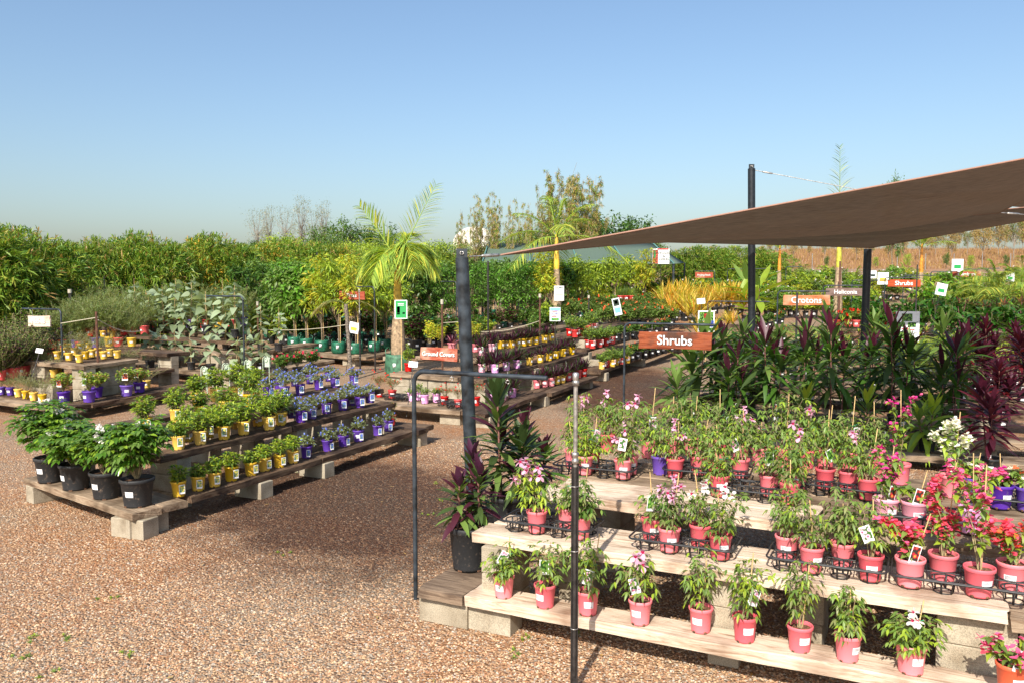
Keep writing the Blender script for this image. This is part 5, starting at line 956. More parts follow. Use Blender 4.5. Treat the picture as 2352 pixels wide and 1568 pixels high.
# ------------------------------------------------------------------ natives bench (left)
yw = [potted('yellow', FS(f_wispy(h=.42+.1*i, r=.22, seed=i, lean=[-.08, .1, 0][i])), la=-.6) for i in range(3)]
ye = [potted('yellow', FS(f_wispy(h=.5, r=.3, z0=.14, seed=i+4, n=14, lean=.1)), la=0.) for i in range(2)]
GN = 'yellow pots on the natives bench'
row('potted_native', yw, [(43,911),(61,915),(78,919),(98,924)], .26, 'wispy native plant in yellow pot', 'on lowest ledge of natives bench', 'potted plant', GN)
row('potted_native', [potted('purple', FS(f_wispy(h=.4, r=.2, seed=8)), la=-.4)], [(4,906),(25,907)], .26, 'wispy native plant in purple pot', 'left end of natives bench ledge', 'potted plant', 'purple pots on the natives bench')
lil = [potted('purple', f_shrub(h=.55, r=.24, z0=.2, n=12, seed=i, L=.07, W=.032, cols=('yellowgreen', 'fresh', 'tan'), per=6), r=.11, h=.205, la=[0., .3][i], tags=[tag_me(['green', 'red'][i], 0, -.1, .3, w=.1, h=.13)], ls=1.2) for i in range(2)]
row('potted_native', lil, [(148,923),(205,923),(223,912),(291,909),(321,900)], .26, 'yellowish shrub in large purple pot', 'before block wall of natives bench', 'potted plant', 'purple pots on the natives bench', (.95, 1.02))
place('potted_native', ye[0], P(338,890,.26), 0, 1, 'single yellow pot at right end of the natives bench', 'potted plant', GN)
row('potted_native', yw, [(80,856),(101,859),(108,850),(125,866),(137,857)], .55, 'wispy native plant in yellow pot', 'on second ledge of natives bench', 'potted plant', GN)
row('potted_native', ye, [(133,824),(159,828),(183,832)], .85, 'yellow pot of fine foliage', 'front of natives bench top', 'potted plant', GN)
row('potted_native', ye, [(148,815),(172,815),(197,824),(212,820),(226,816),(239,824),(254,818)], .85, 'yellow pot of fine foliage', 'middle of natives bench top', 'potted plant', GN)
row('potted_native', ye, [(155,806),(185,806),(205,803),(270,822)], .85, 'yellow pot of fine foliage', 'back of natives bench top', 'potted plant', GN)
row('potted_native', ye, [(286,842),(299,842)], .55, 'yellow pot standing low', 'right of natives bench top', 'potted plant', GN)
row('potted_native', ye, [(205,768),(220,772),(237,774),(255,775),(185,775)], .85, 'yellow pot', 'on far ledge behind the natives bench', 'potted plant', GN)
place('potted_native', potted('red', FS(f_wispy(h=.45, r=.2, seed=3))), P(180,800,.85), 0, 1, 'single red pot among the yellow pots of the natives bench', 'potted plant', GN)
pbush = [potted('red', f_shrub(h=1.0, r=.5, z0=.15, n=34, seed=i, L=.07, W=.02, cols=('plum', 'olive', 'deep', 'dull'), w=(2, 2, 2, 1), per=14, lo=.15), r=.11, h=.2, la=0.) for i in range(2)]
row('potted_shrub', pbush, [(2,872),(30,868),(58,862),(90,850),(12,845),(50,835),(85,822),(110,830)], .55, 'dense purplish bush in red pot', 'left of the natives board', 'potted plant', 'dense purplish bushes', (.95, 1.2))
wsp = [potted(c, FS(f_wispy(h=.95, r=.42, z0=.17, seed=i, n=46, needle=.11, nn=44, nw=.009, cols=('dull', 'conifer', 'olive'))), r=.1, h=.2, la=0.) for i, c in enumerate(('yellow', 'purple', 'red'))]
row('potted_native', wsp, lin((120, 800), (300, 795), 8, 4), .85, 'soft feathery bush', 'right behind the natives bench', 'potted plant', 'soft feathery bushes', (.9, 1.15))
row('potted_native', wsp, lin((165, 775), (330, 768), 8, 4), .85, 'soft feathery bush', 'in second feathery row at left', 'potted plant', 'soft feathery bushes', (1, 1.2))
row('potted_native', wsp, lin((190, 757), (560, 752), 13, 5), .85, 'soft feathery bush', 'in back feathery row before bamboo', 'potted plant', 'soft feathery bushes', (1.1, 1.4))
row('potted_native', [potted(c, f_shrub(h=.5, r=.2, z0=.2, n=14, seed=2, L=.05, W=.02, cols=('olive', 'dull', 'mid')), r=.13, h=.24) for c in ('red', 'purple')], [(238,752),(255,757),(262,760),(289,752),(300,756),(318,750)], 1., 'low shrub in red or purple pot', 'between feathery bushes at far left', 'potted plant', 'red and purple pots far left')
specs = [(UV(9.35, -17.5), UV(9.2, -13.0), .3, .26, W_mix), (UV(9.65, -17.5), UV(9.5, -13.0), .3, .26, W_brown), ul(9.8, 12.2, -12.95, .3, .26, W_brown), ul(9.8, 12.2, -13.26, .3, .26, W_brown), vl(-17.5, -14.3, 10.05, .5, .55, W_brown), vl(-15.3, -13.62, 10.15, .3, .85, W_mix), ul(10.15, 11.35, -13.62, .3, .85, W_mix), vl(-15.3, -13.9, 10.47, .9, .85, W_brown), ul(11.35, 12.3, -13.7, .5, .55, W_brown), vl(-18.5, -13.8, 12.2, .6, .85, W_brown), vl(-19, -14, 14.6, .5, .85, W_brown)]
piers = [(*UV(9.45, v), .26, V_RZ) for v in (-17, -13.2)]+[(*UV(10.1, v), .55, V_RZ) for v in (-17, -14.5)]+[(*UV(10.3, v), .85, V_RZ) for v in (-15, -13.82)]+[(*UV(u, -13.8), .85, U_RZ) for u in (10.75, 11.15)]+[(*UV(12.4, v), .85, V_RZ) for v in (-18, -16, -14)]
bench('natives bench of sleepers on concrete blocks with yellow and purple pots', specs, piers)
# ------------------------------------------------------------------ silver-leaved plants
sv = [potted('black', FS(f_silver(h=h_, seed=i, n=n_)), r=.11, h=.21, la=-.1, ls=1.4, stake=stake_me(round(h_+.1, 2), x=.03)) for i, (h_, n_) in enumerate(((1.15, 17), (1.0, 15), (.85, 12)))]
GS = 'silver-leaved plants on the stepped bench'
row('potted_silver_plant', [sv[2]], [(345,847),(372,843),(406,844),(440,848),(485,855),(548,861),(567,853),(601,853)], .26, 'silver round-leaved plant in black pot', 'on lowest ledge at centre left', 'potted plant', GS, (.85, 1), 3)
row('potted_silver_plant', sv, [(345,783),(376,786),(400,786),(422,790),(455,792),(492,799),(520,803),(560,800),(600,805),(640,806)], .62, 'silver round-leaved plant in black pot', 'on middle ledge at centre left', 'potted plant', GS, (.85, 1), 3)
row('potted_silver_plant', sv, [(310,757),(340,757),(372,757),(405,760),(440,762),(475,768),(512,774),(540,776)], .9, 'tall silver round-leaved plant', 'on top ledge at centre left', 'potted plant', GS, (.95, 1.15), 3)
specs = [(UV(14.05, -17.6), UV(13.35, -13.3), .3, .26, W_mix), (UV(14.35, -17.6), UV(13.66, -13.3), .3, .26, W_mix), ul(13.9, 16.8, -13.1, .5, .26, W_mix), (UV(14.9, -17.8), UV(14.05, -13.85), .3, .62, W_mix), (UV(15.2, -17.8), UV(14.35, -13.85), .3, .62, W_mix), ul(14.3, 17, -13.75, .5, .62, W_mix), (UV(15.8, -19.2), UV(15.05, -14.6), .3, .9, W_brown), (UV(16.1, -19.2), UV(15.35, -14.6), .5, .9, W_brown)]
piers = [(*UV(13.5, -13.5), .26, V_RZ), (*UV(14.1, -16.6), .26, V_RZ), (*UV(14.2, -14.1), .62, V_RZ), (*UV(14.2, -14.5), .62, V_RZ), (*UV(14.85, -16.8), .62, V_RZ), (*UV(15.2, -14.0), .62, U_RZ), (*UV(16.2, -14.0), .62, U_RZ), (*UV(15.2, -14.9), .9, V_RZ), (*UV(15.8, -18.4), .9, V_RZ), (*UV(15.5, -13.4), .26, U_RZ)]
bench('stepped bench with silver-leaved plants on concrete block piers', specs, piers)
# ------------------------------------------------------------------ trees in green bags
def bag_me(r=.19, h=.3, mat=None):
    mb = MB(); prof = [(r*.9, 0), (r*1.04, h*.15), (r*1.06, h*.5), (r*1.02, h*.85), (r*.98, h), (r*.93, h), (r*.9, h*.9)]; mb.lathe(prof, 22); mb.v[0] += RS.normal(0, r*.022, mb.v[0].shape)
    for s_ in (-1, 1):
        mb.tube([(s_*r*.95, -.03, h*.92), (s_*r*1.0, -.02, h*1.18), (s_*r*.75, .01, h*1.3), (s_*r*.6, .03, h*1.05), (s_*r*.6, .04, h*.9)], .012, 5, 0, False)
    mb.box((-.05, -r*1.05, h*.55), (.07, .012, .09), m=1, rx=.05)
    return mb.mesh('bag', [mat or M_bag, M_white])
@cache
def bagsoil(r=.19, h=.3):
    mb = MB(); mb.disc(r*.93, h*.9, 16, bump=.01); return mb.mesh('soil', M_soil, False)
def bagtree(seed, cols, h=2.5, z0=1.0, rx=.5, L=.13, W=.045, nc=34, per=40, **kw):
    RS.seed(seed+50); t = tree(h, z0, rx, cols, nclump=nc, per=per, L=L, W=W, trunk=.022, clr=.15, **kw)
    return [('bag', bag_me(), []), ('soil', bagsoil(), []), ('stake', stake_me(1.9, x=.05, y=.03, r=.014), [])]+t
bt = dict(fig=bagtree(1, ('fresh', 'lushlight', 'mid'), L=.16, W=.09, rx=.5, z0=.9), yel=bagtree(2, ('lime', 'yellow', 'yellowgreen'), h=2.7, z0=.9, L=.16, W=.04, rx=.42), lime=bagtree(3, ('lime', 'yellowgreen', 'fresh'), h=2.6, z0=1., L=.16, W=.045), mid=bagtree(4, ('mid', 'fresh', 'deep'), h=2.5, z0=.8, L=.13, W=.07), drk=bagtree(5, ('deep', 'mid', 'dark'), h=2.3, z0=.6, L=.13, W=.07, rx=.42), wide=bagtree(6, ('yellowgreen', 'lime', 'mid'), h=2.4, z0=1.1, L=.14, W=.05, rx=.6), grn=bagtree(7, ('lushlight', 'mid', 'deep'), h=2.3, z0=.7, L=.11, W=.05, rx=.55, nc=44))
GT = 'young trees in green planter bags'
def trees(pts, z, where, grp=GT):
    order = sorted(pts, key=lambda q: q[0]); nmz = dict(fig='bright green fig-leaved tree', yel='golden yellow-leaved tree', lime='lime green long-leaved tree', mid='mid green tree', drk='dark green leafy tree', wide='yellow-green spreading tree', grn='fresh green round-crowned tree')
    cnt = {}
    for q in order: cnt[q[2]] = cnt.get(q[2], 0)+1
    seen = {}
    for q in order:
        k = q[2]; seen[k] = seen.get(k, 0)+1; lab = 'bagged '+nmz[k]+('' if cnt[k] == 1 else ', '+('leftmost' if seen[k] == 1 else ORD[seen[k]-1]+' from left'))+' '+where
        place('young_tree', bt[k], P(q[0], q[1], z), RS.uniform(-.4, .4), (q[3] if len(q) > 3 else 1), lab, 'tree', grp, .02)
trees([(655,792,'mid',.95),(677,797,'fig',1.),(704,800,'fig',.95),(739,806,'yel',1.),(778,810,'lime',1.),(817,812,'yel',.98),(860,806,'lime',.9),(885,800,'wide',.9)], .26, 'in front row left of the palm')
trees([(620,775,'drk'),(650,776,'fig'),(690,778,'mid'),(725,780,'lime'),(765,783,'lime'),(800,783,'yel'),(840,785,'wide'),(870,780,'lime'),(955,780,'drk'),(985,778,'drk'),(1015,776,'grn')], .26, 'in second row near the palm')
trees([(560,768,'drk'),(600,762,'mid'),(640,760,'fig'),(685,760,'lime'),(730,762,'lime'),(775,762,'wide'),(820,762,'lime'),(865,760,'wide'),(960,760,'lime'),(1000,758,'grn'),(1040,756,'mid')], .3, 'in third row near the palm')
trees([(590,748,'mid'),(640,746,'wide'),(690,746,'lime'),(740,745,'wide'),(790,745,'wide'),(840,744,'lime'),(890,744,'lime'),(945,742,'lime'),(990,742,'wide'),(1035,740,'lime')], .3, 'in far row near the palm', GT)
trees([(1117,757,'grn'),(1161,758,'grn'),(1204,757,'grn'),(1085,765,'grn'),(1245,755,'yel',1.05)], .26, 'in front row right of the steel post')
trees([(1100,742,'grn'),(1140,741,'mid'),(1180,741,'grn'),(1222,740,'grn'),(1262,740,'yel',1.1),(1300,738,'drk'),(1335,735,'wide')], .26, 'in second row right of the steel post')
trees([(1090,728,'mid'),(1130,728,'grn'),(1170,727,'mid'),(1210,727,'mid'),(1250,726,'wide'),(1290,725,'grn'),(1330,724,'lime'),(1370,722,'wide'),(1410,722,'lime'),(1450,720,'lime'),(1480,722,'yel',1.05)], .26, 'in third row right of the steel post')
specs = [(UV(18.0, -16.8), UV(17.35, -12.95), .5, .26, W_mix), (UV(18.5, -16.8), UV(17.85, -12.95), .5, .26, W_mix), ul(17.6, 21.5, -12.7, .3, .26, W_mix), vl(-17, -13, 19.3, .5, .26, W_brown), vl(-17, -13, 21.3, .5, .4, W_brown)]
bench('low bench of sleepers under the front row of bagged trees', specs, [(*UV(17.6, -13.2), .26, V_RZ), (*UV(17.85, -14.9), .26, V_RZ), (*UV(18.1, -16.4), .26, V_RZ), (*UV(19.0, -12.9), .26, V_RZ), (*UV(21.4, -14), .4, V_RZ), (*UV(21.4, -15.2), .4, V_RZ)])
bench('dark sleeper rows under the trees right of the steel post', [vl(-13.5, -8.7, u, .5, .26, W_dark) for u in (25.5, 28.5)]+[vl(-13.5, -9, 31, .5, .62, W_mix)], [(*UV(25.7, v), .26, V_RZ) for v in (-12.5, -10, -9)]+[(*UV(31.1, -11), .62, V_RZ)])
# undergrowth shrubs in black pots among the trees
und = [potted('black', f_shrub(h=.9, r=.3, z0=.2, n=16, seed=i, L=.1, W=.055, cols=c, per=9), r=.13, h=.24, la=0.) for i, c in enumerate((('deep', 'dark', 'mid'), ('maroon', 'deep', 'mid'), ('lime', 'yellowgreen', 'fresh'), ('mid', 'deep', 'fresh')))]
row('potted_shrub', und, lin((590, 790), (880, 790), 10, 5), .3, 'leafy shrub in black pot', 'beneath the bagged trees left of the palm', 'potted plant', 'leafy shrubs under the trees', (.9, 1.2))
row('potted_shrub', und[:2], [(935,800),(955,806),(970,795),(990,798),(1010,792),(1030,790)], .3, 'dark heart-leaved shrub', 'between the palm and the steel post', 'potted plant', 'leafy shrubs under the trees', (1, 1.4))
row('potted_shrub', [und[2], und[3]], [(1085,790),(1100,780),(1120,775),(1240,765),(1225,775),(1255,762),(1275,765),(1290,758)], .3, 'light green shrub in black pot', 'before trees right of post', 'potted plant', 'leafy shrubs under the trees', (.8, 1.))
row('potted_shrub', und, lin((1095, 760), (1290, 752), 9, 5), .3, 'mixed green shrub', 'among tree trunks right of the post', 'potted plant', 'leafy shrubs under the trees', (.8, 1.1))
# mid-right field of small nursery plants
fld = [potted('black', f_shrub(h=.7, r=.33, z0=.18, n=14, seed=i, L=.11, W=.04, cols=c, per=8, fl=f, nf=3, fs=.08), r=.12, h=.22, la=0., ls=1.6) for i, (c, f) in enumerate(((('fresh', 'lushlight', 'mid'), 'white'), (('lime', 'yellowgreen', 'fresh'), None), (('mid', 'fresh', 'olive'), 'white'), (('yellow', 'lime', 'mid'), None)))]
row('potted_shrub', fld, lin((1340, 712), (1560, 705), 12, 5), .5, 'fresh green nursery shrub', 'in first row behind the orange-flowered shrubs', 'potted plant', 'nursery shrubs in far rows', (1, 1.4))
row('potted_shrub', fld, lin((1320, 700), (1590, 694), 14, 5), .5, 'fresh green nursery shrub', 'in second row behind the orange-flowered shrubs', 'potted plant', 'nursery shrubs in far rows', (1.1, 1.6))
row('potted_shrub', fld, lin((1490, 690), (1790, 688), 16, 5), .5, 'small green nursery shrub', 'in the row behind the golden plants', 'potted plant', 'nursery shrubs in far rows', (1.1, 1.5))
row('potted_shrub', fld, lin((1740, 728), (1985, 728), 14, 5), .5, 'small green nursery shrub', 'in front row behind the Crotons board', 'potted plant', 'nursery shrubs in far rows', (.9, 1.2))
row('potted_shrub', fld, lin((1745, 708), (2000, 706), 15, 5), .5, 'small green nursery shrub', 'in second row behind the Crotons board', 'potted plant', 'nursery shrubs in far rows', (1, 1.3))
row('potted_shrub', fld, lin((1700, 693), (2060, 690), 18, 5), .5, 'small green nursery shrub', 'in third row behind the Crotons board', 'potted plant', 'nursery shrubs in far rows', (1, 1.5))
row('potted_shrub', fld, lin((1560, 678), (2110, 674), 22, 6), .5, 'distant green nursery shrub', 'in the row below the far bamboo', 'potted plant', 'nursery shrubs in far rows', (1.2, 1.8))
row('potted_shrub', fld, lin((1580, 668), (2350, 664), 30, 6), .5, 'distant green nursery shrub', 'in the farthest row', 'potted plant', 'nursery shrubs in far rows', (1.2, 1.9))
rfl = [potted('red', f_shrub(h=.5, r=.25, z0=.18, n=12, seed=i, L=.08, W=.03, cols=('mid', 'fresh', 'deep'), fl='redf', nf=10, fs=.1), r=.12, h=.22, la=0., ls=1.5) for i in range(2)]
row('potted_flower', rfl, lin((1925, 752), (2035, 748), 6, 3), .5, 'red-flowered plant in red pot', 'behind the Heliconia board', 'potted plant', 'red potted flowers far off', (1, 1.2))
grassy = [potted('red', [('foliage', f_rosette(h=.4, z0=.13, n=60, W=.012, cols=('fresh', 'mid', 'lime'), seed=3, heads=3, r=.03, el=(.7, 1.5), droop=.1), [])], r=.09, h=.17, la=0., ls=1.5)]
row('potted_grass', grassy, [(1424,692),(1438,692),(1451,692)], 1.0, 'tuft of green grass in red pot', 'on the raised far shelf', 'potted plant', 'grass tufts in red pots', (1.3, 1.3))
# ------------------------------------------------------------------ posts, frames, boards
def steel_post(base, top, r, label, lug=False, cap=True):
    o = empty('steel_post', base); tag(o, label, 'post', 'black steel shade sail posts'); d = np.array(top)-np.array(base); mb = MB(); mb.tube([(0, 0, -.02), d*.5, d], r, 28); ob('post_tube', mb.mesh('post_tube', M_steelp if r < .061 else M_steel), o)
    if lug:
        m2 = MB(); m2.box(d+[0, 0, .035], (.10, .012, .09)); ob('lug_plate', m2.mesh('lug_plate', M_steelp, False), o); m3 = MB(); a = np.linspace(0, 2*pi, 11); m3.tube([d+[.016*cos(t), -.011, .04+.016*sin(t)] for t in a], .006, 5, 0, False); ob('lug_ring', m3.mesh('lug_ring', M_galv), o)
    return o
pb = P(1090, 1235); tp = D(1061, 592, pb[1]-.1); steel_post(pb, tp, .06, 'thick scuffed black steel post in the foreground holding the sail corner', True)
pb2 = P(1730, 930); pb2 = (D(1730, 784, 15.2)[0], 15.2, g(15.2)); tp2 = D(1726, 388, 15.2); steel_post(pb2, tp2, .066, 'tall thin black post rising above the sail against the sky', True)
pb3 = (D(1984, 784, 16.4)[0], 16.4, g(16.4)); tp3 = D(1993, 572, 16.4); steel_post(pb3, tp3, .075, 'black post under the sail corner behind the Heliconia board')
F_ = []
def fr(base, ty, ex, lab, **k):
    q = frame(base, ty, ex, lab, **k); F_.append(q); return q
fr((955, 1375), 851, 1257, 'nearest empty bent black post in front, two small hooks under its arm', hooks=True)
fS = fr((1432, 1012), 742, 1643, 'bent black post carrying the nearest Shrubs board')
fN = fr((148, 925), 711, 52, 'bent post carrying the bleached Natives board')
fr((563, 905), 681, 475, 'bent empty post among the silver-leaved plants')
fT = fr((862, 841), 659, 812, 'bent post carrying the Trees board')
fr((1049, 800), 647, 972, 'bent empty post just left of the thick steel post')
fr((1624, 800), 692, 1768, 'bent post behind the ginger poster')
fC = fr((1782, 860), 669, 1905, 'bent post carrying the Crotons board')
fH = fr((1887, 806), 656, 1990, 'bent post carrying the Heliconia board')
fr((1953, 770), 644, 2044, 'bent empty post just right of the Heliconia board')
f2 = fr((2029, 755), 638, 2114, 'bent post carrying the far Shrubs board')
fr((2071, 748), 633, 2149, 'bent empty post above the far Shrubs board')
fr((2134, 735), 624, 2199, 'bent empty post left of the Climbers board')
fK = fr((2195, 728), 619, 2250, 'bent post carrying the Climbers board')
fr((2239, 725), 617, 2296, 'bent empty post right of the Climbers board')
fF = fr((1640, 715), 623, 1595, 'bent post carrying the small far Fruiting Stock board')
fr((1669, 712), 618, 1773, 'far empty bent post before the bamboo')
fr((1803, 710), 613, 1843, 'far empty bent post left of the orange palm shaft')
fr((1363, 730), 630, 1301, 'bent empty post under the green shade roof')
fr((1171, 740), 638, 1226, 'far empty bent post left of the golden tree')
fr((1441, 715), 624, 1478, 'faint far bent post near the herbs sign')
def hang(fr_, cx, cy, w, h, txt, ts, mat, lab, rz=V_RZ, links=True):
    _, B, zt, L, vd = fr_; c = D(cx, cy, B[1]); k = ((c[0]-B[0])*vd[0]+(c[1]-B[1])*vd[1]); k = (c[0]-B[0])/vd[0]; Y = B[1]+vd[1]*k
    for _ in range(4): c = D(cx, cy, Y); k = (c[0]-B[0])/vd[0]; Y = B[1]+vd[1]*k
    o = board(lab, txt, c, w, h, rz, mat, ts)
    for s_ in (-.32, .32):
        mb = MB(); z1 = B[2]+zt-c[2]; mb.tube([(s_*w, 0, h/2-.01), (s_*w, 0, max(z1, h/2+.02))], .004, 5); ob('hanger', mb.mesh('hanger', M_galv), o)
    return o
hang(fS, 1550, 782, 1.08, .245, 'Shrubs', .225, M_signA, 'glossy dark timber board reading Shrubs in the middle of the picture')
hang(fN, 91, 738, .66, .215, 'Natives', .15, M_signN, 'bleached timber board reading Natives at far left')
hang(fT, 809, 679, .82, .21, 'Trees', .16, M_signB, 'peeling red timber board reading Trees')
hang(fC, 1852, 690, 1.05, .24, 'Crotons', .235, M_signC, 'pale orange timber board reading Crotons')
hang(fH, 1942, 671, 1.1, .23, 'Heliconia', .2, M_signD, 'grey-brown timber board reading Heliconia')
hang(f2, 2076, 651, 1.15, .27, 'Shrubs', .27, M_signR, 'bright orange-red timber board reading Shrubs, farther right')
hang(fK, 2220, 630, 1.1, .22, 'Climbers', .22, M_signB, 'dull red timber board reading Climbers')
hang(fF, 1617, 632, .85, .26, 'Fruiting Stock', .13, M_signB, 'tiny far red board reading Fruiting Stock')
c = P(1008, 834, .88); c = D(1008, 813, 16.1); board('peeling red board reading Ground Covers leaning on the block bench end', 'Ground Covers', c, .84, .245, V_RZ-.02, M_signB, .135, tilt=-.15)
def steel_sign(bx, top, by, lab, sz, Y, draw, stick=M_stake, zb=0, rz=0, r=.012, tilt=0, roll=0, sid='sign'):
    "poster panel on a stick; centre seen at bx, top"
    c = D(bx, top, Y); o = empty('poster_sign', (c[0], c[1], c[2]), rz); o.rotation_euler = (tilt, roll, rz); tag(o, lab, 'sign'); w_, h_ = sz
    mb = MB(); mb.box((0, 0, 0), (w_, .008, h_)); ob('panel', mb.mesh('panel', M_white, False), o)
    mb = MB(); mb.tube([(0, .02, h_*.45), (0, .02, min(-h_/2, g(Y)-c[2]))], r, 6); ob('stick', mb.mesh('stick', stick), o)
    for nm, x, z, a, b, m in draw:
        q = MB(); q.box((x*w_, -.006, z*h_), (a*w_, .005, b*h_)); ob(nm, q.mesh(nm, m, False), o)
    return o
def ink(k, h): return plain('print_'+k, srgb(h), .5, var=.03)
I_g, I_b, I_s, I_r, I_y, I_k, I_t = ink('green', '2a9a50'), ink('blue', '24408e'), ink('sky', '7cb0e0'), ink('red', 'c83030'), ink('yellow', 'e8c840'), ink('dark', '2c3a30'), ink('tan', 'b0a080')
def stext(o, s_, size, x, z, m, y=-.01):
    t = ob('lettering', text_me(s_, size, m, .001, .004*size*4), o, (x, y, z)); t.rotation_euler = (pi/2, 0, 0)
o = steel_sign(921, 711, 0, 'green poster in white border on a stick before the palm trunk', (.29, .43), 19.0, [('print', 0, 0, .84, .9, I_g), ('photo', -.2, -.02, .24, .34, I_k), ('photo', -.2, -.24, .24, .08, I_y), ('photo', .22, -.2, .2, .09, M_white)])
for z in (.3, .22): 
    q = MB(); q.box((0, -.0105, z*.43), (.14, .002, .014)); ob('text_line', q.mesh('text_line', M_white, False), o)
o = steel_sign(1275, 722, 0, "white father's day poster with blue sky top, over the rhoeo pots", (.24, .31), 18.6, [('print', 0, .36, .94, .22, I_s), ('print', 0, -.36, .7, .18, I_g), ('print', 0, -.36, .45, .07, I_y), ('print', -.1, -.18, .5, .05, I_r)], M_picket, rz=-.1)
for i, s_ in enumerate(('HAPPY', "FATHER'S", 'DAY')): stext(o, s_, .045, .0, .06-.042*i, [I_r, I_b, I_r][i])
steel_sign(1417, 705, 0, 'narrow leaning white card with a dark red picture at its top', (.22, .5), 24, [('print', 0, .25, .75, .38, I_k), ('print', 0, .27, .4, .2, I_r), ('print', 0, -.2, .75, .3, I_s)], M_picket, roll=-.22)
o = steel_sign(1622, 738, 0, 'ginger poster with a flower photo above a blue band', (.4, .52), 20.5, [('photo', 0, .24, .86, .42, PIC['green']), ('photo', -.02, .26, .28, .22, I_r), ('band', 0, -.12, .92, .3, I_b), ('photo', 0, -.39, .86, .16, PIC['green'])], M_stake, rz=-.1)
stext(o, 'GINGERS', .06, 0, -.015, I_y, -.012); stext(o, 'PLUS', .05, 0, -.1, I_y, -.012)
o = steel_sign(2084, 750, 0, 'white fern poster with three leaf photographs among the cordylines', (.44, .58), 15.9, [('photo', -.03, .3, .44, .25, PIC['green']), ('photo', -.28, .06, .34, .16, PIC['green']), ('photo', .18, .06, .34, .16, PIC['green']), ('photo', -.12, -.28, .5, .24, PIC['green']), ('text_line', -.1, -.07, .3, .03, I_r), ('text_line', .05, -.11, .5, .03, I_r), ('text_line', -.2, -.45, .3, .03, I_r)], M_stake, rz=-.1)
o = steel_sign(1518, 589, 0, 'large VEGGIES & HERBS sign at the corner of the green shade roof', (.72, .66), 36, [('print', -.33, -.02, .32, .9, PIC['red']), ('print', -.38, .12, .12, .5, I_g), ('print', .12, .46, .66, .08, I_r)], M_picket, rz=-.05)
for s_, z in (('VEGGIES', .14), ('&', .0), ('HERBS', -.14)): stext(o, s_, .15, .13, z, I_k)
o = steel_sign(1284, 674, 0, 'small white sign reading HAPPY on the golden tree trunk', (.32, .48), 27, [('print', 0, -.1, .8, .05, I_t)], M_picket); stext(o, 'HAPPY', .09, 0, .17, I_k)
for i, (x, y, Y, s_, lab) in enumerate([(2162,665,26,.34,'tilted white card with green oval above the dark heliconias'),(2199,610,36,.5,'white sign above the Climbers board'),(2028,640,34,.45,'white sign with orange print left of the far Shrubs board'),(2005,631,36,.3,'small white sign just right of the sail post'),(2320,637,34,.34,'white sign with green print at far right'),(2162,760,17,.12,'small white plant card in the heliconia rows'),(1610,692,24,.24,'blank white card above the ginger poster'),(91,805,15.2,.13,'blank white card over the natives bench'),(949,836,14.6,.16,'blank white tilted card at left of the Ground Covers board'),(813,753,20.5,.25,'yellow-green price board leaning near the Trees picket'),(197,714,22,.15,'small white card among the feathery bushes'),(1750,1000,10,.1,'small plain card by the climbers')][:11]):
    steel_sign(x, y, 0, lab, (s_, s_*(.66 if i in (5, 6, 7, 8) else 1.1)), Y, [('print', 0, -.1, .6, .3, [I_g, I_g, I_y, I_k, I_g, I_s, M_white, M_white, M_white, I_y, I_t][i])] if i not in (6, 7, 8) else [], M_picket, roll=[.2, 0, 0, 0, 0, .3, -.1, .15, .1, .2, .2][i], tilt=-.35 if i in (7, 8) else 0, r=.008)
# pickets, sprinkler stands and ropes
def picket(x, y0, y1, Y, lab, mat=M_rust, r=.02, cap=True):
    b_ = D(x, y1, Y); o = empty('picket', (b_[0], Y, g(Y))); tag(o, lab, 'stake', 'pickets and sprinkler stands'); z = D(x, y0, Y)[2]-g(Y)
    mb = MB(); mb.tube([(0, 0, -.02), (0, 0, z)], r, 6); mb.box((0, r*.7, z/2), (r*.5, r*1.6, z)); ob('shaft', mb.mesh('shaft', mat, False), o)
    if cap: m2 = MB(); m2.tube([(0, 0, z-.02), (0, 0, z+.08)], r*1.5, 8); ob('cap', m2.mesh('cap', M_cap), o)
    return o
picket(1016,697,800,17.2,'brown picket with grey cap behind the Ground Covers board', r=.022); picket(593,700,760,21,'brown picket with grey cap at left of the bagged trees', r=.022); picket(1240,682,760,22,'brown picket with grey cap left of the golden tree', r=.025)
picket(164,672,755,21,'dark picket with a pale box near the bamboo',M_picket,.035); picket(226,716,850,15.6,'brown leaning-looking picket in the natives bench',M_rust,.022,False); picket(241,636,685,26,'thin dark picket before the bamboo',M_picket,.02,False); picket(729,580,625,27,'thin dark pole in the lime trees',M_picket,.025,False)
picket(1121,600,660,24,'dark picket in the green trees',M_picket,.03,False); picket(1828,672,792,18,'thin dark picket crossing the Crotons board',M_picket,.022,False); picket(1707,742,800,16,'dark picket among the maroon cordylines',M_picket,.02); picket(1352,684,735,26,'dark picket with cap in the middle',M_picket,.025)
picket(2103,608,720,24,'dark picket right of the far Shrubs board',M_picket,.02,False); picket(1927,600,700,30,'brown picket above the Heliconia board',M_rust,.035,False); picket(862,740,850,20.5,'second dark picket beside the Trees post',M_picket,.02,False)
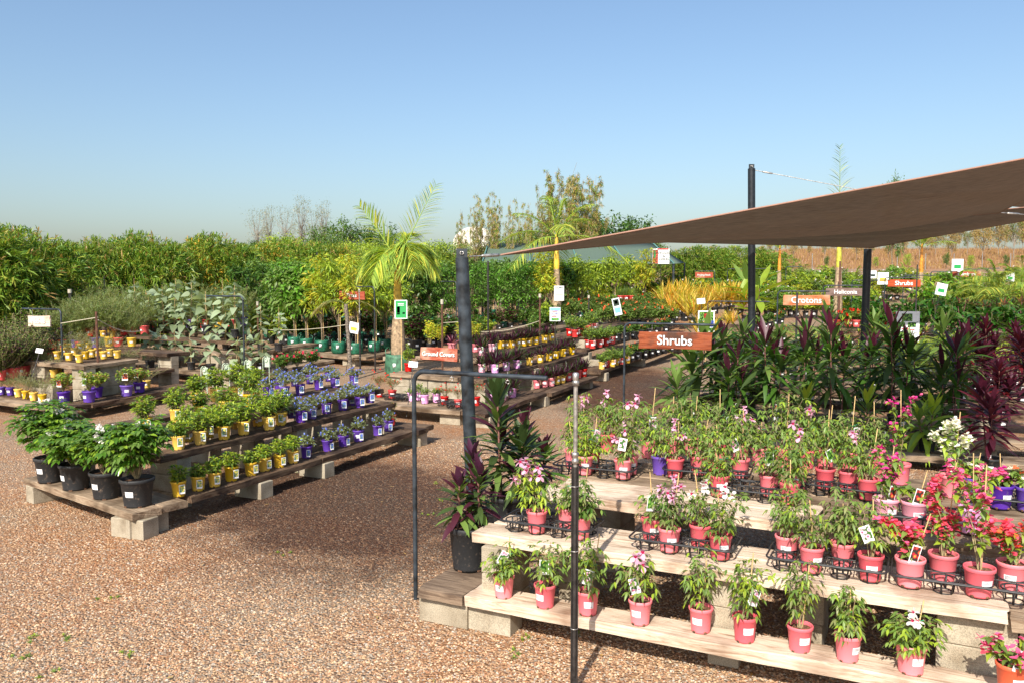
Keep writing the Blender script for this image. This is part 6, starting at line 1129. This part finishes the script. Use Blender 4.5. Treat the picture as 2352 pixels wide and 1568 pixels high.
def riser(bx, by, ty, lab, label_w=.024, X=None):
    b_ = P(bx, by) if X is None else X; z = D(bx, ty, b_[1])[2]-b_[2]; o = empty('sprinkler_stand', b_); tag(o, lab, 'sprinkler stand', 'pickets and sprinkler stands'); zs = z*.72
    mb = MB()
    for a in (0, 2.09, 4.19): mb.box((.011*cos(a+pi/2), .011*sin(a+pi/2), zs*.5), (.005, .026, zs), rz=a)
    mb.box((0, -.004, zs*.5), (.034, .006, zs)); ob('star_picket', mb.mesh('star_picket', M_picket, False), o)
    mb = MB(); mb.tube([(0, -.016, .1), (0, -.016, zs+.05)], .011, 10); ob('water_pipe', mb.mesh('water_pipe', M_picket), o)
    mb = MB(); mb.tube([(0, -.016, zs-.02), (0, -.016, z-.08)], .0125, 12); mb.lathe([(.013, 0), (.02, .0), (.021, .02), (.016, .024), (.016, .04), (.021, .044), (.021, .062), (.013, .066)], 14, c=(0, -.016, zs)); ob('riser_pipe', mb.mesh('riser_pipe', M_galv), o)
    mb = MB(); mb.lathe([(.013, 0), (.02, .0), (.02, .025), (.015, .03), (.018, .034), (.018, .07), (.012, .075), (.0, .075)], 14, c=(0, -.016, z-.08)); ob('sprinkler_head', mb.mesh('sprinkler_head', M_galv), o)
    for zz in (.28, .62, .9):
        m4 = MB(); m4.tube([(.021*cos(t), -.006+.02*sin(t), zs*zz) for t in np.linspace(0, 6.28, 12)], .003, 5, 0, False); ob('wire_tie', m4.mesh('wire_tie', M_galv), o)
riser(1320, 1585, 852, 'sprinkler stand in the foreground, black picket with a galvanised riser', X=(.365, 4.72, 0))
riser(827, 850, 664, 'dark sprinkler stand in front of the Trees board', X=(D(827, 784, 20)[0], 20, g(20)))
def rope(a, b_, sag, lab):
    mb = MB(); mb.tube(bend(a, b_, 14, -sag), .009, 5); tag(ob('rope', mb.mesh('rope', M_rope)), lab, 'rope', 'ropes strung between pickets')
rope(D(140,743,15.8), D(226,729,15.6), .0, 'pale rope from the Natives post to a picket'); rope(D(168,690,21), D(300,718,20), .05, 'pale rope sloping down over the feathery bushes'); rope(D(226,735,15.6), D(330,760,17), .1, 'pale rope right of the natives picket'); rope(D(593,757,21), D(827,741,20), .08, 'rope strung in front of the bagged trees'); rope(D(1016,742,17.2), D(1060,739,17.4), .0, 'rope right of the capped picket'); rope(D(1085,762,21.8), D(1240,737,22), .1, 'rope past the green bags right of the steel post')
# palm in a bag with its bulging trunk
RS.seed(3); Yp = 19.6
pf = [(2.9, 1.02, 1.8, .12, 1.3), (.35, 1.1, 2.1, .02, 1.3)]+[(a_, e_, L_, d_) for a_, e_, L_, d_ in ((1.2, 1.15, 1.6, .5), (.2, .95, 1.5, .75), (-.3, .85, 1.45, .95), (3.4, .85, 1.4, 1.0), (-1.2, .9, 1.4, 1.0), (-2.0, .9, 1.4, 1.0), (1.7, 1.0, 1.5, .8), (-.9, 1.1, 1.5, .85), (4.2, .8, 1.4, 1.05), (2.6, .95, 1.4, .9), (5.4, 1.0, 1.5, 1.0), (.6, .8, 1.4, .9))]
bp_ = D(915, 839, Yp); pz = g(Yp)
o = empty('palm', (bp_[0], Yp, pz)); tag(o, 'large feather palm with bulging ringed trunk standing in a faded green bag', 'palm')
for nm, me, _ in f_palm(th=1.2, n=13, tr=.115, shaft=1.3, spec=pf, ll=.62, lw=.032, leaflets=46): 
    q = ob(nm, me, o, (0, 0, .42)); 
ob('bag', bag_me(.3, .55, M_bagold), o)
# rough-trunked small cycad palm
pt = [(0, 0, 0), (-.05, 0, .9), (-.1, 0, 1.75)]; mbt = MB(); mbt.tube(bend(pt[0], pt[2], 14, 0, .008), .045*(1+.06*np.array([(-1)**i for i in range(14)])), 10)
Yc = 19.0; bc = D(802, 849, Yc); o = empty('palm', (bc[0]+.05, Yc, g(Yc))); tag(o, 'small rough-trunked palm with a few thin arching fronds by the Trees board', 'palm'); ob('trunk', mbt.mesh('trunk', plain('rough_trunk', srgb('70665a'), .9, var=.4, scale=30, bump=1)), o)
mbc = MB(); [pinnate(mbc, (-.1, 0, 1.75), [cos(a), .2*sin(a), .55], .9, 20, .012, .2, droop=.75, w=(2, 1), stem_m=0, sr=.008) for a in (3.0, 2.4, .4, 3.6)]; ob('crown', mbc.mesh('fronds', [Lf['olive'], Lf['straw']]), o)
def palm(x, ybase, Y, sc_, lab, rzz=0, me=None):
    b_ = D(x, ybase, Y); o = place('palm', me, (b_[0], Y, g(Y)), rzz, sc_, lab, 'palm', 'feather palms'); return o
RS.seed(11); pA = f_palm(th=1.6, fl=1.9, n=11, tr=.08, shaft=.9, seed=1, droop=.5); pB = f_palm(th=.5, fl=1.5, n=14, tr=.06, shaft=.3, seed=2, el=(.3, 1.4), droop=.5); pC = f_palm(th=1.9, fl=1.5, n=9, tr=.09, shaft=1.2, seed=4, el=(.5, 1.5), shaftcol='d88a30', droop=.35)
palm(1278, 700, 30, 1.5, 'feather palm with yellow shaft behind the sail edge', .5, pA); palm(1789, 660, 40, 1.0, 'palm with orange shaft under the sail', 0, pC); palm(2115, 640, 36, 1.05, 'slim green-shafted palm right of the sail post', 2, pC)
palm(1925, 660, 31, 1.27, 'palm whose single upright frond shows above the sail', 0, f_palm(th=1.9, tr=.09, shaft=1.1, spec=[(1.5, 1.5, 2.7, .03), (2.5, 1.2, 1.4, .4), (4.4, 1.1, 1.4, .5)], ll=.55, lw=.03, shaftcol='b8b040'))
for i, (x, Y, s_, lab) in enumerate([(2250,34,1.3,'low clumping palm at right, leftmost of its cluster'),(2300,32,1.6,'largest low clumping palm at right'),(2352,36,1.6,'low clumping palm cut by the right edge'),(1845,44,1.2,'small yellowish palm under the sail at left'),(1960,46,1.1,'small yellowish palm left of the sail post'),(2040,48,1.1,'small yellowish palm right of the sail post'),(2210,48,1.2,'small palm behind the Climbers board'),(2080,52,1.1,'pale fan-like small palm by the far track')]): palm(x, 640, Y, s_, lab, i, pB)
# ------------------------------------------------------------------ shade sails
M_sail = None
def sailmat():
    m, nt, ns, ln = newmat('shade_cloth_brown'); tc = N(nt, 'ShaderNodeTexCoord'); mp = N(nt, 'ShaderNodeMapping'); mp.inputs['Scale'].default_value = (3, 60, 3); ln.new(tc.outputs['UV'], mp.inputs[0]); nz = N(nt, 'ShaderNodeTexNoise'); nz.inputs['Scale'].default_value = 3; nz.inputs['Detail'].default_value = 5
    mp.inputs['Rotation'].default_value = (0, 0, .2); ln.new(tc.outputs['Object'], mp.inputs[0]); ln.new(mp.outputs[0], nz.inputs[0]); r = ramp(nt, [(.3, srgb('85786c')), (.7, srgb('a89a8a'))]); ln.new(nz.outputs[0], r.inputs[0])
    b = N(nt, 'ShaderNodeBsdfDiffuse'); t = N(nt, 'ShaderNodeBsdfTranslucent'); tr = N(nt, 'ShaderNodeBsdfTransparent'); ln.new(r.outputs[0], b.inputs[0]); ln.new(r.outputs[0], t.inputs[0])
    m1 = N(nt, 'ShaderNodeMixShader'); m1.inputs[0].default_value = .38; ln.new(b.outputs[0], m1.inputs[1]); ln.new(t.outputs[0], m1.inputs[2]); m2 = N(nt, 'ShaderNodeMixShader'); m2.inputs[0].default_value = .07; ln.new(m1.outputs[0], m2.inputs[1]); ln.new(tr.outputs[0], m2.inputs[2])
    o = N(nt, 'ShaderNodeOutputMaterial'); ln.new(m2.outputs[0], o.inputs[0]); return m
M_sail = sailmat(); M_hem = plain('sail_hem', srgb('96705e'), .6, var=.05)
def sail(A, B, Cc, label, belly=.3, edge=.04, n=54, folds=()):
    A, B, Cc = [np.array(q, float) for q in (A, B, Cc)]; V = []; idx = {}; cen = (A+B+Cc)/3
    for i in range(n+1):
        for j in range(n+1-i):
            a, b, c = i/n, j/n, 1-i/n-j/n; p = A*a+B*b+Cc*c; p = p+(cen-p)*edge*4*max(a*b*(1-c), b*c*(1-a), a*c*(1-b))*1.0*(1-27*a*b*c)
            p = p+np.array([0, 0, -belly])*27*a*b*c*.6
            for fa, fw in folds: p = p+np.array([0, 0, -fw])*np.exp(-((b/(b+c+1e-6)-fa)/.05)**2)*min(1, 4*a*(1-a))
            p = p+np.array([0, 0, 1.])*(.018*sin(34*b/(b+c+.02)+2)*min(1, 3*a)*min(1, 2.2*(1-a))+.012*sin(9*a+17*b))*(27*a*b*c)**.3
            idx[i, j] = len(V); V.append(p)
    Fc = []; Q = MB()
    for i in range(n):
        for j in range(n-i):
            Fc.append((idx[i, j], idx[i+1, j], idx[i, j+1]))
            if j < n-i-1: Fc.append((idx[i+1, j], idx[i+1, j+1], idx[i, j+1]))
    Q.add(V, Fc); o = empty('shade_sail', tuple(V[idx[0, 0]])); c0 = np.array(V[idx[0, 0]]); Q.v = [v-c0 for v in Q.v]; me = Q.mesh('cloth', M_sail); cl = ob('cloth', me, o); tag(o, label, 'shade sail', 'brown shade sails')
    s_ = cl.modifiers.new('s', 'SOLIDIFY'); s_.thickness = .004
    for nm, ed in (('hem', [idx[i, 0] for i in range(n+1)]), ('hem', [idx[0, j] for j in range(n+1)]), ('hem', [idx[i, n-i] for i in range(n+1)])):
        h_ = MB(); h_.tube([np.array(V[k])-c0 for k in ed], .009, 6); ob('hem', h_.mesh('hem', M_hem), o)
    return o
def cable(a, b_, lab, r=.007):
    a, b_ = np.array(a), np.array(b_); mb = MB(); mb.tube([a, b_], r, 6); d = b_-a; L = np.linalg.norm(d); d /= L; mb.tube([a+d*.12, a+d*.13, a+d*.3, a+d*.31], [r, r*2.2, r*2.2, r], 8); tag(ob('tension_cable', mb.mesh('tension_cable', M_galv)), lab, 'cable', 'sail tension cables')
S1 = D(1150, 586, 7.7); S2 = D(2671, 305, 6.6); S3 = D(2296, 489, 11.0)
sail(S1, S2, S3, 'large brown shade sail sweeping from the front post up to the right', belly=.34, edge=.03)
cable(tuple(np.array(tp)+[.07, 0, .01]), S1, 'short turnbuckle between thick post and sail tip'); cable(S3, D(2560, 510, 11.4), 'white cable from the inner sail corner to the right edge')
Sb = D(2000, 570, 16.3); Sq = D(2045, 450, 14.6); Sa = D(1480, 556, 14.0); Sc = D(2750, 440, 13.5)
sail(Sa, Sb, Sc, 'second brown sail behind, tied low to the post by the Heliconia board', belly=.2, edge=.03)
cable(tuple(np.array(tp2)+[.07, 0, -.03]), Sq, 'long pale cable from the tall post down behind the sail')
S4 = Sq; sail(S4, D(2700, 420, 18), D(2600, 500, 24), 'third sail sliver at the right edge', belly=.1)
# green shade roof
def shade_house():
    o = empty('shade_house', D(1330, 600, 38)); tag(o, 'low pale green shade cloth roof on thin dark poles', 'shade structure'); c0 = np.array(D(1330, 600, 38)); Y0, Y1 = 36.0, 44.0
    a, b_, c_, d_ = [np.array(q)-c0 for q in (D(1108, 603, Y0), D(1547, 606, Y0), D(1500, 560, Y1), D(1122, 558, Y1))]; n = 12; V = [(a*(1-i/n)+b_*i/n)*(1-t)+(d_*(1-i/n)+c_*i/n)*t+np.array([0, 0, -.12*sin(pi*t)*(.4+.6*abs(sin(i*pi/4)))]) for t in np.linspace(0, 1, 5) for i in range(n+1)]
    mb = MB(); mb.add(V, [(j*(n+1)+i, j*(n+1)+i+1, (j+1)*(n+1)+i+1, (j+1)*(n+1)+i) for j in range(4) for i in range(n)]); e = np.array(D(1572, 604, Y1))-c0; mb.add([b_, e, c_], [(0, 1, 2)])
    q = ob('roof_cloth', mb.mesh('roof_cloth', plain('shade_cloth_green', srgb('667a6a'), .8, var=.08, trans=.25)), o); q.modifiers.new('s', 'SOLIDIFY').thickness = .02
    for k in (0, 3, 6, 9, 12): m2 = MB(); m2.tube([V[k]+[0, 0, .02], V[4*(n+1)+k]+[0, 0, .02]], .035, 6); ob('rafter', m2.mesh('rafter', plain('teal_seam', srgb('5c8a84'), .6)), o)
    for p_ in (a, b_, a*.5+b_*.5, e): m2 = MB(); m2.tube([p_, [p_[0], p_[1], g(c0[1]+p_[1])-c0[2]]], .05, 8); ob('pole', m2.mesh('pole', M_steelp), o)
shade_house()
def dome():
    c = D(1090, 556, 70); r = 3.3*70/64; o = empty('polytunnel', (c[0], 70, g(70))); tag(o, 'white arched polytunnel end glimpsed behind the tall bamboo', 'greenhouse'); zt_ = D(1090, 521, 70)[2]-g(70)
    mb = MB(); rx = D(1140, 556, 70)[0]-c[0]; n = 20; V = []; 
    for y in (0, 14):
        V += [(rx*cos(t), y, zt_*(1-.62)*sin(t)**.9*1.0+zt_*.62) for t in np.linspace(0, pi, n+1)]
    mb.add(V, [(i, i+1, n+2+i, n+1+i) for i in range(n)]); k = len(V); mb.add(V[:n+1]+[(rx*cos(t), 0, 0) for t in np.linspace(0, pi, n+1)], [(i+1, i, n+1+i, n+2+i) for i in range(n)])
    for x in (-rx, rx): mb.add([(x, 0, 0), (x, 14, 0), (x, 14, zt_*.62), (x, 0, zt_*.62)], [(0, 1, 2, 3)])
    ob('skin', mb.mesh('skin', plain('white_film', srgb('dcd6cc'), .6, var=.1, scale=3)), o)
    for t in np.linspace(.4, 2.7, 6): m2 = MB(); m2.tube([(rx*cos(t), -.03, 0), (rx*cos(t), -.03, zt_*.38*sin(t)**.9+zt_*.62)], .04, 5); ob('rib', m2.mesh('rib', M_cap), o)
dome()
M_tagf = plain('faded_tag', srgb('b8c8b0'), .5, var=.15)
# ------------------------------------------------------------------ bamboo hedge, trees beyond
RS.seed(21); bb = [f_bamboo(h=4.0, r=1.9, seed=i) for i in range(2)]+[f_bamboo(h=4.0, r=1.9, cols=('bambooyellow', 'bamboo', 'bamboodark', 'gold'), w=(3, 4, 3, 1))]
def by_top(kind, me, x, top, Y, h0, lab, cat, grp, rzz=None, wsc=1.):
    c = D(x, top, Y); z = g(Y, c[0]); s_ = (c[2]-z)/h0; o = place(kind, me, (c[0], Y, z-.02), RS.uniform(0, 6) if rzz is None else rzz, s_, lab, cat, grp); o.scale = (s_*wsc, s_*wsc, s_); return o
GBm = 'bamboo clumps of the boundary hedge'
hed = [(-80,485,20.5,1.),(10,490,21.5,.95),(78,500,22.5,.8),(160,560,33,.9),(222,522,27,.75),(285,518,27.5,.8),(345,512,28,.75),(400,545,33,.9),(445,528,30,.75),(505,517,30.5,.85),(560,548,33,.9),(620,545,35,1),(672,532,36,1),(725,534,37,1),(780,548,38,1),(830,560,39,1),(885,560,40,1),(940,565,41,1),(1000,555,42,1),(1050,565,42,1)]
for i, (x, t_, Y, ws) in enumerate(hed): by_top('bamboo_clump', bb[i % 3 if i > 7 else i % 2], x, t_+8, Y, 4.1, 'dense bamboo clump in boundary hedge, %s' % ('leftmost' if i == 0 else ORD[i]+' from left'), 'bamboo', GBm, None, ws)
for i, (x, t_, Y) in enumerate([(1575,560,46),(1625,556,47),(1680,558,48),(1735,560,49),(1775,575,50)]): by_top('bamboo_clump', bb[i % 2], x, t_, Y, 4.1, 'dense bamboo clump under the sail, %s from left' % ORD[i], 'bamboo', GBm, None, 1.2)
RS.seed(5); tb = [f_tallbamboo(h=7.2, r=1.3, seed=i, dens=d_) for i, d_ in enumerate((.8, 1.25))]
tbs = [(1078,450,41,0),(1118,430,42,0),(1150,425,42,0),(1205,440,43,0),(1250,405,44,0),(1290,378,44,1),(1322,385,44,1),(1352,395,45,1),(1300,470,46,1),(1370,480,47,1)]
for i, (x, t_, Y, k) in enumerate(tbs): by_top('bamboo_clump', tb[k], x, t_, Y, 7.1, '%s tall bamboo stand against the sky, %s from left' % (('sparse greyish', 'thick orange-tinted')[k], ORD[i]), 'bamboo', 'tall bamboo stands', None, .62 if k == 0 else .75)
RS.seed(6); tt = [tree(5, .8, 1.9, ('mid', 'deep', 'olive'), nclump=60, per=70, L=.2, W=.09, trunk=.12, clr=.12, k=2), tree(5, .5, 2.0, ('deep', 'dark', 'mid'), nclump=60, per=70, L=.22, W=.1, trunk=.12, clr=.12), tree(5, .6, 2.2, ('lime', 'yellowgreen', 'mid'), nclump=60, per=60, L=.22, W=.09, trunk=.1, clr=.12)]
RS.seed(7); wisp = [tree(6, 1.2, 1.3, ('bushgrey', 'dull', 'dryleaf'), tw=M_twig, nclump=46, per=20, L=.13, W=.03, trunk=.06, clr=.12, inner=.1) for _ in range(2)]
for i, (x, t_, Y) in enumerate([(590,460,58),(618,470,60),(655,452,58),(690,445,58),(720,462,60),(745,458,60)]): by_top('bare_tree', wisp[i % 2], x, t_, Y, 6, 'thin grey feathery tree against the sky, %s from left' % ORD[i], 'tree', 'thin grey trees beyond the hedge', None, .8)
GF = 'leafy trees beyond the hedge'
for x, t_, Y, k, ws, lab in [(785,500,55,0,.9,'round green tree right of the thin grey trees'),(735,520,50,0,.8,'low dark tree between grey trees'),(868,508,55,1,.9,'dark tree just left of the large palm'),(900,530,50,1,.8,'dark tree behind the large palm crown'),(1385,482,52,1,.9,'dark tree right of the orange bamboo'),(1435,490,52,1,1,'broad dark tree above the sail edge'),(1462,510,54,0,.8,'smaller tree at the sail edge'),(2055,402,70,0,.35,'tree top peeping above the sail'),(650,530,46,2,.9,'low yellowish tree under the grey ones'),(830,545,44,2,.8,'pale yellow-green tree left of the palm'),(870,552,43,2,.8,'yellowish large-leaved tree left of the palm'),(1000,545,50,2,1,'yellow-green tree right of the palm'),(1180,530,52,2,.9,'yellow-green tree under the tall bamboo'),(1230,520,54,0,.9,'green tree under the tall bamboo'),(1340,500,52,0,.9,'green tree below the orange bamboo'),(1130,545,60,0,.9,'green tree right of the white polytunnel'),(1060,548,60,2,.7,'shrubby tree left of the white polytunnel')]:
    by_top('tree', tt[k], x, t_, Y, 5, lab, 'tree', GF, None, ws)
RS.seed(8)
for i, (x, Y) in enumerate(zip(np.linspace(-100, 1500, 34), RS.uniform(47, 60, 34))): by_top('tree', tt[[0, 2, 1][i % 3]], x, (552 if x > 1130 or x < 1000 else 562)+RS.uniform(-6, 8), Y, 5, 'leafy tree in the back belt, %s from left' % ORD[i], 'tree', 'back belt of trees', None, 1.)
# dry scrub hillside at right
RS.seed(9); dry = [tree(6, 1.5, 1.7, ('dryleaf', 'tan', 'olive'), tw=M_twig, nclump=46, per=60, L=.3, W=.09, trunk=.07, clr=.14, inner=.1) for _ in range(2)]+[tree(6, 2.2, 1.5, ('olive', 'mid', 'brown'), tw=M_twig, nclump=44, per=40, L=.2, W=.08, trunk=.08, clr=.12)]
for i, (x, Y) in enumerate(zip(np.linspace(1750, 2460, 40), np.tile([98, 122, 108, 130], 10))): by_top('dry_tree', dry[i % 3], x, 548-max(0, x-1950)*.12+RS.uniform(-14, 16), Y, 6, 'dry thin-stemmed tree on the brown hillside, %s from left' % ORD[i], 'tree', 'dry trees on the hillside', None, .8)
for i, x in enumerate([2085, 2175, 2230, 2310, 2012, 1900]): by_top('small_tree', tt[[2, 0][i % 2]], x, 575+RS.uniform(0, 18), 84, 5, 'green sapling at foot of the brown hillside, %s' % ['centre', 'right of centre', 'right', 'far right', 'near the sail post', 'left'][i], 'tree', 'saplings at the hill foot', None, .6)
mb = MB(); n = 60000; X = RS.uniform(20, 110, n); Y = RS.uniform(83, 128, n); Z = np.array([g(y, x) for x, y in zip(X, Y)]); mb.leaves(np.stack([X, Y, Z], -1), np.stack([RS.uniform(-.4, .4, n), RS.uniform(-.3, .3, n), np.ones(n)], -1), RS.uniform(.25, .6, n)*(.6+.8*(np.sin(X*.7)*np.sin(Y*.9)>0)), .08, droop=.1, k=1, m=choose(n, (2, 1)), roll=3, wp=[1, .2])
tag(ob('dry_grass', mb.mesh('dry_grass', [Lf['brown'], Lf['tan']])), 'tall dry tan grass covering the hillside', 'grass', None, 'stuff')
mb = MB()
for i in range(9): mb = MB(); mb.tube([(0, 0, 0), (0, 0, 1.6)], .04, 6); x = 1800+i*65; Y = 82; c = D(x, 620, Y); tag(ob('fence_post', mb.mesh('fence_post', M_galv), None, (c[0], Y, g(Y, c[0]))), 'thin pale fence post before the brown hillside, %s from left' % ORD[i], 'post', 'far fence posts')
# fallen leaves on gravel
for i, (x, y, lab) in enumerate([(795,985+12,'curled tan leaf on gravel'),(940,958+70,'tan leaf lying left of the thick post'),(1432,868+60,'pale leaf on the wet path patch')]):
    mb = MB(); mb.leaves([(0, 0, .015)], [(1, .3, .05)], .12, .04, droop=.1, k=4, fold=.4); tag(ob('fallen_leaf', mb.mesh('fallen_leaf', Lf['tan']), None, P(x, y), i), lab, 'leaf')

# faded upright name tags standing at the back of the left bench
for i, (x, y, h_) in enumerate([(470,905,.42),(482,898,.3),(520,892,.4),(570,885,.42),(612,878,.44)]):
    p_ = P(x, y, .8); o = empty('name_tag', p_, .3*(i % 3-1)); tag(o, 'tall faded pale green name tag with looped outline on left bench, %s from left' % ORD[i], 'plant tag', 'tall faded name tags'); z0 = h_*.45
    a_ = np.linspace(0, pi, 9); mb = MB(); mb.tube([(-.05, 0, 0), (-.05, 0, z0+h_*.4)]+[(-.05*cos(t), 0, z0+h_*.4+.05*sin(t)) for t in a_[1:-1]]+[(.05, 0, z0+h_*.4), (.05, 0, 0)], .006, 5); mb.tube([(.025*cos(t), 0, z0+h_*.38+.03*sin(t)) for t in np.linspace(0, 6.28, 12)], .005, 5, 0, False); ob('outline', mb.mesh('outline', M_tagf), o)
    mb = MB(); mb.box((.02, .008, z0+h_*.3), (.085, .002, h_*.35)); ob('panel', mb.mesh('panel', M_tagf, False), o)

# leaf litter and small weeds on the gravel
RS.seed(31); mb = MB(); n = 420; Y = 4.6+RS.rand(n)**1.3*16; X = (RS.rand(n)*2-1)*Y*.62; mb.leaves(np.stack([X, Y, np.array([g(y) for y in Y])+.014], -1), np.stack([RS.uniform(-1, 1, n), RS.uniform(-1, 1, n), RS.uniform(-.05, .15, n)], -1), RS.uniform(.02, .055, n), RS.uniform(.008, .018, n), droop=.1, k=3, fold=.3, m=choose(n, (3, 2, 1)))
tag(ob('leaf_litter', mb.mesh('leaf_litter', [Lf['tan'], Lf['brown'], Lf['straw']])), 'dead brown leaves scattered over the gravel', 'leaf litter', None, 'stuff')
mb = MB()
for x, y in [(1180, 1500), (60, 1470), (140, 1465), (240, 1380), (40, 1520), (690, 1085), (1010, 1110), (1225, 1462), (1330, 1462), (1020, 1150), (980, 1180), (1380, 930), (1400, 925), (650, 1270), (120, 1545), (300, 1500)]:
    p_ = P(x, y, 0)
    for _ in range(3): q = np.array(p_)+[RS.uniform(-.08, .08), RS.uniform(-.08, .08), .005]; k = 14; mb.leaves(np.repeat(q[None], k, 0), fan(k, .1, 1.2, RS.rand()*6), RS.uniform(.015, .04, k), .008, droop=.3, k=2, m=choose(k, (2, 1)))
tag(ob('weeds', mb.mesh('weeds', [Lf['fresh'], Lf['lime']])), 'tiny green weeds sprouting in the gravel', 'weeds', None, 'stuff')
